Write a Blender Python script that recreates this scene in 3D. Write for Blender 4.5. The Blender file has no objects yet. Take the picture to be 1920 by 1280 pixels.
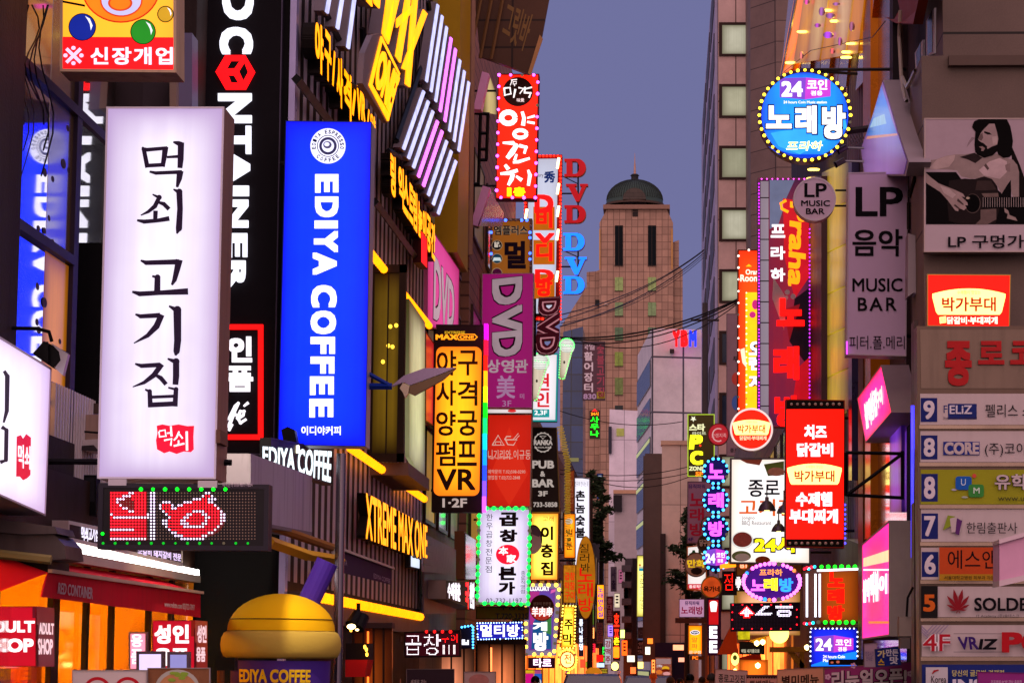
import bpy, bmesh, math, random
from mathutils import Vector, Matrix
SC = bpy.context.scene
COL = SC.collection
rnd = random.Random(7)
rad = math.radians

# ------------------------------------------------------------------ camera
W, HH, F = 1920.0, 1280.0, 4800.0            # picture size and focal length in pixels
VPX, VPY, CAMH, ROLL = 1240.0, 1240.0, 2.0, 0.0095
d_ = Vector(((VPX - W / 2) / F, (HH / 2 - VPY) / F, -1)).normalized()
_k = -(ROLL * d_.x + d_.y) / d_.z
z_ = Vector((ROLL, 1, _k)).normalized()
x_ = d_.cross(z_)
ROT = Matrix((x_, d_, z_))
CAM = Vector((0, 0, CAMH))
cd = bpy.data.cameras.new('camera')
cam = bpy.data.objects.new('camera', cd)
COL.objects.link(cam)
cam.matrix_world = Matrix.Translation(CAM) @ ROT.to_4x4()
cd.sensor_width = 36
cd.lens = F / W * 36
cd.clip_start = 0.1
cd.clip_end = 3000
SC.camera = cam

# ------------------------------------------------------------------ dusk sky, afterglow, exposure
SKY_AZ = 200.0                                # the sun has just gone down behind the camera
w = bpy.data.worlds.new('World')
SC.world = w
w.use_nodes = True
nt = w.node_tree
nt.nodes.clear()
wo = nt.nodes.new('ShaderNodeOutputWorld')
bg = nt.nodes.new('ShaderNodeBackground')
sky = nt.nodes.new('ShaderNodeTexSky')
sky.sky_type = 'NISHITA'
sky.sun_disc = False
sky.sun_elevation = rad(-3.0)
sky.sun_rotation = rad(SKY_AZ)
sky.air_density = 1.6
sky.dust_density = 2.0
sky.ozone_density = 3.0
tc = nt.nodes.new('ShaderNodeTexCoord')
dot = nt.nodes.new('ShaderNodeVectorMath')
dot.operation = 'DOT_PRODUCT'
glow_dir = Vector((-0.15, -1, 0.25)).normalized()
dot.inputs[1].default_value = glow_dir
ramp = nt.nodes.new('ShaderNodeValToRGB')
mr = nt.nodes.new('ShaderNodeMapRange')
mr.inputs['From Min'].default_value = -1
mr.inputs['From Max'].default_value = 1
nt.links.new(tc.outputs['Generated'], dot.inputs[0])
nt.links.new(dot.outputs['Value'], mr.inputs['Value'])
nt.links.new(mr.outputs['Result'], ramp.inputs['Fac'])
cr = ramp.color_ramp
cr.elements[0].position = 0.0
cr.elements[0].color = (0.168, 0.172, 0.355, 1)
cr.elements[1].position = 1.0
cr.elements[1].color = (1.55, 0.97, 1.04, 1)
e = cr.elements.new(0.22); e.color = (0.142, 0.156, 0.330, 1)
e = cr.elements.new(0.46); e.color = (0.46, 0.35, 0.47, 1)
e = cr.elements.new(0.74); e.color = (0.92, 0.64, 0.76, 1)
addn = nt.nodes.new('ShaderNodeMix')
addn.data_type = 'RGBA'
addn.blend_type = 'ADD'
addn.inputs['Factor'].default_value = 0.05
nt.links.new(ramp.outputs['Color'], addn.inputs[6])
nt.links.new(sky.outputs['Color'], addn.inputs[7])
nt.links.new(addn.outputs[2], bg.inputs['Color'])
bg.inputs['Strength'].default_value = 1.0
nt.links.new(bg.outputs['Background'], wo.inputs['Surface'])
sl = bpy.data.lights.new('sun', 'SUN')
sl.energy = 0.3
sl.angle = rad(30)
sl.color = (1, 0.78, 0.62)
so = bpy.data.objects.new('sun', sl)
COL.objects.link(so)
so.rotation_euler = (-glow_dir).to_track_quat('-Z', 'Y').to_euler()
SC.view_settings.view_transform = 'Standard'
SC.view_settings.look = 'None'
SC.view_settings.exposure = 0
SC.view_settings.gamma = 1
SC.render.engine = 'CYCLES'
SC.cycles.use_denoising = True
SC.cycles.max_bounces = 5
SC.cycles.transparent_max_bounces = 8
SC.cycles.sample_clamp_indirect = 3.0
SC.cycles.caustics_reflective = False
SC.cycles.caustics_refractive = False

# ------------------------------------------------------------------ planes seen through the camera
class Pl:
    def __init__(s, o, n):
        s.o, s.n = Vector(o), Vector(n).normalized()
    def __call__(s, x, y, off=0.0):
        r = ROT @ Vector(((x - W / 2) / F, (HH / 2 - y) / F, -1))
        t = (s.o - CAM).dot(s.n) / r.dot(s.n)
        return CAM + r * t + s.n * off
def Y(D): return Pl((0, D, 0), (0, -1, 0))
def XL_(x): return Pl((x, 0, 0), (1, 0, 0))
def XR_(x): return Pl((x, 0, 0), (-1, 0, 0))
XA, XL, XR, DB = -4.3, -3.5, 2.7, 23.6

# ------------------------------------------------------------------ materials
def lin(h, k=1.0):
    if isinstance(h, str):
        h = [int(h[i:i + 2], 16) / 255 for i in (0, 2, 4)]
        h = [c / 12.92 if c <= 0.04045 else ((c + 0.055) / 1.055) ** 2.4 for c in h]
    return (h[0] * k, h[1] * k, h[2] * k, 1)
_M = {}
def _new(name):
    m = bpy.data.materials.new(name)
    m.use_nodes = True
    n = m.node_tree.nodes
    return m, n, m.node_tree.links, n['Principled BSDF']
def _noise(n, l, coord, scale, detail=3, rough=0.6):
    t = n.new('ShaderNodeTexCoord')
    x = n.new('ShaderNodeTexNoise')
    x.inputs['Scale'].default_value = scale
    x.inputs['Detail'].default_value = detail
    x.inputs['Roughness'].default_value = rough
    l.new(t.outputs[coord], x.inputs['Vector'])
    return x
def _math(n, l, op, a, b=None, clamp=False):
    m = n.new('ShaderNodeMath')
    m.operation = op
    m.use_clamp = clamp
    for i, v in enumerate((a, b)):
        if v is None: continue
        if isinstance(v, (int, float)): m.inputs[i].default_value = v
        else: l.new(v, m.inputs[i])
    return m.outputs[0]
def P(h, rough=0.55, metal=0.0, var=0.25, scale=2.5, bump=0.0, spec=0.1, grime=0.0):
    """painted, printed or bare surface with mottling, streaks and slight relief"""
    key = ('P', h, rough, metal, var, scale, bump, spec, grime)
    if key in _M: return _M[key]
    m, n, l, b = _new('surface_' + str(h))
    nz = _noise(n, l, 'Object', scale, 6, 0.65)
    mx = n.new('ShaderNodeMix'); mx.data_type = 'RGBA'
    mx.inputs[6].default_value = lin(h, 1 - var)
    mx.inputs[7].default_value = lin(h, 1 + var * 0.6)
    l.new(nz.outputs['Fac'], mx.inputs['Factor'])
    out = mx.outputs[2]
    if grime:
        t = n.new('ShaderNodeTexCoord')
        mp = n.new('ShaderNodeMapping'); mp.inputs['Scale'].default_value = (9, 9, 0.7)
        g = n.new('ShaderNodeTexNoise'); g.inputs['Scale'].default_value = 1.0; g.inputs['Detail'].default_value = 5
        l.new(t.outputs['Object'], mp.inputs['Vector']); l.new(mp.outputs[0], g.inputs['Vector'])
        r = n.new('ShaderNodeMapRange'); r.inputs['From Min'].default_value = 0.5; r.inputs['From Max'].default_value = 0.75
        r.inputs['To Max'].default_value = grime
        l.new(g.outputs['Fac'], r.inputs['Value'])
        m2 = n.new('ShaderNodeMix'); m2.data_type = 'RGBA'
        l.new(r.outputs[0], m2.inputs['Factor']); l.new(out, m2.inputs[6])
        m2.inputs[7].default_value = lin(h, 0.35)
        out = m2.outputs[2]
    l.new(out, b.inputs['Base Color'])
    b.inputs['Metallic'].default_value = metal
    b.inputs['Specular IOR Level'].default_value = spec
    rr = n.new('ShaderNodeMapRange')
    rr.inputs['To Min'].default_value = max(0.02, rough - 0.12); rr.inputs['To Max'].default_value = min(1, rough + 0.12)
    l.new(nz.outputs['Fac'], rr.inputs['Value']); l.new(rr.outputs[0], b.inputs['Roughness'])
    if bump:
        n2 = _noise(n, l, 'Object', scale * 14, 3)
        bp = n.new('ShaderNodeBump'); bp.inputs['Strength'].default_value = bump; bp.inputs['Distance'].default_value = 0.02
        l.new(n2.outputs['Fac'], bp.inputs['Height']); l.new(bp.outputs[0], b.inputs['Normal'])
    _M[key] = m
    return m
def hot(h, s, k):
    """real lamps are far brighter than the picture can show: channels at the top of the range go beyond it"""
    c = [v * s for v in lin(h)[:3]]
    if min(lin(h)[:3]) > 0.5: k = min(k, 1.2)
    c = [v * k if v >= 0.8 else v for v in c]
    t = max(max(c), 1e-4)
    return (c[0] / t, c[1] / t, c[2] / t, 1), t
def E(h, s=1.0, var=0.1, scale=4.0, k=2.2):
    """something that gives off light: lettering, lamps, tubes"""
    key = ('E', h, s, var, scale, k)
    if key in _M: return _M[key]
    m, n, l, b = _new('lit_' + str(h))
    b.inputs['Base Color'].default_value = lin(h, 0.1)
    b.inputs['Specular IOR Level'].default_value = 0.1
    b.inputs['Roughness'].default_value = 0.35
    ec, s = hot(h, s, k)
    b.inputs['Emission Color'].default_value = ec
    nz = _noise(n, l, 'Object', scale, 2)
    r = n.new('ShaderNodeMapRange')
    r.inputs['From Min'].default_value = 0.3; r.inputs['From Max'].default_value = 0.7
    r.inputs['To Min'].default_value = s * (1 - var); r.inputs['To Max'].default_value = s * (1 + var)
    l.new(nz.outputs['Fac'], r.inputs['Value']); l.new(r.outputs[0], b.inputs['Emission Strength'])
    m.cycles.emission_sampling = 'AUTO'
    _M[key] = m
    return m
def BL(h, s=1.0, edge=0.6, h2=None, ax=0, tubes=0, power=3.0):
    """translucent face of a lightbox: brighter over the tubes inside, dimmer at its edges; h2 = colour towards the edges"""
    key = ('BL', h, s, edge, h2, ax, tubes, power)
    if key in _M: return _M[key]
    m, n, l, b = _new('lightbox_' + str(h))
    t = n.new('ShaderNodeTexCoord')
    sx = n.new('ShaderNodeSeparateXYZ')
    l.new(t.outputs['Generated'], sx.inputs[0])
    def fall(o, pw):
        a = _math(n, l, 'MULTIPLY_ADD', o, 2.0); a.node.inputs[2].default_value = -1
        a = _math(n, l, 'ABSOLUTE', a)
        a = _math(n, l, 'POWER', a, pw)
        return _math(n, l, 'SUBTRACT', 1.0, a)
    u, v = sx.outputs[ax], sx.outputs[2]
    f = _math(n, l, 'MULTIPLY', fall(u, power), fall(v, power * 2))
    if tubes:
        c = _math(n, l, 'MULTIPLY', u, tubes * 2 * math.pi)
        c = _math(n, l, 'COSINE', c)
        c = _math(n, l, 'MULTIPLY_ADD', c, -0.16); c.node.inputs[2].default_value = 0.84
        f = _math(n, l, 'MULTIPLY', f, c)
    nz = _noise(n, l, 'Object', 1.6, 3)
    q = n.new('ShaderNodeMapRange'); q.inputs['From Min'].default_value = 0.3; q.inputs['From Max'].default_value = 0.7
    q.inputs['To Min'].default_value = 0.82; q.inputs['To Max'].default_value = 1.05
    l.new(nz.outputs['Fac'], q.inputs['Value'])
    f = _math(n, l, 'MULTIPLY', f, q.outputs[0], True)
    mp = n.new('ShaderNodeMapping'); mp.inputs['Scale'].default_value = (16, 16, 0.22)
    sn = n.new('ShaderNodeTexNoise'); sn.inputs['Scale'].default_value = 1.0; sn.inputs['Detail'].default_value = 4
    l.new(t.outputs['Object'], mp.inputs['Vector']); l.new(mp.outputs[0], sn.inputs['Vector'])
    sr = n.new('ShaderNodeMapRange'); sr.inputs['From Min'].default_value = 0.3; sr.inputs['From Max'].default_value = 0.7
    sr.inputs['To Min'].default_value = 0.86; sr.inputs['To Max'].default_value = 1.04
    l.new(sn.outputs['Fac'], sr.inputs['Value'])
    f = _math(n, l, 'MULTIPLY', f, sr.outputs[0], True)
    mx = n.new('ShaderNodeMix'); mx.data_type = 'RGBA'
    white = min(lin(h)[:3]) > .55
    e1, s1 = hot(h, s, 1.0 if white else 1.9); e0, s0 = hot(h2 or h, s, 1.0 if white else 1.9)
    mx.inputs[6].default_value = tuple(v * s0 / s1 for v in e0[:3]) + (1,); mx.inputs[7].default_value = e1; s = s1
    l.new(f, mx.inputs['Factor']); l.new(mx.outputs[2], b.inputs['Emission Color'])
    r = n.new('ShaderNodeMapRange'); r.inputs['To Min'].default_value = s * edge; r.inputs['To Max'].default_value = s
    l.new(f, r.inputs['Value']); l.new(r.outputs[0], b.inputs['Emission Strength'])
    b.inputs['Base Color'].default_value = lin(h, 0.1)
    b.inputs['Specular IOR Level'].default_value = 0.12
    b.inputs['Roughness'].default_value = 0.3
    _M[key] = m
    return m
def TILE(h, mort, tw, th, ax=0, off=0.0, rough=0.6, msize=0.02, var=0.1, metal=0.0):
    """panels with joints between them"""
    key = ('T', h, mort, tw, th, ax, off, rough, msize, var, metal)
    if key in _M: return _M[key]
    m, n, l, b = _new('panels_' + str(h))
    t = n.new('ShaderNodeTexCoord'); sx = n.new('ShaderNodeSeparateXYZ'); cx = n.new('ShaderNodeCombineXYZ')
    l.new(t.outputs['Object'], sx.inputs[0])
    l.new(sx.outputs[ax], cx.inputs[0]); l.new(sx.outputs[2], cx.inputs[1])
    br = n.new('ShaderNodeTexBrick')
    br.offset = off
    br.inputs['Scale'].default_value = 1
    br.inputs['Brick Width'].default_value = tw; br.inputs['Row Height'].default_value = th
    br.inputs['Mortar Size'].default_value = msize
    br.inputs['Color1'].default_value = lin(h, 1 - var); br.inputs['Color2'].default_value = lin(h, 1 + var)
    br.inputs['Mortar'].default_value = lin(mort)
    l.new(cx.outputs[0], br.inputs['Vector'])
    nz = _noise(n, l, 'Object', 0.6, 6, 0.7)
    n3 = _noise(n, l, 'Object', 60, 2, 0.7)
    s2 = _math(n, l, 'MULTIPLY_ADD', n3.outputs['Fac'], 0.35); s2.node.inputs[2].default_value = 0.3
    s1 = _math(n, l, 'MULTIPLY_ADD', nz.outputs['Fac'], 0.7); l.new(s2, s1.node.inputs[2])
    mx = n.new('ShaderNodeMix'); mx.data_type = 'RGBA'; mx.blend_type = 'MULTIPLY'; mx.inputs['Factor'].default_value = 1
    l.new(br.outputs['Color'], mx.inputs[6]); l.new(s1, mx.inputs[7])
    l.new(mx.outputs[2], b.inputs['Base Color'])
    b.inputs['Roughness'].default_value = rough
    b.inputs['Specular IOR Level'].default_value = 0.25
    b.inputs['Metallic'].default_value = metal
    _M[key] = m
    return m
def MIRROR(h, rough=0.04, mix=0.6, seethru=0.0):
    """window glass at a grazing angle: a strong reflection over a dark or see-through pane"""
    key = ('G', h, rough, mix, seethru)
    if key in _M: return _M[key]
    m, n, l, b = _new('glass_' + str(h))
    o = n['Material Output']
    g = n.new('ShaderNodeBsdfGlossy'); g.inputs['Roughness'].default_value = rough
    g.inputs['Color'].default_value = (0.95, 0.93, 0.95, 1)
    b.inputs['Base Color'].default_value = lin(h)
    b.inputs['Roughness'].default_value = 0.25
    base = b.outputs[0]
    if seethru:
        tr = n.new('ShaderNodeBsdfTransparent'); tr.inputs['Color'].default_value = (0.9, 0.9, 0.9, 1)
        m0 = n.new('ShaderNodeMixShader'); m0.inputs[0].default_value = seethru
        l.new(base, m0.inputs[1]); l.new(tr.outputs[0], m0.inputs[2]); base = m0.outputs[0]
    nz = _noise(n, l, 'Object', 0.9, 2)
    bp = n.new('ShaderNodeBump'); bp.inputs['Strength'].default_value = 0.012; bp.inputs['Distance'].default_value = 0.1
    l.new(nz.outputs['Fac'], bp.inputs['Height']); l.new(bp.outputs[0], g.inputs['Normal'])
    ms = n.new('ShaderNodeMixShader'); ms.inputs[0].default_value = mix
    l.new(base, ms.inputs[1]); l.new(g.outputs[0], ms.inputs[2]); l.new(ms.outputs[0], o.inputs['Surface'])
    _M[key] = m
    return m
DARK = P('121014', 0.5, spec=.15)
BLACKM = P('0a090b', 0.45, spec=.15)
STEEL = P('8b8890', 0.4, 0.7)
PALE = P('b9b2b4', 0.5, grime=0.4)
BROWNM = P('5a3f30', 0.6)
WHITE = E('fff6ff', 1.25)
TIRED = E('a08a70', .35)
INK = P('100d12', 0.6, var=0.1, spec=.05)

# ------------------------------------------------------------------ mesh building
class MB:
    def __init__(s):
        s.v, s.f, s.mi, s.m = [], [], [], 0
    def face(s, pts):
        i = len(s.v)
        s.v += [Vector(p) for p in pts]
        s.f.append(tuple(range(i, i + len(pts)))); s.mi.append(s.m)
        return s
    def prism(s, pts, n, t0, t1, back=True):
        a = [Vector(p) + n * t0 for p in pts]; b = [Vector(p) + n * t1 for p in pts]
        s.face(b)
        if abs(t1 - t0) > 1e-6:
            if back: s.face(a[::-1])
            k = len(pts)
            for i in range(k):
                j = (i + 1) % k
                s.face((a[i], a[j], b[j], b[i]))
        return s
    def poly(s, pl, pts, t0, t1=None):
        if t1 is None: t1 = t0
        return s.prism([pl(x, y) for x, y in rq(pts)], pl.n, t0, t1)
    def box(s, a, b):
        x0, y0, z0 = a; x1, y1, z1 = b
        p = [(x0, y0), (x1, y0), (x1, y1), (x0, y1)]
        return s.prism([Vector((x, y, 0)) for x, y in p], Vector((0, 0, 1)), z0, z1)
    def bar(s, p, q, r, n=6, r2=None):
        p, q = Vector(p), Vector(q)
        d = (q - p).normalized()
        u = d.orthogonal().normalized(); v = d.cross(u)
        r2 = r if r2 is None else r2
        a = [p + (u * math.cos(2 * math.pi * i / n + .785) + v * math.sin(2 * math.pi * i / n + .785)) * r for i in range(n)]
        b = [q + (u * math.cos(2 * math.pi * i / n + .785) + v * math.sin(2 * math.pi * i / n + .785)) * r2 for i in range(n)]
        s.face(a[::-1]); s.face(b)
        for i in range(n):
            j = (i + 1) % n
            s.face((a[i], a[j], b[j], b[i]))
        return s
    def tube(s, pts, r, n=5):
        pts = [Vector(p) for p in pts]
        i0 = len(s.v); u = None
        for k, p in enumerate(pts):
            d = (pts[min(k + 1, len(pts) - 1)] - pts[max(k - 1, 0)]).normalized()
            if u is None: u = d.orthogonal().normalized()
            u = (u - d * u.dot(d)).normalized(); v = d.cross(u)
            s.v += [p + (u * math.cos(6.2832 * i / n) + v * math.sin(6.2832 * i / n)) * r for i in range(n)]
        for k in range(len(pts) - 1):
            for i in range(n):
                j = (i + 1) % n; a = i0 + k * n
                s.f.append((a + i, a + j, a + n + j, a + n + i)); s.mi.append(s.m)
        return s
    def ribbon(s, pl, st, t0, t1, conv=None):
        """one brush stroke: points (x, y, width)"""
        if conv: st = [(*conv(x, y), wd * conv.k) for x, y, wd in st]
        L, R = [], []
        k = len(st)
        for i, (x, y, wd) in enumerate(st):
            a = st[max(i - 1, 0)]; b = st[min(i + 1, k - 1)]
            dx, dy = b[0] - a[0], b[1] - a[1]
            q = math.hypot(dx, dy) or 1
            nx, ny = -dy / q * wd / 2, dx / q * wd / 2
            L.append((x + nx, y + ny)); R.append((x - nx, y - ny))
        for i in range(k - 1):
            s.poly(pl, [L[i], L[i + 1], R[i + 1], R[i]], t0, t1 + i * 2e-4)
        for i in range(1, k - 1):
            x, y, wd = st[i]
            s.poly(pl, ell(x, y, wd / 2, wd / 2, 10), t0, t1 + 1e-4 * (i + 0.5))
        return s
    def lathe(s, c, prof, n=24, axis=Vector((0, 0, 1))):
        i0 = len(s.v); u = axis.orthogonal().normalized(); v = axis.cross(u)
        for r, z in prof:
            s.v += [Vector(c) + axis * z + (u * math.cos(6.28318 * i / n) + v * math.sin(6.28318 * i / n)) * r for i in range(n)]
        for k in range(len(prof) - 1):
            for i in range(n):
                j = (i + 1) % n; a = i0 + k * n
                s.f.append((a + i, a + j, a + n + j, a + n + i)); s.mi.append(s.m)
        return s
def ell(cx, cy, rx, ry, n=32, a0=0.0):
    return [(cx + rx * math.cos(a0 + 2 * math.pi * i / n), cy + ry * math.sin(a0 + 2 * math.pi * i / n)) for i in range(n)]
def rq(r):
    if len(r) == 4 and not isinstance(r[0], (tuple, list)):
        x0, y0, x1, y1 = r
        return [(x0, y0), (x1, y0), (x1, y1), (x0, y1)]
    return list(r)
_used = {}
def setp(o, label=None, cat=None, group=None, kind=None):
    for k, v in (('label', label), ('category', cat), ('group', group), ('kind', kind)):
        if v: o[k] = v
    return o
def mesh_of(mb, mats, origin, smooth=False):
    me = bpy.data.meshes.new('mesh')
    me.from_pydata([v - origin for v in mb.v], [], mb.f)
    for m in mats if isinstance(mats, (list, tuple)) else [mats]: me.materials.append(m)
    if any(mb.mi): me.polygons.foreach_set('material_index', mb.mi)
    if smooth: me.polygons.foreach_set('use_smooth', [True] * len(mb.f))
    me.update()
    return me
_fs = bpy.data.scenes.new('lettering_source')     # scratch scene for shaping letters, removed at the end
_fc = bpy.data.curves.new('lettering_source', 'FONT')
_fo = bpy.data.objects.new('lettering_source', _fc)
_fs.collection.objects.link(_fo)
_fc.resolution_u = 3; _fc.space_line = 0.95; _fc.align_x = 'CENTER'
_tc = {}
def glyphs(t, wt, ext, sp=1.0):
    k = (t, wt, ext, sp)
    if k not in _tc:
        _fc.body = t; _fc.extrude = 0.05 if ext else 0; _fc.space_character = sp
        vl = _fs.view_layers[0]; vl.update()
        ev = _fo.evaluated_get(vl.depsgraph)
        me = bpy.data.meshes.new_from_object(ev)
        vs = [v.co.copy() for v in me.vertices]; fs = [tuple(p.vertices) for p in me.polygons]
        bpy.data.meshes.remove(me)
        if wt > 0.004:
            b0, f0 = vs, fs; vs, fs = [], []
            for dx, dy in ((-1, -1), (-1, 1), (1, -1), (1, 1), (0, 1), (0, -1), (1, 0), (-1, 0), (0, 0)):
                o = len(vs); d = Vector((dx * wt * .9, dy * wt * .9, 0))
                vs += [v + d for v in b0]; fs += [tuple(o + j for j in f) for f in f0]
        x0 = min(v.x for v in vs); x1 = max(v.x for v in vs); y0 = min(v.y for v in vs); y1 = max(v.y for v in vs)
        _tc[k] = ([((v.x - x0) / (x1 - x0), (v.y - y0) / (y1 - y0), (v.z + 0.05) / 0.1 if ext else 0) for v in vs], fs, max(1, len(vs) // (1 if wt <= .004 else 9)))
    return _tc[k]
def text(mb, pl, t, q, off, th, wt=0.02, rot=0, sp=1.0, flip=False, skew=0.0):
    """lettering t filling the picture quad q (tl, tr, br, bl) on plane pl"""
    q = rq(q)
    tl, tr, br, bl = [pl(x, y) for x, y in q]
    if rot == 90: a, b, c, d = tl, bl, br, tr          # runs downwards
    elif rot == -90: a, b, c, d = br, tr, tl, bl       # runs upwards
    else: a, b, c, d = bl, br, tr, tl
    vs, fs, nv = glyphs(t, wt, th > 0.003, sp)
    i = len(mb.v); jj = 0
    for u, v, z in vs:
        lift = 2e-4 * (jj // nv); jj += 1
        u = u + skew * (v - 0.5)
        if flip: u = 1 - u
        mb.v.append((a * (1 - u) + b * u) * (1 - v) + (d * (1 - u) + c * u) * v + pl.n * (off + z * th + lift))
    mb.f += [tuple(i + j for j in f) for f in fs]; mb.mi += [mb.m] * len(fs)
    return mb
_bm = bmesh.new(); bmesh.ops.create_icosphere(_bm, subdivisions=2, radius=1)
_ICO = ([v.co.copy() for v in _bm.verts], [tuple(v.index for v in f.verts) for f in _bm.faces]); _bm.free()
_bulbs = {}
def bulb_mesh(mat):
    if mat.name not in _bulbs:
        me = bpy.data.meshes.new('bulb'); me.from_pydata(_ICO[0], [], _ICO[1]); me.materials.append(mat)
        me.polygons.foreach_set('use_smooth', [True] * len(_ICO[1]))
        _bulbs[mat.name] = me
    return _bulbs[mat.name]

class T:
    """a thing: an Empty at its base that parents its parts"""
    def __init__(s, name, label, cat, loc, group=None, kind=None):
        s.o = bpy.data.objects.new(name, None); s.o.empty_display_size = 0.1
        COL.objects.link(s.o); s.loc = Vector(loc); s.o.location = s.loc
        setp(s.o, label, cat, group, kind)
        s.lay = 0.008
    def part(s, name, mb, mats, parent=None, kind=None, label=None, smooth=False):
        if not mb.f: return None
        o = bpy.data.objects.new(name, mesh_of(mb, mats, s.loc, smooth)); COL.objects.link(o)
        o.parent = parent or s.o
        setp(o, label, None, None, kind)
        return o
    def up(s, k=0.0026):
        s.lay += k
        return s.lay
    # ---- lettering and drawings on the face
    def txt(s, t, q, mat, wt=0.02, rot=0, th=0.0, sp=1.0, name='lettering', flip=False, off=None, pl=None, skew=0.0):
        mb = MB(); text(mb, pl or s.pl, t, q, s.up() if off is None else off, th, wt, rot, sp, flip, skew)
        return s.part(name, mb, mat)
    def vtx(s, t, r, mat, wt=0.02, gap=0.14, th=0.0, name='lettering', pl=None, rot=0):
        mb = MB(); x0, y0, x1, y1 = r[:4]; k = len(t); h = (y1 - y0) / k; dx = (r[4] - x0) if len(r) > 4 else 0
        o = s.up()
        for i, c in enumerate(t):
            if c == ' ': continue
            sx = dx * i / max(1, k - 1)
            text(mb, pl or s.pl, c, (x0 + sx, y0 + h * (i + gap / 2), x1 + sx, y0 + h * (i + 1 - gap / 2)), o, th, wt, rot)
        return s.part(name, mb, mat)
    def art(s, shapes, name='print', th=0.0, pl=None, step=0.0005):
        mb = MB(); mats = []
        for pts, m in shapes:
            if m not in mats: mats.append(m)
            mb.m = mats.index(m); o = s.up(step)
            mb.poly(pl or s.pl, rq(pts), o - th, o)
        return s.part(name, mb, mats)
    def brush(s, strokes, mat, conv=None, th=0.0, name='lettering', pl=None):
        mb = MB()
        for st in strokes:
            o = s.up(0.0012); mb.ribbon(pl or s.pl, st, o - th, o, conv)
        return s.part(name, mb, mat)
    def bulbs(s, pts, mat, r, off=None, pl=None, name='bulb'):
        me0, tired = bulb_mesh(mat), bulb_mesh(TIRED)
        for x, y in pts:
            me = tired if len(pts) > 9 and rnd.random() < .06 else me0
            o = bpy.data.objects.new(name, me); COL.objects.link(o); o.parent = s.o
            o.location = (pl or s.pl)(x, y, s.lay + r * 0.4 if off is None else off) - s.loc
            q = r * rnd.uniform(.88, 1.1); o.scale = (q, q, q)
    def arms(s, xw, ys, x=None, r=0.02, mat=None, back=0.06):
        for y in ys:
            a = s.pl(s.xe if x is None else x, y, -back); s.part('bracket', MB().bar(a, (xw, a.y, a.z), r, 4), mat or DARK)
def along(q, n):
    """n points spread evenly around the closed outline q"""
    q = rq(q); L = [math.dist(q[i], q[(i + 1) % len(q)]) for i in range(len(q))]
    tot = sum(L); out = []
    for k in range(n):
        d = tot * k / n; i = 0
        while d > L[i]: d -= L[i]; i += 1
        a, b = q[i], q[(i + 1) % len(q)]; t = d / L[i]
        out.append((a[0] + (b[0] - a[0]) * t, a[1] + (b[1] - a[1]) * t))
    return out
class Sign(T):
    def __init__(s, name, label, pl, q, depth, face, casing=None, rim=0.025, cat='sign', group=None, frame=None, wall=None, fth=0.014):
        q = rq(q); s.q = q; s.pl = pl
        cx = sum(p[0] for p in q) / len(q); yb = max(p[1] for p in q)
        super().__init__(name, label, cat, pl(cx, yb, -depth / 2), group)
        casing = casing or DARK
        p3 = [pl(x, y) for x, y in q]
        s.part('casing', MB().prism(p3, pl.n, -depth, 0), casing)
        if len(q) == 4:
            tl, tr, br, bl = p3
            fu = rim / (tr - tl).length; fv = rim / (bl - tl).length
            g = lambda u, v: (tl * (1 - u) + tr * u) * (1 - v) + (bl * (1 - u) + br * u) * v
            p2 = [g(fu, fv), g(1 - fu, fv), g(1 - fu, 1 - fv), g(fu, 1 - fv)]
        else:
            c = sum(p3, Vector()) / len(p3); R = max((p - c).length for p in p3)
            p2 = [c + (p - c) * (1 - rim / R) for p in p3]
        s.part('panel', MB().prism(p2, pl.n, 0.002, 0.006), face)
        mb = MB(); n = pl.n
        for i in range(len(p3)):
            j = (i + 1) % len(p3)
            a, b, c, d = p3[i], p3[j], p2[j], p2[i]
            for t, quad in ((fth, (a, b, c, d)),): mb.face([k + n * t for k in quad])
            mb.face([a + n * 0.0005, b + n * 0.0005, b + n * fth, a + n * fth]); mb.face([d + n * 0.0065, c + n * 0.0065, c + n * fth, d + n * fth])
        s.part('frame', mb, frame or casing)
        s.xe = min(p[0] for p in q) if cx < VPX else max(p[0] for p in q)
        if wall is not None:
            ys = [p[1] for p in q]
            s.arms(wall, [min(ys) + (max(ys) - min(ys)) * t for t in (0.12, 0.88)], back=depth / 2)
# ================================================================== ground
def structure(name, mb, mat):
    o = bpy.data.objects.new(name, mesh_of(mb, mat, Vector((0, 0, 0)))); COL.objects.link(o)
    o['kind'] = 'structure'
    return o
structure('ground', MB().face([(-400, -60, -0.02), (400, -60, -0.02), (400, 900, -0.02), (-400, 900, -0.02)]), P('4a4648', 0.7, var=0.2))
structure('street', MB().face([(-3.6, -40, 0), (2.9, -40, 0), (2.9, 420, 0), (-3.6, 420, 0)]), TILE('3c393c', '29272a', 0.6, 0.6, 0, 0.5, 0.45))

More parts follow.
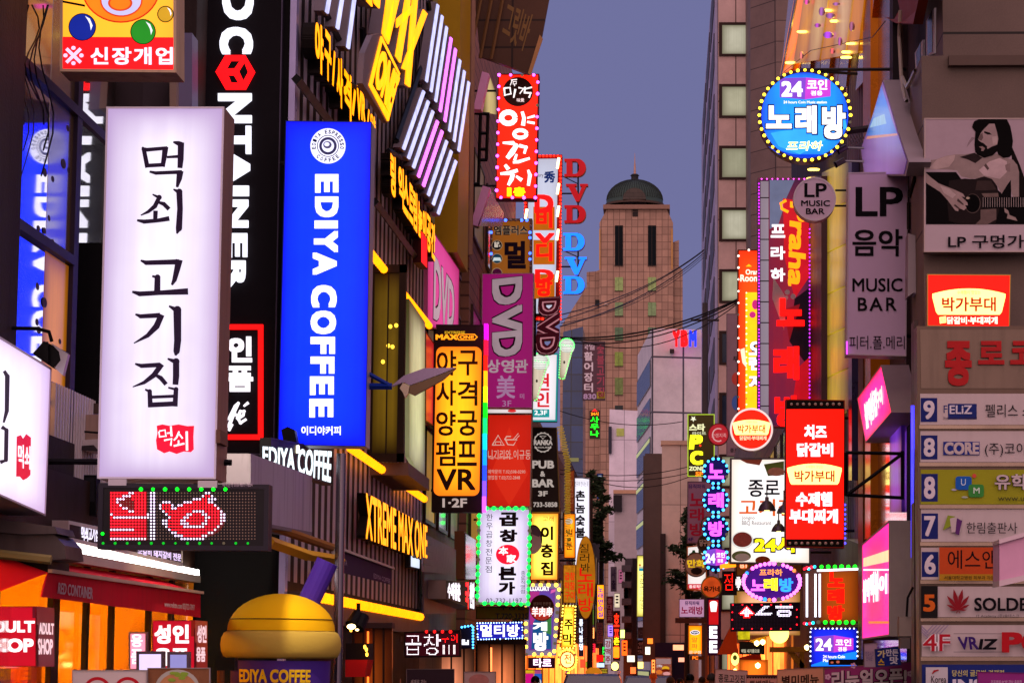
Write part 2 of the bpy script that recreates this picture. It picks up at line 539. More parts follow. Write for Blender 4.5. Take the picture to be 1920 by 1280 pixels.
# ================================================================== left, nearest building (shop with the red awning)
PA = XL_(XA)
b = T('shop_building', 'brown old building with tall dark window above lit shop front with red awning', 'building', (XA, 19, 0))
mb = MB()
mb.box((XA - 0.5, 14.0, 2.95), (XA, 16.72, 14)); mb.box((XA - 0.5, 13.6, 0), (XA, 14.6, 2.95)); mb.box((XA - 0.5, 16.1, 3.0), (XA - 0.02, 18.6, 3.55)); mb.box((XA - 0.5, 22.9, 4.0), (XA, DB - 0.1, 14)); mb.box((XA - .9, 16.1, 3.55), (XA - .6, 22.9, 14))
b.part('wall', mb, P('3a2f2c', 0.7, var=0.3, bump=0.2, grime=0.5))
b.part('corrugated_panel', MB().box((XA - 0.45, 18.0, 2.72), (XA - 0.06, DB - 0.1, 3.95)), P('c8b8b4', 0.5, grime=0.4))
mb = MB()
for i in range(65):
    y = 18.0 + i * 0.085; mb.box((XA - 0.06, y, 2.72), (XA - 0.03, y + 0.04, 3.94))
b.part('corrugation', mb, P('e0d4d0', 0.45, 0.1))
wn = b.part('window', MB().box((XA - 0.1, 16.1, 3.55), (XA - 0.07, 18.5, 14)), MIRROR('1d1712', 0.03, 0.72))
mb = MB()
mb.box((XA - 0.07, 18.45, 3.55), (XA - 0.035, 18.6, 14)); mb.box((XA - 0.075, 16.1, 5.98), (XA - 0.03, 20.6, 6.05)); mb.box((XA - .075, 16.1, 4.86), (XA - .03, 18.5, 4.93)); mb.box((XA - .075, 16.1, 7.4), (XA - .03, 18.5, 7.5))
b.part('frame', mb, P('3a2f40', 0.5), wn)
mb = MB()
for i in range(60):                                     # film with round dots on the pane
    y = rnd.uniform(17.4, 18.4); z = rnd.uniform(3.7, 7.2); r = rnd.uniform(0.02, 0.04)
    mb.prism([Vector((XA, y + r * math.cos(a) * 2, z + r * math.sin(a))) for a in [k * .5236 for k in range(12)]], PA.n, -0.066 + i * 2e-4 - .01, -0.0655 + i * 2e-4 - .01)
wn2 = b.part('window', MB().box((XA - 0.45, 18.7, 5.15), (XA - 0.42, 22.6, 14)), MIRROR('2d2212', 0.03, 0.7))
b.part('frame', MB().box((XA - .42, 18.7, 5.1), (XA - .38, 22.6, 5.2)), P('3a2f40', .5), wn2)
b.part('dot_film', mb, P('4a3822', 0.5), wn, kind='stuff')
b.part('film', MB().prism([(XA, 17.72, 4.93), (XA, 18.45, 4.93), (XA, 18.45, 14), (XA, 17.72, 14)], PA.n, -0.0695, -0.068), MIRROR('6a5236', .08, .22), wn)
b.part('amber_glow_sheet', MB().prism([(XA, 17.72, 3.56), (XA, 18.44, 3.56), (XA, 18.44, 4.85), (XA, 17.72, 4.85)], PA.n, -0.069, -0.0675), BL('e8900c', .85, .6, 'a05808', ax=1), wn)  # glowing sheet on the glass, standing in for an orange wall lit inside
mb = MB()
for i in range(4): mb.tube([PA(60 + i * 9 + 14 * math.sin(k * .9 + i), 10 + k * (22 + i * 6)) for k in range(9)], .006, 4)
b.part('cable', mb, BLACKM)
# shop room
mb = MB()
mb.face([(XA - 2.4, 14, 0.05), (XA - 2.4, DB, 0.05), (XA - 2.4, DB, 3.2), (XA - 2.4, 14, 3.2)])
mb.face([(XA, DB - 0.15, 0), (XA - 2.4, DB - 0.15, 0), (XA - 2.4, DB - 0.15, 3.2), (XA, DB - 0.15, 3.2)])
mb.face([(XA, 14, 3.2), (XA, DB, 3.2), (XA - 2.4, DB, 3.2), (XA - 2.4, 14, 3.2)])
b.part('interior', mb, P('f0a020', 0.6, var=0.35, scale=0.9))
for y in (15.5, 17.5, 19.5, 21.5): b.part('ceiling_lamp', MB().box((XA - 2.0, y, 3.08), (XA - 0.4, y + 0.5, 3.14)), E('ffb52e', 40.0))
mb = MB()
for y, wd in ((15.1, .12), (16.4, .1), (17.95, .22), (19.05, .08), (19.95, .08), (21.4, .1), (22.4, .1)): mb.box((XA - 0.03, y, 0), (XA + 0.01, y + wd, 3.05))
mb.box((XA - 0.09, 14, 2.72), (XA + 0.015, DB - 0.2, 3.3)); mb.box((XA - 0.09, 14, 0), (XA + 0.015, DB - 0.2, 0.4))
b.part('shop_front_frame', mb, P('2b1a12', 0.5))
b.part('shop_window', MB().box((XA - 0.05, 14, 0.4), (XA - 0.04, DB - 0.2, 2.72)), MIRROR('3a2508', 0.04, 0.3, 0.97))
mb = MB(); sh = []
for i in range(9):
    y = rnd.uniform(15.2, 22.6); x = XA - rnd.uniform(0.6, 2.0); h = rnd.uniform(1.5, 2.1); mb.m = i % 4
    mb.box((x - .2, y, 0.1), (x, y + rnd.uniform(.2, .5), h))
b.part('display_rack', mb, [P('7a4a1e'), P('a33a1c'), P('c78a3c'), P('40425a')])
mb = MB()
for i in range(60):
    y = 15.2 + (i % 20) * .38 + rnd.uniform(0, .1); z = (1.9, 2.25, 2.6)[i // 20]; mb.m = rnd.randrange(6)
    mb.box((XA - 2.35, y, z), (XA - 2.1, y + rnd.uniform(.12, .3), z + rnd.uniform(.12, .27)))
b.part('stock', mb, [P('7a4a1e'), P('c83a2c'), P('f0e0c0'), P('40425a'), P('d8a0b0'), P('4a7a5a')], kind='stuff')
for z in (1.88, 2.23, 2.58): b.part('shelf', MB().box((XA - 2.38, 15.1, z - .03), (XA - 2.05, 22.9, z)), P('5a3414'))
for y in (17.2, 18.8, 20.6): b.part('hanging_lamp', MB().lathe((XA - .9, y, 2.75), [(.001, -.06), (.09, -.05), (.1, 0), (.05, .1), (.001, .12)], 14), E('fff0c0', 2.5))
# dark board beside the window
t = T('board', 'dull black weathered board between the dotted window and the tall white lightbox', 'board', Y(19.3)(145, 775))
q = [(112, 455), (198, 455), (192, 772), (110, 772)]
t.part('sheet', MB().poly(Y(19.3), q, -0.08, 0), P('121114', 0.55, grime=0.8, var=0.5, scale=4))
t.part('bottom_rail', MB().poly(Y(19.3), [(108, 757), (196, 757), (196, 776), (108, 776)], 0.004, 0.05), P('5a4a40', 0.7))
t = T('air_conditioner', 'pale air conditioner casing seen from below under the black board', 'air conditioner', Y(18.9)(145, 845))
t.part('casing', MB().poly(Y(18.9), [(96, 828), (196, 822), (196, 848), (96, 836)], -.35, 0), P('d8ccc8', .5, grime=.3)); t.part('fan_grille', MB().poly(Y(18.88), [(118, 838), (176, 834), (186, 846), (130, 842)], 0, .01), P('3a3436', .6))
t = T('wall_ledge', 'beige plaster ledge below the black board', 'ledge', Y(19.0)(145, 828)); t.part('plaster', MB().poly(Y(19.0), (94, 777, 198, 827), -.2, 0), P('b89a88', .7, grime=.6, var=.3)); t.part('cable', MB().tube([Y(18.95)(*p_) for p_ in ((94, 808), (110, 815), (130, 812), (160, 809), (196, 812))], .008, 5), BLACKM)
# AC box and speaker
t = T('junction_box', 'white metal junction box on corrugated wall below the black board', 'box', Y(19.2)(136, 946))
t.part('casing', MB().poly(Y(19.2), (117, 904, 156, 946), -0.3, 0), P('d8d2cc', 0.5))
t.part('lid_rim', MB().poly(Y(19.2), (119, 906, 154, 909), 0.001, 0.01), P('8c8782'))
t = T('loudspeaker', 'small black loudspeaker box beside white junction box', 'loudspeaker', Y(19.0)(168, 966))
t.part('cabinet', MB().poly(Y(19.0), (157, 890, 180, 966), -0.15, 0), BLACKM)
t.part('grille', MB().poly(Y(19.0), (160, 895, 177, 940), 0.002, 0.008), P('2a2a2e', 0.7))
# bright white fascia light of the shop and its small lightbox
t = T('fascia_light', 'long glaring white light trough above the red awning', 'light', PA(250, 1070))
q = [(123, 1014), (374, 1068), (374, 1078), (123, 1030)]
t.part('tube', MB().poly(XL_(XA + .1), q, -0.1, 0), E('fff4ee', 6))
t.part('trough', MB().poly(XL_(XA + .12), [(120, 1031), (376, 1079), (376, 1092), (120, 1050)], -0.2, 0), P('c9bfae', 0.5))
t = Sign('shop_sign', 'low dark sign with white lettering above the glaring white light trough', XL_(XA + .12), [(125, 975), (340, 1020), (340, 1062), (125, 1013)], 0.25, P('3a2c30', 0.6), P('d9d2cc', 0.5))
t.txt('먹쇠고기집', (150, 985, 182, 1015), E('efe6ff', 1.2), 0.03)
t.txt('소갈비 돼지갈비 전문', [(255, 1024), (337, 1038), (337, 1052), (255, 1038)], E('efe6ff', 1.0), 0.03)
# red awning
XW = XA + 0.35
t = T('awning', 'dark red fabric shop awning with pale lettering on its valance', 'awning', XL_(XW)(230, 1150))
pw = XL_(XW); pk = XL_(XA)
v = [(90, 1073), (376, 1113), (376, 1157), (78, 1118)]
red = P('d8182e', 0.75, var=0.2, scale=3, grime=0.2)
mb = MB(); mb.poly(pw, v, -0.01, 0)
a, c = pw(90, 1073), pw(376, 1113)
mb.face([a, c, (XA, c.y, c.z + 0.12), (XA, a.y, a.z + 0.12)])
mb.face([a, (XA, a.y, a.z + .12), pw(78, 1118) + Vector((-.35, 0, 0))]); 
t.part('fabric', mb, red)
t.part('front_rail', MB().poly(pw, [(90, 1066), (376, 1108), (376, 1113), (90, 1073)], 0, 0.03), P('d8b49a', 0.5))
t.txt('RED CONTAINER', [(107, 1091), (171, 1101), (171, 1123), (105, 1112)], P('e0b8ba', 0.6), 0.02, pl=pw)
t.txt('www.redctn.com 02)722-7097', [(305, 1126), (362, 1133), (362, 1147), (305, 1140)], P('e0b8ba', 0.6), 0.01, pl=pw)
# grey roof canopy at the frame edge
t = T('canopy', 'grey sheet metal canopy jutting over the street below the slanted white lightbox', 'canopy', Y(16.2)(60, 1050))
mb = MB()
mb.poly(Y(16.2), [(-60, 965), (103, 987), (108, 1000), (40, 1001), (-60, 992)], -0.5, 0)
mb.poly(Y(16.25), [(-60, 992), (102, 1002), (121, 1022), (124, 1047), (90, 1050), (-60, 1030)], -0.5, 0)
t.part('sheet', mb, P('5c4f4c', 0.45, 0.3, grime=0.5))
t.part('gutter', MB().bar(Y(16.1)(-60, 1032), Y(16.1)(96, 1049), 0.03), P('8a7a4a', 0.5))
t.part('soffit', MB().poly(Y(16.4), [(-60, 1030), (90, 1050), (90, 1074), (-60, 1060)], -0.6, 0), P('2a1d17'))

# ================================================================== signs on the near left
# slanted white lightbox at the frame edge
pl = XL_(XA + 0.25)
q = [(-70, 590), (93, 690), (82, 967), (-70, 900)]
s = Sign('lightbox_sign', 'white lightbox aslant at frame edge with red seal and black spotlight above', pl, q, 0.3, BL('faf2ff', 1.3, 0.75, 'd9b8e8', ax=1), P('c9b8c4', 0.5), rim=0.012)
s.brush([[(5, 695, 6), (11, 705, 9), (10, 770, 8), (4, 792, 4)], [(0, 800, 8), (9, 806, 8), (8, 862, 8), (-3, 866, 8)]], P('4a3c50'))
wob = [(28, 818), (36, 815), (40, 822), (46, 813), (55, 820), (54, 890), (48, 896), (40, 900), (34, 893), (27, 893)]
s.art([(wob, E('e8103a', 0.9))], 'seal')
s.txt('먹쇠', [(30, 832), (53, 836), (53, 880), (30, 876)], E('ffe8f4', 1.2), 0.02)
def spot(name, label, D, body, face, arm, warm=None, xw=None):
    t = T(name, label, 'spotlight', Y(D)(*body[0]))
    t.part('housing', MB().poly(Y(D), body, -0.12, 0.03), BLACKM)
    t.part('reflector', MB().poly(Y(D - .04), face, -0.04, 0.02), warm or P('a8a0a8', 0.3, 0.8))
    t.part('arm', MB().tube([Y(D)(*p) for p in arm], 0.013, 6), BLACKM)
    return t
t = spot('spotlight', 'black floodlight on a bent arm over the slanted white lightbox', 16.6, [(63, 664), (84, 640), (122, 658), (120, 676), (100, 690)], [(96, 643), (129, 664), (119, 704), (104, 690), (115, 676), (112, 660)], [(-40, 614), (70, 616), (92, 622), (97, 640)])
t.part('yoke', MB().poly(Y(16.52), [(83, 641), (91, 641), (92, 678), (85, 680)], 0, 0.02), BLACKM)
# yellow and red plastic sign at the very top
s = Sign('lightbox_sign', 'yellow and red lightbox with coloured balls and large number ring', Y(17.3), [(113, -160), (331, -160), (331, 137), (113, 135)], 0.3, BL('f4d838', 0.95, 0.8), P('c8a888', 0.6, grime=0.5), rim=0.02, frame=P('d8b898', 0.6, grime=0.5))
cx, cy = 227, -22
s.art([([(115, 70), (329, 71), (329, 134), (115, 132)], E('ea1a22', 1.0)), (ell(cx, cy, 74, 66, 40), E('e03a10', 1.0)), (ell(cx, cy, 71, 63, 40), E('f98a1c', 1.0)), ([(118, 2), (160, 10), (160, 14), (118, 6)], INK)])
s.art([(ell(228, 2, 40, 31, 30), E('e64a1c', 1.0)), (ell(228, 2, 37, 28, 30), E('d5cff0', 1.0)), (ell(226, 7, 23, 15, 24), E('e64a1c', 1.0)), (ell(226, 7, 19, 12, 24), E('f0861c', 1.0))], 'numeral')
for bx, by, r, c1 in ((155, 52, 26, '1a2ea8'), (269, 61, 24, '2aa02a'), (311, 28, 15.5, 'f2b42a')):
    s.art([(ell(bx, by, r, r), INK), (ell(bx, by, r - 1.7, r - 1.7), E(c1, 0.85)), ([(bx + r * .2, by - r * .8), (bx + r * .55, by - r * .6), (bx + r * .75, by - r * .1), (bx + r * .62, by + r * .25), (bx + r * .55, by - r * .2), (bx + r * .4, by - r * .5)], E('f4f4ff', 1.0))], 'ball')
s.txt('신장개업', (171, 90, 325, 123), E('efe4ff', 1.1), 0.03, sp=1.15)
s.txt('※', (120, 88, 158, 124), E('efe4ff', 1.0), 0.0)
# the big white vertical lightbox
pl = Y(16.5)
s = Sign('lightbox_sign', 'tall glowing white lightbox with big black brush lettering and a red seal at its foot', pl, [(200, 201), (421, 201), (405, 898), (183, 897)], 0.4,
         BL('f8f0ff', 1.2, 0.72, 'c6a8de', tubes=1, power=5), P('8d6a5e', 0.5, 0.2, grime=0.3), rim=0.012, frame=P('e0d6e2', 0.4))
s.arms(XA, [860], x=420, back=.3)
class Cv:
    def __init__(s, ox, oy, k): s.ox, s.oy, s.k = ox, oy, k
    def __call__(s, x, y): return (s.ox + x * s.k, s.oy + y * s.k)
c1, c2 = Cv(0, 0, 1 / 3.004), Cv(0, 426, 1 / 2.998)
ink = P('2f2140', 0.6, var=0.05)
k1 = [[(803, 830, 10), (812, 845, 24), (832, 946, 26)], [(800, 838, 16), (830, 846, 22), (945, 836, 20)], [(934, 830, 34), (928, 880, 30), (918, 942, 24)], [(826, 936, 22), (932, 930, 22)],
      [(942, 888, 14), (1010, 884, 18)], [(978, 803, 10), (1005, 810, 26), (1026, 818, 30)], [(1022, 806, 36), (1020, 900, 34), (1016, 950, 28)], [(845, 970, 12), (880, 978, 20), (1028, 972, 22)], [(1018, 966, 38), (1012, 1010, 32), (1000, 1058, 14)],
      [(862, 1098, 8), (900, 1115, 30), (876, 1165, 26), (838, 1196, 18), (796, 1216, 6)], [(888, 1140, 12), (926, 1152, 24), (956, 1182, 24)], [(880, 1190, 26), (878, 1244, 24)], [(776, 1244, 12), (815, 1252, 24), (890, 1246, 22), (958, 1234, 28)],
      [(980, 1070, 8), (1014, 1084, 36), (1018, 1180, 32), (1012, 1290, 36), (1000, 1320, 8)]]
k2 = [[(795, 190, 10), (825, 203, 26), (1010, 198, 30)], [(1012, 186, 40), (1000, 240, 34), (985, 300, 26), (970, 328, 12)], [(860, 278, 12), (890, 285, 34), (888, 378, 36)], [(748, 366, 12), (790, 378, 28), (900, 372, 26), (1062, 364, 36)],
      [(766, 492, 10), (795, 504, 24), (905, 498, 28)], [(914, 494, 34), (885, 560, 36), (835, 612, 24), (758, 655, 6)], [(955, 446, 10), (1002, 468, 46), (1004, 640, 40), (998, 700, 36), (992, 724, 10)],
      [(765, 770, 10), (800, 782, 24), (905, 776, 26)], [(916, 772, 30), (870, 835, 30), (815, 876, 20), (752, 900, 6)], [(868, 825, 12), (910, 850, 26), (940, 886, 24)], [(948, 742, 10), (996, 758, 40), (996, 840, 36), (992, 888, 32)],
      [(822, 914, 10), (848, 925, 26), (852, 1014, 28)], [(952, 904, 10), (996, 914, 28), (990, 1010, 30)], [(850, 958, 18), (990, 952, 18)], [(842, 1002, 28), (1004, 994, 28)]]
s.brush(k1, ink, c1); s.brush(k2, ink, c2)
seal = [(888, 1118), (920, 1110), (960, 1118), (1010, 1110), (1060, 1120), (1098, 1118), (1094, 1180), (1096, 1250), (1080, 1266), (1040, 1262), (1000, 1276), (960, 1262), (930, 1272), (890, 1250), (884, 1200), (892, 1160)]
s.art([([c2(x, y) for x, y in seal], E('f01038', 1.0))], 'seal')
s.brush([[(900, 1150, 8), (905, 1180, 10), (940, 1176, 10), (935, 1142, 8), (902, 1148, 8)], [(945, 1160, 8), (965, 1158, 8)], [(968, 1120, 10), (972, 1178, 12)], [(930, 1200, 10), (972, 1192, 10), (968, 1230, 10)],
         [(1015, 1150, 10), (1000, 1185, 10), (985, 1200, 8)], [(1015, 1165, 9), (1035, 1190, 9)], [(1012, 1200, 9), (1012, 1222, 9)], [(985, 1232, 10), (1045, 1218, 10)], [(1058, 1150, 13), (1060, 1258, 13)]], E('fff0fa', 1.2), c2)
s.part('hinge', MB().poly(Y(16.45), (405, 805, 413, 830), -0.3, 0), P('6b4a3c'))
# LED board under it
pl = Y(16.3)
s = Sign('led_sign', 'wide dark LED dot board showing red and white pixel figures under the tall white lightbox', pl, [(186, 905), (505, 908), (503, 1032), (183, 1029)], 0.14, P('1c171c', 0.35), P('241f26', 0.5), rim=0.03, frame=P('2f2a33', 0.45))
bm = ["RRRRRRWWRRRR.WW", "RRRRWWWRRRRR.WW", "RRWWW..RRRRR.WW", "RRW.....RRRR.WW", "RRRW....RRRR.WW", "RRRRWW..RRRR.WW", "RRRRRRWWRRRR.WW", "WRRRRRRRRRRRWWW", "RWWWWWWWWWWWWWW", "RRRRRRRRRRRR.WW",
      "RRRRRRRRRRRR.WW", "RRRRRRRRRRRR.WW", "WWWWWWWWRRRR.WW", "RRRRRRRRRRRR.WW", "RRRRRRRRRRRR.WW", "WWWWWWWWWWWW.WW"]
pig = ["...............WW.....", "..............WRRW....", "...........WWWRRWWW...", ".WWW....WWWRRRRRWW....", "WRRRW.WWRRRRRRRRRRW...", "WRRRWWRRRRRRRRRRRRRW..", ".WRRRRRRRRRWWWWRRRRRW.", "..WRRRRRRWWRRRWWRRRRWW", "...WRRRRWWRRRRRWWRRRWW", ".WWRRRRWWRRRRRRWRRRRWW", ".WWRRRRWWWRRRRWWRRRRW.", "..WRRRRRWWWWWWWRRRRW..", "...WRRRRRRRRRRRRRRW...", "....WWRRRRRRRRRRWW....", ".....WWWRRRRRRWW......", ".......WWWWWWWW......."]
pix = {'R': MB(), 'W': MB(), 'O': MB()}
x0, y0, px = 209.5, 924, 5.72
for r in range(16):
    for c in range(48):
        ch = bm[r][c] if c < 15 else (pig[r][c - 16] if 16 <= c < 38 else '.')
        ch = ch if ch in 'RW' else 'O'
        X, Yy = x0 + c * px, y0 + r * px
        rr = 2.0 if ch != 'O' else 1.35
        pix[ch].poly(pl, ell(X, Yy, rr, rr, 6), 0.012)
for ch, mt in (('R', E('ff2038', 1.6)), ('W', E('f3d8ff', 2.0)), ('O', P('9a8070', 0.4))):
    s.part('led_matrix', pix[ch], mt, kind='stuff')
s.part('lit_backing', MB().poly(pl, (x0 - 3, y0 - 3, x0 + 12 * px - 2, y0 + 15.5 * px), 0.009), E('c00a1c', 0.3))
s.part('lit_backing', MB().poly(pl, ell(x0 + 28.5 * px, y0 + 8.5 * px, 50, 36), 0.0093), E('b00818', 0.22))
s.bulbs([(265 + 22.6 * i, 917) for i in range(8)], E('10ff30', 1.6), 0.012); s.bulbs([(194 + 22.6 * i, 1018) for i in range(13)], E('10d830', 0.9), 0.009); s.bulbs([(193, 1000)], E('10ff30', 1.6), 0.012)
s.txt('예약문의 010-9871-7854', (418, 903, 474, 913), P('c9b8c4'), 0.0, off=0.016)
s.part('mount', MB().poly(Y(16.3), (204, 898, 238, 910), 0.002, 0.02).poly(Y(16.3), (372, 901, 408, 914), 0.002, 0.02), P('aaa0a8', 0.4, 0.5))

# ================================================================== arcade building: black return wall, ribbed front
b = T('arcade_building', 'black building with a ribbed metal front, yellow light strips and diagonal light tubes', 'building', (XL, DB, 0))
b.part('wall', MB().box((XL - 9, DB, 0), (XL, DB + 13.6, 16)), P('0b090c', 0.6, var=0.4, scale=2, spec=.1))
PB = XL_(XL)
mb = MB(); y = DB + 0.25
while y < DB + 13.5:
    mb.box((XL, y, 2.72), (XL + 0.005, y + 0.21, 15)); y += 0.47
b.part('cladding', mb, P('b0a4ac', 0.45, 0.1, var=0.2, grime=0.4))
b.part('base_fascia', MB().box((XL, DB + 0.2, 2.35), (XL + 0.14, DB + 13.6, 2.62)), P('6a5548', 0.5))
b.part('corner_trim', MB().box((XL - 0.03, DB - 0.03, 0), (XL + 0.03, DB + 0.12, 16)), P('b4acd8', 0.3, 0.4))
def ledline(pts, r, name='light_strip'):
    mb = MB(); 
    for (xa, ya), (xb, yb), n in pts:
        A, B = XL_(XL + .16)(xa, ya), XL_(XL + .16)(xb, yb)
        for i in range(n):
            mb.lathe(A + (B - A) * ((i + .5) / n), [(0.001, -r), (r * .7, -r * .7), (r, 0), (r * .7, r * .7), (0.001, r)], 8)
            mb.bar(A + (B - A) * (i / n), A + (B - A) * ((i + 1) / n), r * .55, 5)
    b.part(name, mb, E('ff9a08', 2.4, k=1.3), kind='stuff')
ledline([((685, 462), (806, 612), 44)], 0.05); ledline([((655, 838), (797, 936), 40)], 0.05); ledline([((575, 1114), (790, 1156), 46)], 0.055)
# bay window
X2 = XL + 0.42
mb = MB(); fb = 30.4
z0, z1 = Y(fb)(735, 850).z, Y(fb)(735, 512).z
bay = b.part('bay_window', MB().box((XL, fb, z0), (X2 - 0.03, fb + 0.03, z1)), BL('9a7418', .5, .35, '3a2a08'))
x_l = XL
mb = MB()
mb.box((XL, fb - .04, z1), (X2, fb + .06, z1 + .1)); mb.box((XL, fb - .04, z0 - .1), (X2, fb + .06, z0)); mb.box((X2 - .08, fb - .04, z0 - .1), (X2, fb + .06, z1 + .1)); mb.box((XL, fb - .041, z0 - .1), (XL + .04, fb + .06, z1 + .1)); mb.box((XL + .2, fb - .02, z0), (XL + .215, fb + .02, z1))
b.part('frame', mb, P('2a2018', 0.5), bay)
pb2 = XL_(X2)
b.part('lit_pane', MB().poly(pb2, [(767, 560), (797, 604), (797, 905), (767, 855)], -0.05, 0), BL('e9e6b0', 0.85, 0.35, '5a5a18', ax=1), bay)
for xx, yy in ((732, 612), (728, 648), (718, 678), (736, 650), (743, 610)): b.part('interior_lamp', MB().poly(Y(fb - .005), ell(xx, yy, 3.6, 4, 10), 0, 0.004), E('ffc850', 1.4), bay)
b.part('sill', MB().box((XL, fb + .1, z0 - .25), (X2 + .05, 33.3, z0 - .1)), P('6d5b52', 0.5))
# yellow channel letters of the wall, two rows up the wall
GREYB = P('1c1613', .5)
def wl(t, q, mat=None, wt=0.04, th=0.12, name='channel_lettering', off=0.2): 
    mb = MB(); text(mb, PB, t, q, off - th, th, wt + .01); b.part('letter_shell', mb, GREYB)
    mb = MB(); text(mb, PB, t, q, off + .004, 0, wt); b.part(name, mb, mat or E('ffcc08', 1.1))
YEL = E('ffcc08', 1.1)
b_ = [('야', (551, 30, 567, 146)), ('구', (570, 52, 583, 162)), ('/', (585, 90, 591, 168)), ('사', (594, 97, 606, 208)), ('격', (608, 122, 623, 232)), ('/', (624, 160, 632, 225)), ('V', (634, 160, 643, 232)), ('R', (643, 172, 651, 236)), ('/', (654, 200, 659, 246)), ('양', (661, 208, 671, 262)),
      ('링', (701, 282, 711, 375)), ('익', (717, 304, 727, 395)), ('스', (727, 322, 737, 412)), ('트', (738, 340, 746, 424)), ('림', (746, 352, 754, 438)), ('놀', (756, 375, 764, 452)), ('이', (765, 388, 772, 460)), ('공', (773, 398, 781, 478)), ('간', (782, 412, 790, 492))]
for t, (x0, y0, x1, y1) in b_:
    sl_ = (x1 - x0) * 1.5
    wl(t, [(x0, y0), (x1, y0 + sl_), (x1, y1), (x0, y1 - sl_)])
mb = MB(); A = PB(548, 128); 
for (xa, ya), (xb, yb) in (((556, 148), (672, 300)), ((703, 378), (792, 500))):
    A, B = XL_(XL + .12)(xa, ya), XL_(XL + .12)(xb, yb); mb.bar(A, B, 0.05, 4)
b.part('letter_rail', mb, BLACKM)
wl('XTREME MAX ONE', [(652, 922), (774, 985), (774, 1052), (652, 1010)], YEL, 0.02, 0.1)
# big diagonal light figure: strokes on grey channel boxes
GREY = P('7d7278', 0.5)
def chan(pts, mat, d=0.12, off=0.25, name='light_figure', kx=.86):
    b.part('channel_box', MB().poly(XL_(XL + off), pts, -d, 0), GREY)
    c = (sum(p[0] for p in pts) / len(pts), sum(p[1] for p in pts) / len(pts))
    ins = [(c[0] + (x - c[0]) * kx, c[1] + (y - c[1]) * .97) for x, y in pts]
    b.part(name, MB().poly(XL_(XL + off), ins, 0.002, 0.02), mat)
c4 = Cv(480, 0, 1 / 3.004)
LW, LP = E('d4d6ff', 1.15, var=0.2), E('f09cff', 1.1, var=0.2)
def bars(lst, w, mat_at):
    for i, (xa, ya, xb, yb) in enumerate(lst):
        p = [(xa, ya), (xa + w, ya + w * 1.15), (xb + w, yb + w * 1.15), (xb, yb)]
        b.part('channel_box', MB().poly(XL_(XL + .25), [c4(*q_) for q_ in p], -.1, 0), GREY)
        p2 = [(xa + w * .25, ya + w * .6), (xa + w * .72, ya + w * 1.1), (xb + w * .72, yb + w * .7), (xb + w * .25, yb + w * .25)]
        b.part('light_tube', MB().poly(XL_(XL + .25), [c4(*q_) for q_ in p2], .002, .02), mat_at(i))
bars([(400, -60, 380, 60), (472, -60, 440, 150), (540, -60, 500, 260)], 26, lambda i: LW)
bars([(1010 + 25 * i, 10 + 62 * i, 945 + 26 * i, 450 + 56 * i) for i in range(8)], 22, lambda i: LP if i in (3, 4) else LW)
bars([(930 + 26 * i, 495 + 56 * i, 815 + 28 * i, 830 + 52 * i) for i in range(8)], 23, lambda i: LP if i in (3, 4) else LW)
Yl = E('ffd010', 1.25)
def ystroke(pts, d=0.14): chan([c4(*p) for p in pts], Yl, d, 0.3, 'channel_lettering')
ystroke([(735, -40), (775, -20), (740, 255), (700, 190)]); ystroke([(780, -60), (815, -40), (740, 240), (712, 200)])
ystroke([(840, -20), (870, 0), (805, 360), (775, 320)]); ystroke([(780, 110), (880, 30), (880, 70), (780, 160)])
ystroke([(945, 50), (970, 75), (830, 400), (805, 390)]); ystroke([(880, -40), (910, -20), (860, 500), (830, 480)]); ystroke([(640, -30), (700, -60), (690, 50), (660, 20)]); ystroke([(600, -40), (640, -40), (650, 40), (620, 10)])
dia = [c4(*p) for p in [(700, 205), (803, 415), (738, 683), (632, 480)]]
b.part('channel_box', MB().poly(XL_(XL + .45), [c4(*p) for p in [(700, 190), (808, 410), (740, 695), (600, 470), (612, 300), (655, 200)]], -0.06, 0), GREY)
b.part('emblem', MB().poly(XL_(XL + .45), dia, 0.003, 0.02), Yl)
b.part('emblem_field', MB().poly(XL_(XL + .45), [c4(*p) for p in [(700, 240), (790, 420), (738, 640), (645, 478)]], 0.022, 0.024), P('4a3214', 0.5))
mb = MB(); text(mb, XL_(XL + .45), 'ONE', [c4(*p) for p in [(690, 262), (795, 440), (735, 640), (650, 470)]], 0.026, 0.01, 0.04); b.part('channel_lettering', mb, Yl)
mb = MB()
for (xa, ya, xb, yb) in ((355, 0, 470, 230), (790, 790, 990, 200), (520, 465, 600, 520), (790, 790, 990, 1190), (745, 850, 860, 900), (990, 200, 970, 10), (600, 160, 620, 470)):
    mb.bar(XL_(XL + .18)(*c4(xa, ya)), XL_(XL + .18)(*c4(xb, yb)), 0.035, 4)
b.part('support_frame', mb, BLACKM, kind='stuff')
# white notice
t = Sign('notice_board', 'small glowing white notice beside the end of yellow channel letters', XL_(XL + .14), [(769, 985), (787, 993), (786, 1068), (768, 1064)], 0.05, BL('dfeaff', 1.2, 0.8, ax=1), rim=0.02, cat='notice')
t.txt('영업안내', [(771, 1000), (783, 1006), (783, 1016), (771, 1011)], P('c04a6a'), 0.02); t.txt('야구 사격', [(771, 1025), (783, 1030), (783, 1050), (771, 1046)], P('5a5aa8'), 0.0)

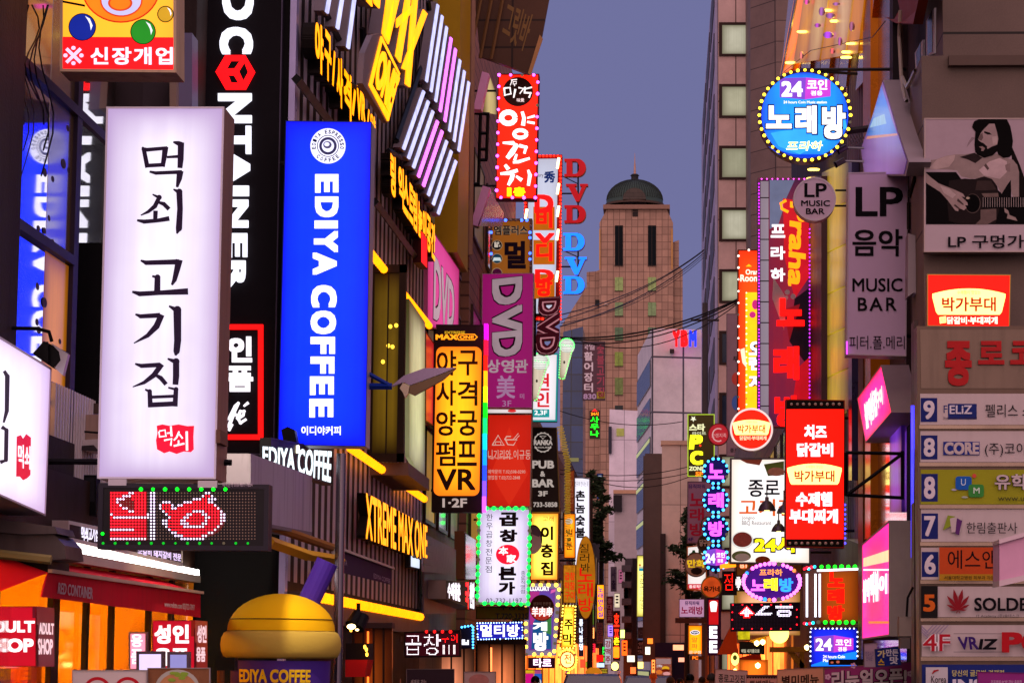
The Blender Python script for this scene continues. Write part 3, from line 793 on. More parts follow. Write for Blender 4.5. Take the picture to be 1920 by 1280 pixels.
# ================================================================== black container board on the return wall
pl = Y(DB - 0.15)
s = Sign('wall_sign', 'huge black wall board with white upright letters and a red cube emblem', pl, [(358, -40), (531, -40), (514, 852), (350, 852)], 0.12, P('141015', 0.6, var=0.35, scale=1.5), P('1a161b'), rim=0.01, frame=P('5a5266', 0.4))
for ch, r in (('D', (418, -20, 476, 39)), ('C', (413, 53, 475, 103)), ('N', (410, 177, 473, 232)), ('T', (428, 238, 472, 290)), ('A', (428, 287, 470, 344)), ('I', (428, 350, 468, 369)), ('N', (428, 376, 467, 428)), ('E', (428, 439, 465, 484)), ('R', (428, 490, 462, 542))):
    s.txt(ch, r, E('f2f0ff', 1.25), 0.05, rot=90, th=0.03)
hx = [c1(x, y) for x, y in [(1217, 410), (1272, 316), (1384, 316), (1439, 410), (1386, 508), (1274, 508)]]
hole = [[(1283, 392), (1305, 350), (1352, 350), (1325, 390)], [(1350, 408), (1380, 360), (1400, 412), (1374, 460)], [(1290, 430), (1322, 432), (1345, 472), (1306, 470)]]
s.art([(hx, E('f8141c', 1.2))], 'emblem', 0.03); s.art([([c1(*p) for p in h], P('1a1014')) for h in hole], 'emblem_hole')
rl = E('ff1414', 1.3)
s.art([((426, 609, 494, 618), rl), ((485, 618.2, 494, 814.8), rl), ((420, 815, 494, 824), rl)], 'neon_outline', 0.02)
s.txt('인', (429, 632, 474, 680), E('fff4ff', 1.25), 0.05, th=0.02); s.txt('품', (427, 687, 476, 735), E('fff4ff', 1.25), 0.05, th=0.02)
s.brush([[(400, 795, 5), (418, 780, 5), (424, 765, 6), (421, 795, 6), (432, 782, 5), (443, 762, 7), (448, 756, 5), (441, 770, 6), (430, 800, 6), (431, 806, 5), (437, 795, 4)], [(432, 782, 4), (446, 777, 4)], [(447, 786, 4), (457, 779, 5), (459, 771, 5), (452, 771, 5), (447, 784, 7), (452, 793, 6), (463, 786, 4)], [(458, 762, 3), (467, 755, 5)]], E('fff4ff', 1.25), th=0.02)
t = T('cabinet', 'pale metal service cabinet on the wall behind the yellow and red lightbox', 'cabinet', Y(22.5)(350, 205))
t.part('casing', MB().poly(Y(22.5), (330, 62, 360, 205), -0.3, 0), P('7a7494', 0.5)); t.part('edge', MB().poly(Y(22.4), (318, 140, 331, 203), -0.3, 0), P('a08878', 0.5))
t.part('panel', MB().poly(Y(22.6), (222, 135, 320, 203), -0.2, 0), P('4a4044', 0.6))

# ================================================================== blue lightbox
pl = Y(23.0)
s = Sign('lightbox_sign', 'tall vivid blue lightbox with white sideways letters and a round white crest', pl, [(536, 227), (697, 229), (686, 837), (521, 834)], 0.3, BL('0a3cff', 1.15, 0.8, '0a12e8', power=6), P('a09ab4', 0.4, 0.3), rim=0.008, frame=P('2436b0', 0.4), wall=XL)
for i, (ch, x0, y0, x1, y1) in enumerate((('E', 591, 327, 635, 362), ('D', 591, 369, 635, 408), ('I', 590, 414, 634, 429), ('Y', 589, 433, 634, 474), ('A', 587, 474, 632, 516), ('C', 584, 535, 632, 577), ('O', 583, 583, 631, 627), ('F', 583, 632, 629, 664), ('F', 583, 669, 628, 701), ('E', 582, 706, 627, 741), ('E', 581, 748, 626, 783))):
    s.txt(ch, (x0, y0, x1, y1), E('f8f4ff', 1.3), 0.055, rot=90)
s.txt('이디야커피', (566, 799, 640, 816), E('f4f4ff', 1.2), 0.03)
cx, cy = 616, 275.5
s.art([(ell(cx, cy, 33, 33, 48), E('e8e6ff', 1.2)), (ell(cx, cy, 20.5, 20.5, 40), P('2a2e6a')), (ell(cx, cy, 19, 19, 40), E('e8e6ff', 1.2)), (ell(cx, cy, 16.5, 16.5, 40), P('5a62a0')), (ell(cx, cy, 11.5, 11.5, 30), E('dcdcff', 1.2)), (ell(cx - 1, cy - 2, 8, 7, 12), P('8088c0')), (ell(cx - 2, cy - 3, 5, 4, 9), E('dcdcff', 1.2))], 'crest')
def arc_text(s, t, cx, cy, r, a0, a1, h, mat, wt=0.02, inward=False):
    mb = MB(); o = s.up(); n = len(t)
    for i, c in enumerate(t):
        if c == ' ': continue
        a = rad(a0 + (a1 - a0) * i / (n - 1)); wd = h * .62
        ux, uy = (-math.sin(a), math.cos(a)); vx, vy = (math.cos(a), math.sin(a))
        if inward: ux, uy, vx, vy = -ux, -uy, -vx, -vy
        X, Yy = cx + r * math.cos(a), cy + r * math.sin(a)
        Q = [(X - ux * wd / 2 + vx * h / 2, Yy - uy * wd / 2 + vy * h / 2), (X + ux * wd / 2 + vx * h / 2, Yy + uy * wd / 2 + vy * h / 2), (X + ux * wd / 2 - vx * h / 2, Yy + uy * wd / 2 - vy * h / 2), (X - ux * wd / 2 - vx * h / 2, Yy - uy * wd / 2 - vy * h / 2)]
        text(mb, s.pl, c, Q, o, 0, wt)
    s.part('lettering', mb, mat)
arc_text(s, 'EDIYA ESPRESSO', cx, cy, 26.5, 172, 368, 7.5, P('1c2060'), 0.03); arc_text(s, 'COFFEE', cx, cy, 26.5, 132, 48, 7.5, P('1c2060'), 0.03, True)
t = spot('spotlight', 'small grey spotlight under the foot of the blue lightbox', 22.6, [(528, 806), (540, 800), (553, 806), (560, 842), (545, 848), (533, 832)], [(545, 838), (560, 834), (562, 848), (548, 850)], [(510, 838), (530, 838), (536, 826)], E('fff0c8', 2.0))
# blue steel bracket with the arrow blade
t = T('arrow_sculpture', 'folded metal arrow blade on a blue bracket sticking out beside the blue lightbox', 'sculpture', Y(23.2)(760, 740))
pl = Y(23.2)
t.part('blade', MB().poly(pl, [(729, 727), (757, 704), (795, 690), (855, 689), (820, 703), (768, 722), (756, 716)], -0.05, 0), P('7d6c86', 0.3, 0.7, var=0.5, scale=4))
t.part('under_blade', MB().poly(pl, [(768, 723), (820, 704), (855, 690), (830, 712), (777, 741), (766, 736)], -0.06, -0.01), P('6a5440', 0.4, 0.6))
t.part('fin', MB().poly(pl, [(750, 728), (756, 718), (768, 724), (766, 738), (760, 746), (756, 736)], -0.02, 0.03), P('9a8a7a', 0.3, 0.7))
t.part('bracket', MB().bar(pl(686, 724), pl(735, 724), 0.03, 4).bar(pl(690, 700), pl(730, 722), 0.02, 4).bar(pl(686, 700), pl(686, 724), .02, 4), P('16308c', 0.4))
# small wall sign of the cafe with light grey panel and pennant
t = Sign('wall_sign', 'slanting blue white lettered strip along the wall under the blue lightbox', XL_(XL + .25), [(505, 820), (622, 842), (620, 910), (505, 872)], 0.08, P('0c1228', 0.5), rim=0.01)
t.txt('EDIYA COFFEE', [(490, 836), (620, 845), (618, 905), (490, 868)], E('eafaff', 1.3), 0.025)
t = T('metal_shutter_box', 'pale metal shutter box with streaks below the slanting blue strip', 'shutter box', PB(540, 1000))
t.part('casing', MB().poly(XL_(XL + .3), [(470, 850), (585, 892), (585, 1000), (470, 980)], -0.3, 0), P('a398a8', 0.5, grime=0.7)); t.part('lower_lip', MB().poly(XL_(XL + .31), [(470, 975), (585, 997), (585, 1003), (470, 982)], -0.3, 0), P('6a6068'))
t = T('pipe_arm', 'yellow folding awning arm reaching out above the inflatable cup', 'awning arm', Y(22)(560, 1040))
t.part('arm', MB().bar(Y(21)(505, 1015), Y(22)(575, 1040), 0.05, 4).bar(Y(22)(575, 1040), Y(23)(640, 1050), 0.045, 4), P('c08a1a', 0.5)); t.part('roller', MB().bar(Y(21.5)(505, 985), Y(23.5)(634, 1030), 0.04, 8), P('8a5a2a', 0.5)); t.part('end_cap', MB().lathe(Y(23.3)(629, 1030), [(0.001, -.03), (.045, -.02), (.045, .02), (.001, .03)], 12, Vector((0, 1, 0))), P('a8a0a0', 0.4))
t = T('pennant_awning', 'narrow dark purple fabric valance with faint lettering hung from a rail', 'awning', XL_(XL + .5)(690, 1090))
pp = XL_(XL + .5)
t.part('fabric', MB().poly(pp, [(635, 1030), (735, 1067), (733, 1095), (634, 1071)], -0.01, 0), P('3d2a44', 0.8, var=0.3)); t.part('rail', MB().poly(pp, [(635, 1026), (735, 1063), (735, 1067), (635, 1031)], 0.001, 0.03), P('b8a898', 0.4))
t.txt('EDIYA COFFEE', [(700, 1074), (731, 1085), (731, 1093), (700, 1083)], P('a890a8'), 0.0, pl=pp, off=0.004); t.txt('EDIYA', [(637, 1046), (650, 1050), (650, 1060), (637, 1056)], P('a890a8'), 0.0, pl=pp, off=0.004)
# steel pole
t = T('steel_pole', 'polished steel pole standing before the ribbed black front', 'pole', (Y(22.2)(640, 1200).x, 22.2, 0))
a = Y(22.2)(640, 850); t.part('shaft', MB().lathe((a.x, 22.2, 0), [(0.042, 0), (0.042, a.z)], 16), P('6a6068', 0.2, 0.9), smooth=True); t.part('base_plate', MB().lathe((a.x, 22.2, 0), [(.14, 0), (.14, .03), (.042, .031)], 16), STEEL)
# light added for the cup, then black stage lamps under the arcade
ll = bpy.data.lights.new('added_cup_light', 'SPOT'); ll.energy = 420; ll.color = (1, .86, .6); ll.spot_size = rad(60); ll.spot_blend = .6; ll.shadow_soft_size = .06
lo = bpy.data.objects.new('added_cup_light', ll); COL.objects.link(lo); lo.location = Y(22.0)(540, 850) + Vector((-.1, -3.2, 1.2)); lo.rotation_euler = (Y(21.4)(526, 1160) - lo.location).to_track_quat('-Z', 'Y').to_euler()  # added light for the cup, set in front of and above the small spotlight
t = T('stage_lamp', 'pair of black cylinder stage lamps, one glowing warm, under the ribbed front', 'lamp', Y(26)(665, 1190))
t.part('housing', MB().bar(Y(26)(672, 1152), Y(25.9)(659, 1172), 0.07, 10).bar(Y(26)(682, 1155), Y(25.9)(672, 1178), 0.06, 10), BLACKM); t.part('lens', MB().poly(Y(25.8), ell(659, 1174, 8, 5), 0, 0.02).poly(Y(25.8), ell(670, 1180, 3, 2), 0, 0.02), E('ffd890', 4)); t.part('yoke', MB().bar(Y(26)(672, 1130), Y(26)(672, 1152), 0.02, 4), BLACKM)
# inflatable cup
c = Y(21.4)(526, 1240); c.z = 0
t = T('inflatable_cup', 'giant inflatable cup with yellow domed lid, purple body and purple straw', 'inflatable cup', c)
zt = Y(21.4)(526, 1112).z; zr = Y(21.4)(526, 1204).z; k = 21.4 / F
R = 104 * k
t.part('cup_body', MB().lathe(c, [(R * .74, 0), (R * .80, .4), (R * .86, 1.2), (R * .90, zr - .15)], 40), P('4a2c8c', 0.55, var=0.2), smooth=True)
dome = [(R * .97 * math.cos(a), zr + 22 * k + (zt - zr - 22 * k) * math.sin(a)) for a in [i * math.pi / 20 for i in range(11)]]
t.part('dome_lid', MB().lathe(c, dome, 40), P('ffc410', 0.8, var=0.08, scale=1.5, bump=0.08), smooth=True)
t.part('lid_seam', MB().lathe(c, [(R * .925 + .004, zr + 42 * k), (R * .925 + .008, zr + 43 * k), (R * .915 + .004, zr + 44 * k)], 40), P('6a4a10'))
rim_ = [(R * .97 + 34 * k * .36 * math.cos(a), zr - 4 * k + 25 * k * math.sin(a)) for a in [i * math.pi / 6 - math.pi / 2 for i in range(7)]]
t.part('rim', MB().lathe(c, [(R * .6, zr - 30 * k)] + rim_ + [(R * .9, zr + 22 * k)], 40), P('c8a848', 0.8, var=0.12, bump=0.08), smooth=True)
t.part('straw', MB().bar(Y(21.5)(580, 1125), Y(21.5)(614, 1052), 0.095, 16), P('4a2c9c', 0.5), smooth=True)
mb = MB(); tx = 'EDIYA COFFEE'; zz0, zz1 = Y(21.4 - R * .88)(526, 1279).z, Y(21.4 - R * .88)(526, 1254).z
vs, fs, nv = glyphs(tx, 0.04, False)
for q_, (u, v, _) in enumerate(vs):
    a = -math.pi / 2 + (u - 0.5) * 1.55; r_ = R * (.885 + .01 * v) + 0.008 + 3e-4 * (q_ // nv)
    mb.v.append(c + Vector((r_ * math.cos(a), r_ * math.sin(a), zz0 + (zz1 - zz0) * v)))
mb.f = list(fs); mb.mi = [0] * len(fs)
t.part('lettering', mb, P('f4c41c', 0.5))
# adult shop boxes, banner, small boxes
def boxsign(label, D, q, xr, face, side, lines, slines, cat='sign'):
    s = Sign('box_sign', label, Y(D), q, 0.05, face, P('7a1420'), rim=0.006, cat=cat)
    x1 = q[2]; d1 = D * (VPX - x1) / (VPX - xr)
    ps = XL_(Y(D)(x1, q[1]).x + 0.004)
    y_ = lambda x, y: y + (VPY - y) * (x - x1) / (VPX - x1)
    Q = [(x1, q[1]), (xr, y_(xr, q[1])), (xr, y_(xr, q[3])), (x1, q[3])]
    s.part('side_panel', MB().poly(ps, Q, -0.03, 0), side)
    for t_, r in lines: s.txt(t_, r, E('fff0f4', 1.15), 0.05)
    for t_, r in slines:
        s.txt(t_, [(r[0], y_(r[0], r[1])), (r[2], y_(r[2], r[1])), (r[2], y_(r[2], r[3])), (r[0], y_(r[0], r[3]))], E('ffe4ec', .8), 0.04, pl=ps, off=0.004)
    return s
boxsign('red box sign with bold white latin lettering at the frame edge by the shop door', 17.0, (-60, 1136, 69, 1249), 102, E('d8102a', .85), E('8a1c30', .5), [('ADULT', (-34, 1163, 66, 1185)), ('SHOP', (-30, 1196, 64, 1222))], [('ADULT', (72, 1166, 100, 1188)), ('SHOP', (70, 1196, 98, 1226))])
boxsign('red box sign with white hangul lettering below the red awning', 18.6, (286, 1162, 366, 1253), 389, E('d8102a', .85), E('a02418', .6), [('성인', (290, 1170, 355, 1206)), ('용품', (290, 1214, 354, 1248))], [('성인', (369, 1170, 386, 1204)), ('용품', (367, 1212, 384, 1240))])
s = Sign('screen', 'small tilted white screen beside the red hangul box sign', Y(17.6), (256, 1220, 308, 1262), 0.05, E('e8e4ff', 1.0), P('5a4a58', .4, .5), rim=0.02, cat='screen')
s = Sign('screen', 'second small pale violet screen in front of the red hangul box sign', Y(17.5), (314, 1221, 356, 1262), 0.05, E('a8a0e8', .8), P('5a4a58', .4, .5), rim=0.02, cat='screen')
s = Sign('poster', 'pink framed poster with white rings beside the red hangul box sign', Y(18.9), (242, 1184, 276, 1256), 0.04, BL('ffb8d8', .9, .8), P('8a6a78'), rim=0.012, cat='poster')
s.txt('용', (246, 1188, 268, 1212), E('fff4fa', 1.1), 0.03); s.txt('품', (246, 1216, 268, 1244), E('fff4fa', 1.1), .03)
s = Sign('banner', 'pale paper banner with red arcs on a stand at the lower edge', Y(15.6), (136, 1255, 276, 1330), 0.02, P('d8c8c4', .7, var=.1), P('a89a98'), rim=0.004, cat='banner')
s.art([(ell(183, 1294, 26, 26), P('c8182a')), (ell(183, 1294, 20, 20), P('d8c8c4', .7, var=.1)), (ell(240, 1294, 26, 26), P('c8182a')), (ell(240, 1294, 20, 20), P('d8c8c4', .7, var=.1))])
s = Sign('banner', 'food photo banner of noodles beside the pale paper banner', Y(15.65), (277, 1251, 394, 1330), 0.02, P('8a5a3c', .7, var=.5, scale=12), P('a89a98'), rim=0.004, cat='banner')
s.art([(ell(333, 1290, 42, 36, 24), P('b8b4a8')), (ell(333, 1292, 36, 31, 24), P('c88a5a', var=.5, scale=20))] + [(ell(333 + rnd.uniform(-18, 18), 1272 + rnd.uniform(-12, 10), 7, 3, 8, rnd.random()), P('8fae3a')) for _ in range(9)])
t = T('traffic_light', 'small black lamp head beside inflatable cup', 'lamp', Y(20.5)(425, 1262))
t.part('housing', MB().poly(Y(20.5), (405, 1232, 440, 1256), -0.15, 0), BLACKM); t.part('post', MB().bar(Y(20.5)(414, 1256), (Y(20.5)(414, 1256).x, 20.5, 0), .03, 8), P('6a3a1a'))
# ================================================================== left row beyond the arcade
GLASSD = MIRROR('17141a', 0.05, 0.5)
def facade(name, label, X, D0, D1, ztop, mat, side=-1, depth=9, rows=(), cols=0, wmat=None, fin=None, cat='building'):
    """a building of the street row: front on the plane x = X, window grid as parts"""
    t = T(name, label, cat, (X, (D0 + D1) / 2, 0))
    x2 = X + side * depth
    t.part('wall', MB().box((min(X, x2), D0, 0), (max(X, x2), D1, ztop)), mat)
    s_ = -side; step = (D1 - D0) / max(cols, 1)
    for z0, z1 in rows:
        for c in range(cols):
            y0 = D0 + step * (c + .15); y1 = D0 + step * (c + .85)
            wm = wmat[rnd.randrange(len(wmat))] if isinstance(wmat, list) else wmat
            o = t.part('window', MB().box((X + s_ * .002, y0, z0), (X + s_ * .03, y1, z1)), wm)
            mb = MB(); g = X + s_ * .05
            for a, c_ in (((y0 - .06, z0 - .06), (y1 + .06, z0)), ((y0 - .06, z1), (y1 + .06, z1 + .06)), ((y0 - .06, z0), (y0, z1)), ((y1, z0), (y1 + .06, z1))): mb.box((min(X, g), a[0], a[1]), (max(X, g), c_[0], c_[1]))
            t.part('frame', mb, P('4a3a34', 0.4, .3), o)
    return t
WARMW = [MIRROR('241a14', .06, .4), E('c8953a', .45, .4, 1.5), MIRROR('2a2226', .08, .45), E('8a6a48', .3, .4, 1.5)]
b = facade('glass_front_building', 'brown building with window grid between the diagonal light tubes and the red bulb sign', -3.75, 37.4, 47, 17, TILE('9a7a68', '4a3630', 1.2, 1.5, 1), rows=[(4.2, 5.6), (6.4, 8.2), (9, 10.8), (11.6, 13.2)], cols=4, wmat=WARMW)
b.part('ochre_pier', MB().box((-3.76, 41.2, 8.6), (-3.34, 43.4, 17)), P('b8921c', .5)); b.part('drain_pipe', MB().bar((-3.36, 44.0, 9), (-3.36, 44.0, 17), .06, 8), P('a07a68', .4))
b2 = facade('dvd_building', 'narrow brick building carrying pink and purple signs beyond the window grid building', -3.6, 47.2, 62, 16, TILE('a87460', '6a4a40', .5, .25, 1, .5), rows=[(4, 5.6), (7, 8.6), (10, 11.6)], cols=4, wmat=WARMW)
facade('low_building', 'low brown building with sloping eave behind the dark pub sign', -3.7, 62.2, 86, 9.2, TILE('6f5344', '3e2e26', 1.5, 1, 1), rows=[(3.6, 5), (6.2, 7.6)], cols=5, wmat=WARMW)
b = T('tilted_board', 'dark brown board with painted hangul hanging high over the red bulb sign', 'sign', Y(45)(960, 140))
b.part('sheet', MB().poly(Y(45), [(884, -60), (1040, -60), (1015, 73), (992, 139), (900, 105)], -0.15, 0), TILE('5b3d2c', '2e1f18', 1, .5, 0)); 
mb = MB(); text(mb, Y(45), '그릿바', [(952, 0), (1002, 30), (982, 98), (940, 70)], .004, 0, .02); b.part('lettering', mb, P('8a6a40', .5))
b.part('edge', MB().poly(Y(45), [(1012, 66), (1018, 74), (995, 143), (990, 138)], .001, .03), P('c09060', .5))
mb = MB()
for xa in (905, 925, 946): mb.bar(Y(44.8)(xa, -20), Y(44.8)(xa - 25, 110), .03, 4)
b.part('strut', mb, P('7a5a3a'))
# tilted pink fins with a yellow leaf panel
for i, (q, lb) in enumerate((([(904, 134), (917, 138), (902, 205), (887, 205)], 'pale pink slanted fin sign edge with yellow leaf panel beside the red bulb sign'), ([(905, 348), (919, 352), (896, 424), (882, 420)], 'pale pink slanted fin sign edge below the black ladder frame'))):
    t = T('fin_sign', lb, 'sign', Y(44 + i)(*q[2]))
    t.part('fin', MB().poly(Y(44 + i), q, -.3, 0), P('e8a8dc', .5))
    t.part('panel', MB().poly(XL_(-3.2), [(919, 145), (930, 175), (931, 215), (908, 210)] if i == 0 else [(920, 356), (945, 400), (942, 425), (900, 424)], -.02, 0), BL('e8cc80', .8, .5, 'a08030', ax=1) if i == 0 else MIRROR('9a5a8a', .15, .4))
t = T('ladder_frame', 'black steel ladder frame holding nothing beside the red bulb sign', 'frame', Y(45)(890, 345))
p = Y(45); mb = MB()
for a, c in (((882, 212), (878, 345)), ((901, 214), (897, 345)), ((915, 214), (912, 300)), ((880, 212), (918, 214)), ((880, 345), (900, 345)), ((898, 250), (914, 250)), ((898, 280), (914, 280)), ((898, 300), (914, 300))): mb.bar(p(*a), p(*c), .03, 4)
t.part('frame', mb, BLACKM)
# pink aslant dvd board
px_ = XL_(-3.45)
s = Sign('wall_board', 'pink board aslant on the wall with grey outlined letters beside ribbed black front', px_, [(801, 418), (860, 505), (858, 628), (800, 612)], .15, BL('e8489c', .95, .75, 'd02a80', ax=1), P('c86a9a'), rim=.02)
s.txt('DVD', [(812, 475), (852, 535), (850, 622), (810, 600)], P('5a2a4a'), .05); s.txt('DVD', [(813, 478), (851, 537), (849, 620), (811, 598)], E('c8a8b4', .8), .03)
s = Sign('wall_board', 'red board aslant on the wall behind yellow and black vertical sign', XL_(-3.48), [(797, 620), (850, 700), (850, 820), (797, 790)], .1, BL('e02a30', .8, .6, ax=1), P('7a1a20'), rim=.02)
s = Sign('wall_board', 'thin tall red letter strip at the end of yellow channel letters', XL_(-3.3), [(788, 430), (800, 448), (800, 505), (788, 492)], .1, E('f01418', 1.0), P('3a1010'), rim=.01)
# ------- yellow and black vertical sign with rainbow tube
s = Sign('lightbox_sign', 'yellow and black vertical lightbox with a rainbow light tube along its edge', Y(38.6), [(813, 608), (906, 609), (902, 960), (809, 959)], .3, P('2a1c18', .5), P('2a1c18', .5), rim=.01, wall=XL)
r = []
for cx, cy, a0 in ((818 + 12, 650 + 12, 180), (903 - 12, 650 + 12, 270), (899 - 12, 929 - 12, 0), (811 + 14, 929 - 12, 90)):
    r += [(cx + 12 * math.cos(rad(a0 + i * 18)), cy + 12 * math.sin(rad(a0 + i * 18))) for i in range(6)]
s.part('lit_field', MB().poly(s.pl, r, .007, .009), BL('ffd61e', 1.1, .72, 'f0941a', power=2.5))
s.lay = .011
s.txt('EXTREME', (834, 621, 872, 626), E('e8b020', .8), .04); s.txt('MAX', (817, 627, 858, 637), E('f2c020', 1), .05)
s.art([([(860, 626), (890, 626), (896, 632), (890, 638), (860, 638), (856, 632)], E('f2c020', 1)), ([(861, 627.5), (889, 627.5), (893.5, 632), (889, 636.5), (861, 636.5), (858, 632)], P('2a1c18'))])
s.txt('ONE', (862, 629, 889, 635.5), E('f2c020', 1), .03)
IN2 = P('3d230f', .6, var=.1)
for i, row in enumerate(('야구', '사격', '양궁', '펌프')):
    for j, c in enumerate(row): s.txt(c, (819 + 40 * j - i * .5, 657 + 56.5 * i, 856 + 40 * j - i * .5, 704 + 56.5 * i), IN2, .02)
s.txt('VR', (819, 879, 892, 919), IN2, .025); s.txt('1·2F', (830, 934, 876, 951), E('d8c0b8', .7), .03)
hues = ['ff10ff', 'ff1040', 'ff2010', 'ffc010', 'c8ff10', '10ff20', '10ff80', '10e0ff', '10a0ff', '2a50ff', '8a50ff', 'd060f0']
mb = MB(); n = len(hues)
for i in range(n): mb.m = i; mb.poly(Y(38.5), (908 - .35 * i, 607 + 353 / n * i, 914.5 - .35 * i, 607 + 353 / n * (i + 1) - .2), -.1, .02)
s.part('rainbow_tube', mb, [E(h, 1.5) for h in hues])
# ------- red bulb sign
s = Sign('bulb_sign', 'bright red vertical sign with white brush lettering, violet bulbs and a brown disc', Y(45.5), [(934, 139), (1011, 139), (1006, 374), (929, 373)], .3, BL('fb2a10', 1.1, .85), P('7a1a14'), rim=.02, wall=-3.6)
c3 = Cv(860, 100, 1 / 3.927)
s.art([(ell(971, 172.5, 28.5, 27.5), P('452119', .5))], 'disc')
wh = E('fff8f8', 1.5)
ring = lambda cx, cy, rx, ry, wd, n=14: [(cx + rx * math.cos(6.2832 * i / n), cy + ry * math.sin(6.2832 * i / n), wd) for i in range(n + 1)]
s.brush([[(335, 255, 14), (340, 310, 14), (385, 300, 12), (378, 255, 12), (338, 258, 12)], [(418, 265, 16), (405, 330, 10)], [(440, 255, 12), (478, 262, 12), (450, 300, 8)], [(490, 250, 14), (485, 290, 12)], [(490, 265, 10), (540, 252, 12)], [(480, 292, 14), (530, 295, 16), (518, 330, 14)],
         [(385, 200, 7), (430, 195, 7)], [(395, 200, 7), (380, 240, 5)], [(400, 212, 6), (425, 210, 6), (424, 228, 6), (402, 230, 6), (402, 212, 6)], [(412, 230, 6), (412, 245, 6)]], E('fff0f0', 1.2), c3)
s.txt('味覺', (969, 185, 983, 192), E('fff0f0', .9), .02)
s.brush([ring(366, 478, 50, 42, 38), [(468, 432, 22), (482, 480, 26), (474, 535, 30)], [(505, 480, 12), (562, 464, 18)], [(505, 508, 16), (560, 518, 18)], ring(455, 597, 46, 28, 28),
         [(325, 662, 14), (400, 664, 30), (424, 684, 36), (392, 735, 42), (358, 776, 30)], [(446, 682, 26), (496, 696, 28), (484, 742, 18)], [(428, 745, 16), (412, 792, 22)], [(400, 806, 18), (440, 802, 24), (524, 776, 18)],
         [(342, 824, 22), (368, 858, 30)], [(308, 890, 18), (375, 885, 30), (436, 864, 24)], [(402, 890, 30), (390, 930, 32), (366, 975, 20)], [(424, 908, 16), (466, 938, 28)], [(512, 862, 16), (526, 900, 28), (514, 978, 22)]], wh, c3)
s.txt('1', (951, 353, 959, 369), E('ffe010', 1.3), .06); s.txt('층', (963, 352, 985, 369), E('ffe010', 1.3), .06)
s.bulbs(along([(936, 141.5), (1009, 141.5), (1004, 371.5), (931, 371)], 28), E('e070ff', 3), .028, .03)
# ------- brown bulb sign
s = Sign('bulb_sign', 'brown orange sign with dark hangul, game icons and unlit bulb sockets', Y(52), [(919, 410), (998, 410), (997, 560), (918, 560)], .25, BL('b06420', .6, .8), P('8a6a58'), rim=.05, wall=-3.6)
s.txt('엠플러스', (926, 423, 990, 441), E('c8a888', .5), .07); s.txt('엠플러스', (926, 423, 990, 441), P('2a1830'), .03)
s.txt('멀', (946, 452, 986, 504), P('241530'), .045)
for cy, c1_, in ((460, '1a1420'), (485, '2a8ab0'), (512, '8a2a7a')): s.art([(ell(932, cy, 10, 9.5), E('c8a888', .5)), (ell(932, cy, 9, 8.5), P(c1_))], 'icon')
s.art([((927, 458, 934, 464), E('e0d0c0', .7)), (ell(929, 456, 2.4, 2.4, 10), E('e0d0c0', .7)), (ell(934, 456, 2.4, 2.4, 10), E('e0d0c0', .7)), ([(935, 461), (938, 459), (938, 464)], E('e0d0c0', .7)),
       ([(926, 483), (938, 483), (940, 490), (936, 489), (928, 489), (924, 490)], E('e0f0f0', .7))], 'icon')
s.bulbs([(x, 413) for x in (929, 938, 958, 967, 976)] + [(921, y) for y in (424, 449, 462, 487)] + [(995, y) for y in (424, 462, 500)], P('b09888', .4), .03, .012); s.bulbs([(948, 413), (978, 413), (988, 413), (921, 436), (921, 476), (994, 436), (994, 446), (994, 475), (994, 486)], E('4a80ff', 2.5), .032, .014)
# ------- purple dvd sign
s = Sign('lightbox_sign', 'flat magenta vertical sign with big grey sideways letters outlined in black', Y(50), [(904, 513), (1001, 512), (998, 765), (902, 764)], .3, BL('a3146e', .75, .9), P('c8a8bc', .5), rim=.012, frame=P('c8b0c0', .5), wall=XL)
for m_, wt_, dd in ((P('2a0c24'), .085, 1.2), (E('a88e98', .8), .045, 0)):
    for ch, a, bb in (('D', 521, 571), ('V', 574, 622), ('D', 621, 668)): s.txt(ch, (923 - dd, a - dd, 979 + dd, bb + dd), m_, wt_, rot=90, skew=-.12)
for i, c in enumerate('상영관'): s.txt(c, (914 + 26 * i, 674, 938 + 26 * i, 699), E('a88e98', .9), .03)
s.txt('美', (931, 704, 966, 747), E('b080a8', .8), .02); s.txt('3F', (942, 751, 959, 762), E('b080a8', .8), 0.0); s.txt('미', (975, 738, 983, 748), E('b080a8', .8), .01)
# ------- red restaurant sign
s = Sign('lightbox_sign', 'plain deep red sign with thin pale house and bowl icon and phone lines', Y(51), [(914, 776), (998, 776), (995, 950), (912, 950)], .3, BL('d8200e', .9, .82), P('c8a090'), rim=.02, wall=XL)
s.art([([(955, 800), (990, 950 - 62), (955, 948), (920, 888)], BL('de2a14', .92, .95))], 'pattern')
pk = E('f0c0b0', .75)
s.brush([[(923, 834, 2), (934, 816, 2), (945, 834, 2), (923, 834, 2)], [(929, 833, 1.5), (929, 828, 1.5), (939, 828, 1.5), (939, 833, 1.5)], [(947, 822, 2), (952, 833, 2), (963, 834, 2), (969, 824, 2), (947, 824, 2)], [(958, 818, 2), (950, 818, 2), (946, 824, 2)], [(962, 824, 1.2), (972, 812, 1.2)], [(966, 824, 1.2), (974, 816, 1.2)]], pk, name='icon')
s.txt('니기리와 이규동', (915, 843, 995, 861), pk, 0.0); s.txt('Hearty Rice Ball & Beef Bowl', (916, 856, 962, 861), pk, 0.0)
s.txt('예약문의 T.02)598-0290', (915, 880, 985, 889), pk, 0.0); s.txt('영업점 T.02)722-2848', (915, 891, 975, 900), pk, 0.0)
t = Sign('small_sign', 'thin white strip sign squeezed between magenta sign and red sign', Y(51.2), (914, 766, 998, 775), .2, BL('f4e8e8', .9, .8), P('8a7a7a'), rim=.01, cat='sign')
t.art([(ell(960, 770, 8, 3), E('e03030', .9))])
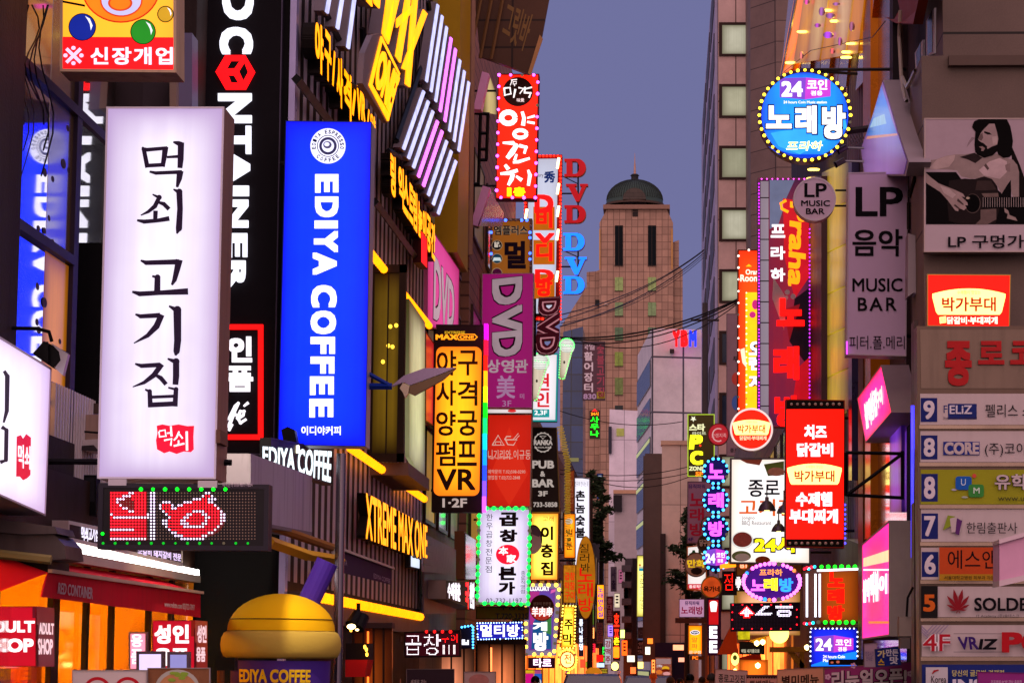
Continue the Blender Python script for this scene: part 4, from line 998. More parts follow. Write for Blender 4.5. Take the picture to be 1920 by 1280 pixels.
# ------- white sign with green bulbs
s = Sign('bulb_sign', 'white vertical restaurant sign with black brush hangul, red disc and green bulb border', Y(47.5), [(897, 951), (996, 951), (992, 1134), (893, 1132)], .3, BL('f2eaff', 1.25, .75, 'c8b0e0'), P('4a4048'), rim=.04, frame=P('c8d8c8', .5), wall=XL)
for i, c in enumerate('한우곱창전문점'): s.txt(c, (912 - i * .3, 963 + 16.2 * i, 924 - i * .3, 975.5 + 16.2 * i), P('241c30'), 0.0)
for c, r_ in (('곱', (936, 960, 972, 986)), ('창', (937, 992, 970, 1016)), ('본', (935, 1062, 968, 1087)), ('가', (935, 1090, 966, 1114))): s.txt(c, r_, P('2a1420'), .055)
s.art([(ell(952, 1039, 22, 18.5), E('f01838', 1.0))], 'disc'); s.txt('本', (935, 1024, 953, 1040), E('fff0f4', 1.2), .03); s.txt('家', (950, 1039, 968, 1054), E('fff0f4', 1.2), .03)
for i, c in enumerate('종로직영점'): s.txt(c, (977 - i * .2, 1070 + 8.6 * i, 985 - i * .2, 1077.5 + 8.6 * i), P('241c30'), 0.0)
s.txt('02-732-1197', (912, 1121, 979, 1130), P('241c30'), 0.0, sp=1.1)
s.bulbs(along([(899, 953), (994, 953), (990, 1132), (895, 1130)], 40), E('18f060', 1.8), .04, .05)
# ------- lower small signs
s = Sign('board', 'brown orange board with dark phone digits under the green bulb sign', Y(48), [(893, 1136), (992, 1137), (991, 1161), (892, 1160)], .1, P('a0702a', .6), P('5a4a30'), rim=.02, cat='sign')
s.txt('T.720-3335', (929, 1149, 990, 1159), P('3a2a50'), .02); s.txt('부동산', (936, 1130, 985, 1143), P('3a2a50'), .02)
s = Sign('led_sign', 'blue LED sign with white block hangul and blue dotted border', Y(46), [(892, 1166), (981, 1164), (983, 1197), (894, 1200)], .12, E('2a2ad8', .7, .3, 8), P('1a1a2a'), rim=.02)
s.txt('멀티방', (901, 1170, 974, 1193), E('f4f0ff', 1.8), .03); s.bulbs(along([(895, 1167.5), (979, 1166), (980, 1195.5), (896, 1198)], 44), E('a0c8ff', 2.5), .012, .02)
s = Sign('led_sign', 'red and white LED dot sign low on the street beside purple pennant', Y(33.5), [(758, 1184), (863, 1180), (864, 1231), (758, 1232)], .12, P('1a0a10', .4), P('1a1216'), rim=.02)
s.art([((760, 1186, 862, 1229), E('4a0818', .5))], 'lit_backing')
def ledtext(s, t, r, mat, pitch, wt=.03, size=.42):
    """dot-matrix rendering of a word"""
    vs, fs, _ = glyphs(t, 0.004, False); x0, y0, x1, y1 = r; mb = MB(); o = s.up()
    tris = [[vs[i] for i in f] for f in fs]
    def inside(u, v):
        for p_ in tris:
            c = False; j = len(p_) - 1
            for i in range(len(p_)):
                if (p_[i][1] > v) != (p_[j][1] > v) and u < (p_[j][0] - p_[i][0]) * (v - p_[i][1]) / (p_[j][1] - p_[i][1]) + p_[i][0]: c = not c
                j = i
            if c: return True
        return False
    nx, ny = int((x1 - x0) / pitch), int((y1 - y0) / pitch)
    for i in range(nx):
        for j in range(ny):
            if inside((i + .5) / nx, 1 - (j + .5) / ny): mb.poly(s.pl, ell(x0 + (i + .5) * pitch, y0 + (j + .5) * pitch, pitch * size, pitch * size, 6), o)
    s.part('led_matrix', mb, mat, kind='stuff')
ledtext(s, '곱창', (758, 1188, 828, 1228), E('fff0f8', 2.0), 2.3, .04); ledtext(s, '구이', (828, 1188, 858, 1204), E('ff2020', 1.5), 2.0); ledtext(s, 'Ⅲ', (830, 1208, 855, 1226), E('fff0f0', 1.8), 2.2, .04)
s.bulbs([(800 + 15 * i, 1183.5) for i in range(4)], E('ff2020', 1.5), .02)
s = Sign('led_sign', 'small LED box with blue bulb edge showing a white shape beside red LED sign', Y(42), [(862, 1176), (888, 1172), (889, 1214), (862, 1216)], .15, P('2a2a48', .4), P('1a1a2a'), rim=.02)
s.art([([(866, 1198), (872, 1198), (872, 1203), (876, 1203), (876, 1199), (879, 1199), (879, 1208), (866, 1208)], E('f4f0ff', 1.6))]); s.bulbs([(887, 1175 + 5.5 * i) for i in range(8)] + [(866 + 6 * i, 1175 - i) for i in range(4)], E('60b0ff', 2.5), .018)
s = Sign('blade_sign', 'white and black blade sign with crowded hangul and a red panel seen aslant', XL_(XL + .35), [(835, 1087), (890, 1090), (889, 1143), (834, 1122)], .25, P('2a2028', .5), P('8a7a70'), rim=.01)
s.txt('수제청춘', [(838, 1091), (862, 1092), (862, 1128), (838, 1120)], E('fff4ff', 1.3), .05); s.txt('국', [(871, 1091), (878, 1091), (878, 1142), (871, 1139)], E('ff2030', 1.3), .05); s.txt('천밥', [(879, 1091), (888, 1091), (888, 1141), (879, 1139)], E('fff4ff', 1.2), .05)
t = T('canopy', 'stepped grey sheet metal canopy beyond ribbed black front', 'canopy', (XL, 40, 3))
mb = MB()
for i in range(5): mb.poly(XL_(XL + .12 + .03 * i), [(793, 1002 + 14 * i), (852, 1030 + 9 * i), (852, 1041 + 9 * i), (793, 1015 + 14 * i)], -.02, 0)
mb.poly(XL_(XL + .1), [(795, 1000), (855, 1030), (855, 1150), (795, 1150)], -.02, 0)
t.part('sheet', mb, P('7a6a74', .4, .4, grime=.4))
t.part('box', MB().poly(Y(43), (852, 995, 870, 1085), -.6, 0), P('8a5a3c', .6)); t.part('pane', MB().poly(XL_(Y(43)(870, 1040).x), [(871, 1000), (890, 1012), (890, 1085), (871, 1085)], -.02, .02), MIRROR('8a8088', .1, .4))
# ------- tall red bulb border sign, hanging letter signs
s = Sign('bulb_sign', 'tall white sign with red letters on orange plates and red bulb border', Y(62), [(984, 291), (1054, 290), (1048, 600), (980, 600)], .4, BL('d8dcf4', .9, .75), P('6a1a18'), rim=.1, frame=P('9a1a1a', .5))
s.arms(-3.6, [330, 520], r=.04)
s.txt('秀', (1020, 321, 1041, 343), P('1a4ab8'), .04); s.txt('Luxury', (998, 325, 1019, 334), P('7a5a4a'), 0.0)
OR, RD = E('d8700c', .7), E('fa1408', 1.15)
s.art([((1000, 388, 1040, 432), OR), ((1000, 450, 1040, 496), OR), ((1000, 514, 1040, 560), OR)], 'plate', .03)
s.txt('D', (1002, 365, 1038, 400), E('e81414', 1.1), .06, rot=0); s.txt('V', (1003, 437, 1040, 456), E('e81414', 1.1), .05); s.txt('D', (1003, 505, 1038, 530), E('e81414', 1.1), .06)
s.txt('비', (1005, 393, 1036, 428), RD, .045); s.txt('디', (1005, 455, 1036, 490), RD, .045); s.txt('방', (1005, 520, 1036, 556), RD, .045)
s.bulbs(along((985, 293, 1051, 598), 110), E('ff3018', 2), .03, .03)
mb = MB()
for a, y0 in ((1046, 296), (1046, 344), (1046, 386), (1045, 430), (1044, 508), (986, 392)): mb.bar(Y(61.8)(a + 2, y0), Y(61.8)(a - 1, y0 + 20), .03, 6)
s.part('tube', mb, E('ffe8a0', 2.5))
def slab(mb, ch, x0, y0, x1, y1, pl, t0, t1):
    fx = lambda u, v: (x0 + (x1 - x0) * u, y0 + (y1 - y0) * v)
    if ch == 'D':
        o = [(.0, .0), (.6, 0)] + [(.6 + .36 * math.sin(a), .5 - .5 * math.cos(a)) for a in [i * math.pi / 10 for i in range(1, 10)]] + [(.6, 1), (0, 1), (0, .86), (.1, .86), (.1, .14), (0, .14)]
        inn = [(.36, .14), (.5, .14)] + [(.5 + .2 * math.sin(a), .5 - .36 * math.cos(a)) for a in [i * math.pi / 8 for i in range(1, 8)]] + [(.5, .86), (.36, .86)]
        # build as left part and bowl so that the counter stays open
        mb.poly(pl, [fx(*p) for p in [(0, 0), (.36, 0), (.36, 1), (0, 1), (0, .86), (.1, .86), (.1, .14), (0, .14)]], t0, t1)
        outer = [(.36, 0), (.6, 0)] + [(.6 + .38 * math.sin(a), .5 - .5 * math.cos(a)) for a in [i * math.pi / 10 for i in range(1, 10)]] + [(.6, 1), (.36, 1)]
        inner = [(.36, .14), (.5, .14)] + [(.5 + .18 * math.sin(a), .5 - .36 * math.cos(a)) for a in [i * math.pi / 10 for i in range(1, 10)]] + [(.5, .86), (.36, .86)]
        for i in range(len(outer) - 1): mb.poly(pl, [fx(*outer[i]), fx(*outer[i + 1]), fx(*inner[i + 1]), fx(*inner[i])], t0, t1)
    else:
        mb.poly(pl, [fx(*p) for p in [(0, 0), (.48, 0), (.48, .13), (.4, .13), (.58, .62), (.74, .13), (.64, .13), (.64, 0), (1, 0), (1, .13), (.92, .13), (.6, 1), (.46, 1), (.1, .13), (0, .13)]], t0, t1)
for col, ys, lb in (('d01420', (298, 345, 385), 'upper trio of dark red slab letters hanging free against the sky'), ('2090ff', (437, 482, 518), 'lower trio of glowing blue slab letters hanging free against the sky')):
    t = T('letter_sign', lb, 'sign', Y(62)(1078, ys[2] + 34))
    for k, (ch, y0) in enumerate(zip('DVD', ys)):
        x0 = 1058 + (0, 3, 0)[k] - (0 if col[0] == 'd' else 2); w_ = 41
        mb = MB(); slab(mb, ch, x0 + 1, y0 + .6, x0 + w_ + 1, y0 + 33.6, Y(62), -.14, -.01); t.part('letter_shell', mb, P('a8704a', .5))
        mb = MB(); slab(mb, ch, x0, y0, x0 + w_, y0 + 33, Y(62), 0, .02); t.part('letter', mb, E(col, .75 if col[0] == 'd' else 1.25))
    pb = Y(62.12)
    t.part('bracket', MB().bar(pb(1084, ys[0]), pb(1084, ys[2] + 30), .02, 4).bar(pb(1050, ys[1] + 18), pb(1084, ys[1] + 18), .02, 4).bar(pb(1050, ys[0] + 30), pb(1084, ys[1]), .012, 4), DARK)
# ------- maroon neon letter box
s = T('neon_sign', 'maroon box sign cut around sideways neon outline letters', 'sign', Y(59.5)(1025, 668))
pl = s.pl = Y(59.5)
for i, (ch, y0, y1) in enumerate((('D', 556, 594), ('V', 586, 640), ('D', 622, 666))):
    for m_, g_, th_ in ((P('6a1a34', .5), .14, .16), ):
        s.txt(ch, [(1010 - i * 2, y0), (1051 - i, y0 + 1), (1049 - i, y1), (1007 - i * 2, y1 - 1)], m_, .12, rot=90, th=.15, off=-.15 + .004 * i, skew=-.1, name='letter')
    s.txt(ch, [(1011 - i * 2, y0 + 2), (1050 - i, y0 + 3), (1048 - i, y1 - 2), (1008 - i * 2, y1 - 3)], E('e0909c', .6), .05, rot=90, th=.02, off=.012 + .004 * i, skew=-.1, name='neon_tube'); s.txt(ch, [(1011 - i * 2, y0 + 2.4), (1050 - i, y0 + 3.4), (1048 - i, y1 - 2.4), (1008 - i * 2, y1 - 3.4)], P('6a1a34', .5), .015, rot=90, th=.012, off=.024 + .004 * i, skew=-.1, name='letter')
s.part('bracket', MB().bar(pl(1003, 560), pl(1003, 668), .03, 4).bar(pl(1003, 590), pl(1015, 590), .03, 4).bar(pl(1003, 640), pl(1012, 640), .03, 4).bar(pl(1003, 600), (-3.7, 59.5, pl(1003, 600).z), .03, 4), BLACKM)
# ------- microphones
def mic(label, D, head, tip, r, edge):
    t = T('microphone_sign', label, 'sign', Y(D)(*tip)); pl = Y(D)
    (hx, hy), (tx, ty) = head, tip; dx, dy = tx - hx, ty - hy; L = math.hypot(dx, dy); ux, uy = dx / L, dy / L; nx, ny = -uy, ux
    body = [(hx + nx * r * .95, hy + ny * r * .95), (tx + nx * r * .4, ty + ny * r * .4), (tx - nx * r * .4, ty - ny * r * .4), (hx - nx * r * .95, hy - ny * r * .95)]
    hd = ell(hx, hy, r * 1.1, r * 1.05, 24)
    t.part('handle', MB().poly(pl, body, -.25, 0), BL('e8d8c0', .95, .6, '9a7a5a')); t.part('head', MB().poly(pl, hd, -.3, .03), BL('f6f6ee', 1.2, .8, 'b8c0b0'))
    mb = MB()
    for k in range(-4, 5):
        y = hy + k * r * .22; hw = math.sqrt(max(.01, 1 - (k * .21) ** 2)) * r
        mb.poly(pl, [(hx - hw, y - .35), (hx + hw, y - .35), (hx + hw, y + .35), (hx - hw, y + .35)], .032, .036)
    t.part('grille', mb, P('9a9a90', .4)); 
    t.part('switch', MB().poly(pl, ell(hx + dx * .5, hy + dy * .5, 2, 3, 10), .002, .01), P('8a8078'))
    pts = hd[4:] + hd[:1]; o = along(body, 34) + [p_ for p_ in along(ell(hx, hy, r * 1.12, r * 1.08, 24), 26) if (p_[0] - hx) * ux + (p_[1] - hy) * uy < r * .2]
    me_ = MB()
    for p_ in o: me_.poly(pl, ell(p_[0], p_[1], 1.1, 1.1, 6), .036, .05)
    t.part('neon_edge', me_, E('70ff90', 1.6), kind='stuff')
    t.part('bracket', MB().bar(pl(hx, hy) + Vector((0, .2, 0)), (-3.7, D + .2, pl(hx, hy).z), .03, 4), DARK)
mic('glowing microphone shaped sign with green neon outline against the far tower', 66, (1063, 648), (1053, 710), 12.5, 0); mic('glowing microphone shaped sign partly hidden by the magenta sign', 60.5, (1013, 678), (1000, 750), 15, 0)
# ------- white teal sign
s = Sign('lightbox_sign', 'white lightbox with red hangul and teal border and foot label', Y(64), [(999, 662), (1047, 662), (1044, 790), (996, 790)], .3, BL('f4eef4', 1.1, .8), P('2a9a9a'), rim=.04, frame=E('20a8a8', .7), wall=-3.7)
s.txt('현', (1003, 700, 1030, 732), E('e02030', 1), .03); s.txt('인', (1003, 735, 1030, 763), E('e02030', 1), .03); s.art([((999, 767, 1030, 782), E('18a0a0', .9))]); s.txt('2,3F', (1002, 769, 1026, 779), E('f4f4f4', 1), .03)
# ------- pub sign
s = Sign('lightbox_sign', 'dark charcoal pub sign with pale latin letters and round badge', Y(65), [(998, 800), (1044, 801), (1050, 960), (996, 960)], .3, P('3a3230', .5), P('8a7448'), rim=.02, wall=-3.7)
pw_ = E('c8b8b0', .75)
s.art([([(1018 + (18.5 if i % 2 else 17) * math.cos(i * .1963), 829 + (19.5 if i % 2 else 18) * math.sin(i * .1963)) for i in range(32)], pw_), (ell(1018, 829, 15.5, 16.5, 28), P('2e2826')), ((998, 824, 1037, 836), P('2e2826'))], 'badge'); s.txt('RANKA', (1001, 824.5, 1036, 834), pw_, .05); s.txt('HOUSE', (1006, 837, 1031, 840), pw_, .02); s.brush([[(1012, 817, 1), (1018, 822, 1.4), (1024, 817, 1), (1012, 817, 1)], [(1018, 822, 1), (1018, 825, 1)]], pw_)
s.txt('PUB', (998, 863, 1039, 878), pw_, .04); s.txt('&', (1013, 883, 1022, 893), pw_, .03); s.txt('BAR', (998, 898, 1039, 913), pw_, .04); s.txt('3F', (1009, 920, 1027, 930), pw_, .04); s.txt('733-5858', (1000, 941, 1045, 950), pw_, .03)
t = T('chain_trim', 'gold rope light trim running down the edge of the dark pub sign', 'trim', Y(64.8)(1055, 1000))
mb = MB(); 
for i in range(70):
    x = 1044 + 14 * min(1, i / 20) + (i % 2) * 1.5; mb.poly(Y(64.8), [(x, 800 + i * 3.2), (x + 11, 798.6 + i * 3.2), (x + 11, 800 + i * 3.2), (x, 801.6 + i * 3.2)], -.02, .03)
t.part('rope', mb, E('c89a28', .55), kind='stuff')
# ------- yellow lightbox
s = Sign('lightbox_sign', 'warm yellow lightbox with brush hangul and a pale round head drawing', Y(65.5), [(996, 961), (1048, 961), (1046, 1087), (994, 1087)], .3, BL('ffe878', 1.15, .75, 'f0b030'), P('9a7430'), rim=.02, wall=-3.7)
s.art([(ell(1000, 1010, 17, 27, 24), P('3a2f48')), (ell(999, 1014, 15.5, 24, 24), P('d8cce0')), ([(996, 985), (1010, 988), (1016, 1000), (1010, 1006), (996, 1000)], P('7a6a90')), (ell(1012, 1022, 4, 6, 12), P('d8cce0'))], 'drawing')
for i, c in enumerate('이층집'): s.txt(c, (1014, 986 + 33 * i, 1037, 1012 + 33 * i), P('3a2010'), .04)
s.txt('고래', (1018, 967, 1038, 977), P('6a7a20'), 0.0)
# ------- luxury bulb sign
s = Sign('bulb_sign', 'slightly keystoned colourful sign with warm bulb border and white latin heading', Y(60.8), [(982, 1093), (1052, 1093), (1042, 1228), (984, 1228)], .3, BL('5a5ad0', .8, .7, '9a3ab0'), P('8a6a40'), rim=.12, frame=E('b0a0c8', .45))
s.art([([(993, 1108), (1012, 1108), (1000, 1170), (994, 1170)], E('c83a9a', .7)), ([(1000, 1165), (1030, 1140), (1034, 1216), (996, 1216)], E('1a5a9a', .8)), ([(1012, 1180), (1034, 1150), (1034, 1190)], E('4a9a50', .6)), ([(1034, 1105), (1046, 1103), (1040, 1109), (1032, 1112)], E('e060b0', .9))], 'pattern')
s.txt('LUXURY', (994, 1098, 1031, 1107), E('ffffff', 1.2), .04); s.txt('게', (999, 1165, 1026, 1182), E('ffffff', 1.3), .05); s.txt('방', (1000, 1184, 1028, 1219), E('ffffff', 1.3), .06)
s.bulbs(along([(985, 1096), (1049, 1096), (1039, 1226), (987, 1226)], 26), E('ffb84a', 3), .045, .04)
s = Sign('round_sign', 'round red and brown skewer sign with white hanzi in front of the warm bulb sign', Y(59.8), ell(1016, 1139, 23, 25, 32), .15, BL('c83020', .8, .8), P('7a3a20'), rim=.02)
s.art([([(x, y) for x, y in ell(1016, 1139, 21.5, 23.5, 32) if y < 1140], P('5a2a1a', var=.5, scale=18))]); s.txt('羊肉串', (997, 1137, 1036, 1155), E('ffe4e0', 1.2), .04); s.txt('양꼬치 전문점', (1000, 1128, 1033, 1134), P('c8a890'), .02); s.txt('중국음식점', (1008, 1158, 1025, 1162), P('ffd0c0'), 0.0)
s = Sign('led_sign', 'low violet sign with glaring white pink hangul below the warm bulb sign', Y(60), (990, 1232, 1040, 1252), .15, P('6a2a5a', .5), P('4a2040'), rim=.02)
s.txt('타로', (1000, 1233.5, 1034, 1250), E('ffdcff', 2), .03)
s = Sign('lightbox_sign', 'low box of magenta, orange and blue panels below the glaring violet sign', Y(57), (982, 1254, 1017, 1290), .3, E('e8902a', .8), P('6a4a30'), rim=.02)
s.art([((983, 1262, 1000, 1290), E('e0108a', .9)), ((1002, 1262, 1016, 1290), E('2a60c8', .9)), (ell(1009, 1278, 6, 7), E('d8d8e0', .8)), ((984, 1255, 1000, 1260), E('e8c020', .9)), ((1003, 1255, 1014, 1262), E('c04a8a', .8))])
# ------- farther small signs on the left
s = Sign('oval_sign', 'tall orange oval sign with dark and red brush hangul', Y(96), ell(1098, 1082, 18.5, 78, 40), .15, E('c07410', .75, .15), P('8a5010'), rim=.03)
s.arms(-3.8, [1050, 1110], r=.04)
for i, c in enumerate('질러봐'): s.txt(c, (1086 + i, 1019 + 18 * i, 1104 + i, 1036 + 18 * i), P('1a2a10'), 0.0)
for i, c in enumerate('노래방'): s.txt(c, (1083 + i, 1064 + 28 * i, 1113 - i, 1090 + 28 * i), E('e01808', 1), .015)
s = Sign('lightbox_sign', 'bright white lightbox with bold black hangul behind the orange oval sign', Y(103), (1077, 895, 1106, 1062), .3, BL('f4f0ff', 1.2, .8), P('8a8088'), rim=.03, wall=-3.9)
for i, c in enumerate('촌놈숯불'): s.txt(c, (1079, 919 + 23 * i, 1097, 939 + 23 * i), P('1a1620'), .04)
s.txt('친구와 만나는 곳', (1078, 902, 1103, 911), P('5a5a6a'), 0.0)
s = Sign('lightbox_sign', 'small yellow lightbox with dark hangul beside the white lightbox', Y(88), (1057, 962, 1079, 1046), .3, BL('ffc820', 1.05, .75, 'e89010'), P('8a6010'), rim=.03, wall=-3.8)
for i, c in enumerate('벌툰'): s.txt(c, (1061, 991 + 25 * i, 1074, 1005 + 25 * i), P('2a1a08'), .02)
s.art([(ell(1067, 977, 7, 6, 16), E('e0d0c0', .8)), (ell(1067, 1011, 4, 4, 12), P('2a1a08'))], 'icon')
s = Sign('lightbox_sign', 'dull orange slanted sign board with faint writing above small yellow lightbox', Y(86), [(1060, 886), (1077, 880), (1077, 958), (1060, 960)], .2, P('b0602a', .5), P('6a3a1a'), rim=.02)
s.txt('한방오리', (1061, 900, 1075, 945), P('e8b070'), 0.0, rot=-90)
s = Sign('lightbox_sign', 'orange gold sign with crowded red writing below small yellow lightbox', Y(84), (1056, 1058, 1080, 1130), .2, E('c87a14', .8, .3, 9), P('6a3a10'), rim=.02)
for i in range(3): s.txt(('곱창', '막창', '구이')[i], (1059, 1072 + 18 * i, 1078, 1087 + 18 * i), E('f03010', .9), .03)
s = Sign('bulb_sign', 'pale yellow bulb bordered lightbox with two black hangul', Y(83), [(1056, 1134), (1079, 1134), (1078, 1215), (1049, 1215)], .25, BL('ffe458', 1.25, .7, 'f0b020'), P('8a6a20'), rim=.05, wall=-3.7)
s.txt('주', (1058, 1160, 1074, 1180), P('1a1208'), .03); s.txt('막', (1055, 1187, 1074, 1208), P('1a1208'), .03); s.txt('덩기덕', (1058, 1144, 1074, 1152), P('4a3a10'), 0.0)
s.bulbs(along([(1056, 1135), (1079, 1135), (1077, 1214), (1050, 1214)], 34), E('ffe070', 2.5), .025, .03)
s = Sign('round_sign', 'round glowing cream disc ringed with yellow bulbs', Y(82.5), ell(1064, 1236, 14.5, 16.5, 28), .2, BL('ffe0b0', 1.3, .8), P('8a6a20'), rim=.04)
s.txt('전', (1058, 1225, 1071, 1243), E('e86a20', 1), .02); s.bulbs(ell(1064, 1236, 17, 19, 24), E('ffd850', 2.5), .032)
s = Sign('lightbox_sign', 'narrow bluish white lettered strip behind cream bulb disc', Y(110), (1085, 1158, 1094, 1230), .2, P('4a4a6a'), P('3a3a4a'), rim=.02)
for i in range(4): s.txt('롱나불명'[i], (1086, 1160 + 15 * i, 1093, 1173 + 15 * i), E('e0ecff', 1.5), .04)
FAR = [((1119, 1095, 1133, 1160), 120, E('ffc418', 1.1), '노래연습실', E('3a40c0', .9), 'yellow far lightbox with blue and red hangul left of the crimson strip'),
       ((1137, 1117, 1150, 1168), 128, P('6a1626'), '홍대포차', P('c08090'), 'dull crimson far sign strip beside yellow far lightbox'),
       ((1118, 1166, 1131, 1206), 122, P('8a6258'), '코오르', P('4a3a60'), 'dull brown far sign under yellow far lightbox'),
       ((1133, 1196, 1147, 1246), 118, E('c8c0d0', .8), '강맥주', E('a02030', .6), 'pale far lightbox with red black hangul'),
       ((1149, 1144, 1163, 1238), 116, P('241814'), '호프촌', E('ff3818', 1.4), 'black far sign with glowing red and yellow hangul'),
       ((1118, 1226, 1132, 1240), 117, E('f01414', 1.1), '', None, 'small plain red glowing far sign above tiny white neon'),
       ((1145, 1062, 1156, 1108), 150, P('7a6a80'), '사출', P('3a2a50'), 'greyish far wall sign high above the street'),
       ((1196, 1175, 1209, 1196), 140, P('3a343c'), '시그널', P('6a6068'), 'dark grey far sign under the tall cream lightbox'),
       ((1194, 1184 + 15, 1210, 1228), 138, P('1a1416'), '샘바맛', P('8a7a78'), 'black far sign under dark grey far sign'),
       ((1105, 769, 1125, 822), 200, P('3a3420'), '사우나', E('20ff30', 1.3), 'green lettered sauna sign with red top on the far wall'),
       ((1119, 887, 1131, 935), 190, P('2a4a9a'), '국선도', E('c8d8f0', .6), 'blue vertical far sign with pale hangul'),
       ((1126, 1252, 1140, 1262), 112, E('b8a828', .8), '편의점', P('4a3a10'), 'olive yellow low far sign near taxi roof')]
for r, D, m_, tx, tm, lb in FAR:
    s = Sign('far_sign', lb, Y(D), r, .2, m_, P('4a4044'), rim=.03)
    if tx:
        h = (r[3] - r[1]) / len(tx)
        if r[2] - r[0] > r[3] - r[1] - 4 or tx in ('편의점', '시그널'): s.txt(tx, (r[0] + 1, r[1] + (r[3] - r[1]) * .25, r[2] - 1, r[3] - (r[3] - r[1]) * .25), tm, .03)
        else: s.vtx(tx, (r[0] + 2, r[1] + 3 + (8 if tx == '사우나' else 0), r[2] - 2, r[3] - 3), tm, .03)
    if tx == '사우나': s.txt('24시', (1108, 772, 1122, 779), E('ffc020', 1.1), .03); s.art([([(1115, 766), (1120, 771), (1110, 771)], E('ff2020', 1.3))])
    if tx == '호프촌': s.part('lit_box', MB().poly(Y(D), (1150, 1212, 1161, 1232), .01, .05), E('ffb020', 1.2)); s.lay = .05; s.txt('촌', (1151, 1194, 1161, 1208), E('f0e020', 1.3), .03)
s = Sign('far_sign', 'tall cream lightbox with thin vertical latin and hangul in mid street', Y(140), [(1194, 1040), (1214, 1040), (1212, 1156), (1193, 1156)], .3, BL('fff4b0', 1.15, .65, 'd8c850'), P('6a6048'), rim=.04)
s.arms(1.0, [1060, 1140], x=1214, r=.06)
s.txt('YBM어학원', (1199, 1074, 1207, 1140), P('3a6a9a'), 0.0, rot=90); s.art([((1198, 1057, 1202, 1060), E('d03030', .8)), ((1198, 1061, 1206, 1063), E('3050b0', .8)), ((1198, 1064, 1206, 1070), E('2aa8c8', .8))], 'logo')
for r, D, m_, lb in (((1146, 1240, 1160, 1256), 114, E('ffe8b0', 1.4), 'round cream lantern cluster above car roofs'), ((1163, 1180, 1171, 1195), 130, E('e8ffb0', 1.3), 'small pale green glowing far sign'), ((1210, 1212, 1219, 1226), 125, E('fff0d0', 2), 'tiny bright doorway lamp box before dark purple shop'), ((1119, 1242, 1133, 1250), 113, E('c8d8ff', 1.3), 'tiny white neon strip sign'), ((1105, 1142, 1113, 1170), 118, E('70a030', .6), 'tiny green blue far sign behind orange oval tip'), ((1098, 1240, 1104, 1250), 110, E('b8b020', .8), 'tiny dim yellow far plate'), ((1170, 1100, 1177, 1140), 150, P('8a6a68'), 'narrow grey pink blade on far wall')):
    s = T('small_light_sign', lb, 'sign', Y(D)(r[0], r[3])); c_ = ((r[0] + r[2]) / 2, (r[1] + r[3]) / 2)
    s.part('panel', MB().poly(Y(D), r if 'round' not in lb else ell(*c_, 7, 8, 16), -.1, 0), m_); s.part('casing', MB().poly(Y(D), (r[0] - .5, r[1] - .8, r[2] + .5, r[3] + .8), -.25, -.105), P('3a3034'))
# fill of the far left row
for i, (D0, D1, zt, X, h, lb) in enumerate(((86.2, 104, 9.5, -3.8, '6a5048', 'narrow brown house behind the small yellow lightboxes'), (104.2, 126, 10.5, -3.9, '5a4a50', 'dim grey house behind the orange oval sign'), (126.2, 160, 9.0, -3.6, '544448', 'far dim house with small shop lights'))):
    facade('row_house', lb, X, D0, D1, zt, TILE(h, '2e2424', 1.2, .8, 1), rows=[(3.6, 5), (6.2, 7.6)], cols=6, wmat=WARMW)

MORE = [((1106, 1176, 1114, 1196), 126, E('ffd070', 1.2), 'tiny amber plate under the green blue far sign'), ((1152, 1112, 1162, 1138), 146, BL('ffe8c8', 1.0, .6), 'small cream blade above the black far sign'),
 ((1166, 1200, 1176, 1228), 132, E('ff7a20', 1.2), 'orange far blade beside the stacked balconies'), ((1176, 1228, 1190, 1240), 128, E('fff0d8', 1.3), 'white far fascia low by the stacked balconies'), ((1106, 1206, 1116, 1222), 124, E('e02848', 1.1), 'small crimson glowing plate beside red far sign'),
 ((1212, 1160, 1222, 1176), 150, E('60d8e8', .9), 'small cyan far plate right below the tall cream lightbox'), ((1214, 1196, 1224, 1206), 134, E('ff9a30', 1.3), 'small orange doorway light before dark violet shop'), ((1262, 1208, 1282, 1218), 130, E('ffdca0', 1.0), 'pale yellow strip over dark violet shop'),
 ((1140, 1172, 1150, 1192), 126, E('d8a0ff', .9), 'small lilac far plate above pale far lightbox'), ((1088, 1236, 1096, 1250), 104, E('ff5030', 1.2), 'small vermilion plate near the orange canopy'), ((1196, 1240, 1206, 1252), 120, E('ffe0a0', 1.4), 'glowing cream menu box above grey blue car'),
 ((1182, 1250, 1192, 1262), 118, E('ff8a40', 1.2), 'tiny orange lantern by grey blue car'), ((1104, 1110, 1112, 1134), 122, E('f0e8ff', 1.1), 'small white far blade hidden by the orange oval sign'), ((1130, 1212, 1134, 1240), 119, E('30e060', 1.2), 'thin green neon line at far shop'),
 ((1222, 1236, 1228, 1262), 128, E('ffb050', 1.3), 'thin amber door light beside burger poster'), ((1272, 1232, 1288, 1240), 126, E('f8d8b0', .9), 'dim cream shop strip right of burger poster'), ((1160, 1068, 1168, 1092), 156, E('c86a90', .7), 'rose far blade high in mid street')]
for r, D, m_, lb in MORE:
    s = T('small_light_sign', lb, 'sign', Y(D)(r[0], r[3]))
    s.part('panel', MB().poly(Y(D), r, -.1, 0), m_); s.part('casing', MB().poly(Y(D), (r[0] - .5, r[1] - .8, r[2] + .5, r[3] + .8), -.25, -.105), P('3a3034'))
    s.pl = Y(D); s.lay = .01; s.art([((r[0] + (r[2] - r[0]) * .25, r[1] + (r[3] - r[1]) * (.15 + .22 * q), r[2] - (r[2] - r[0]) * .25, r[1] + (r[3] - r[1]) * (.27 + .22 * q)) , P('3a2a2a')) for q in range(3)] if r[3] - r[1] > 15 else [])
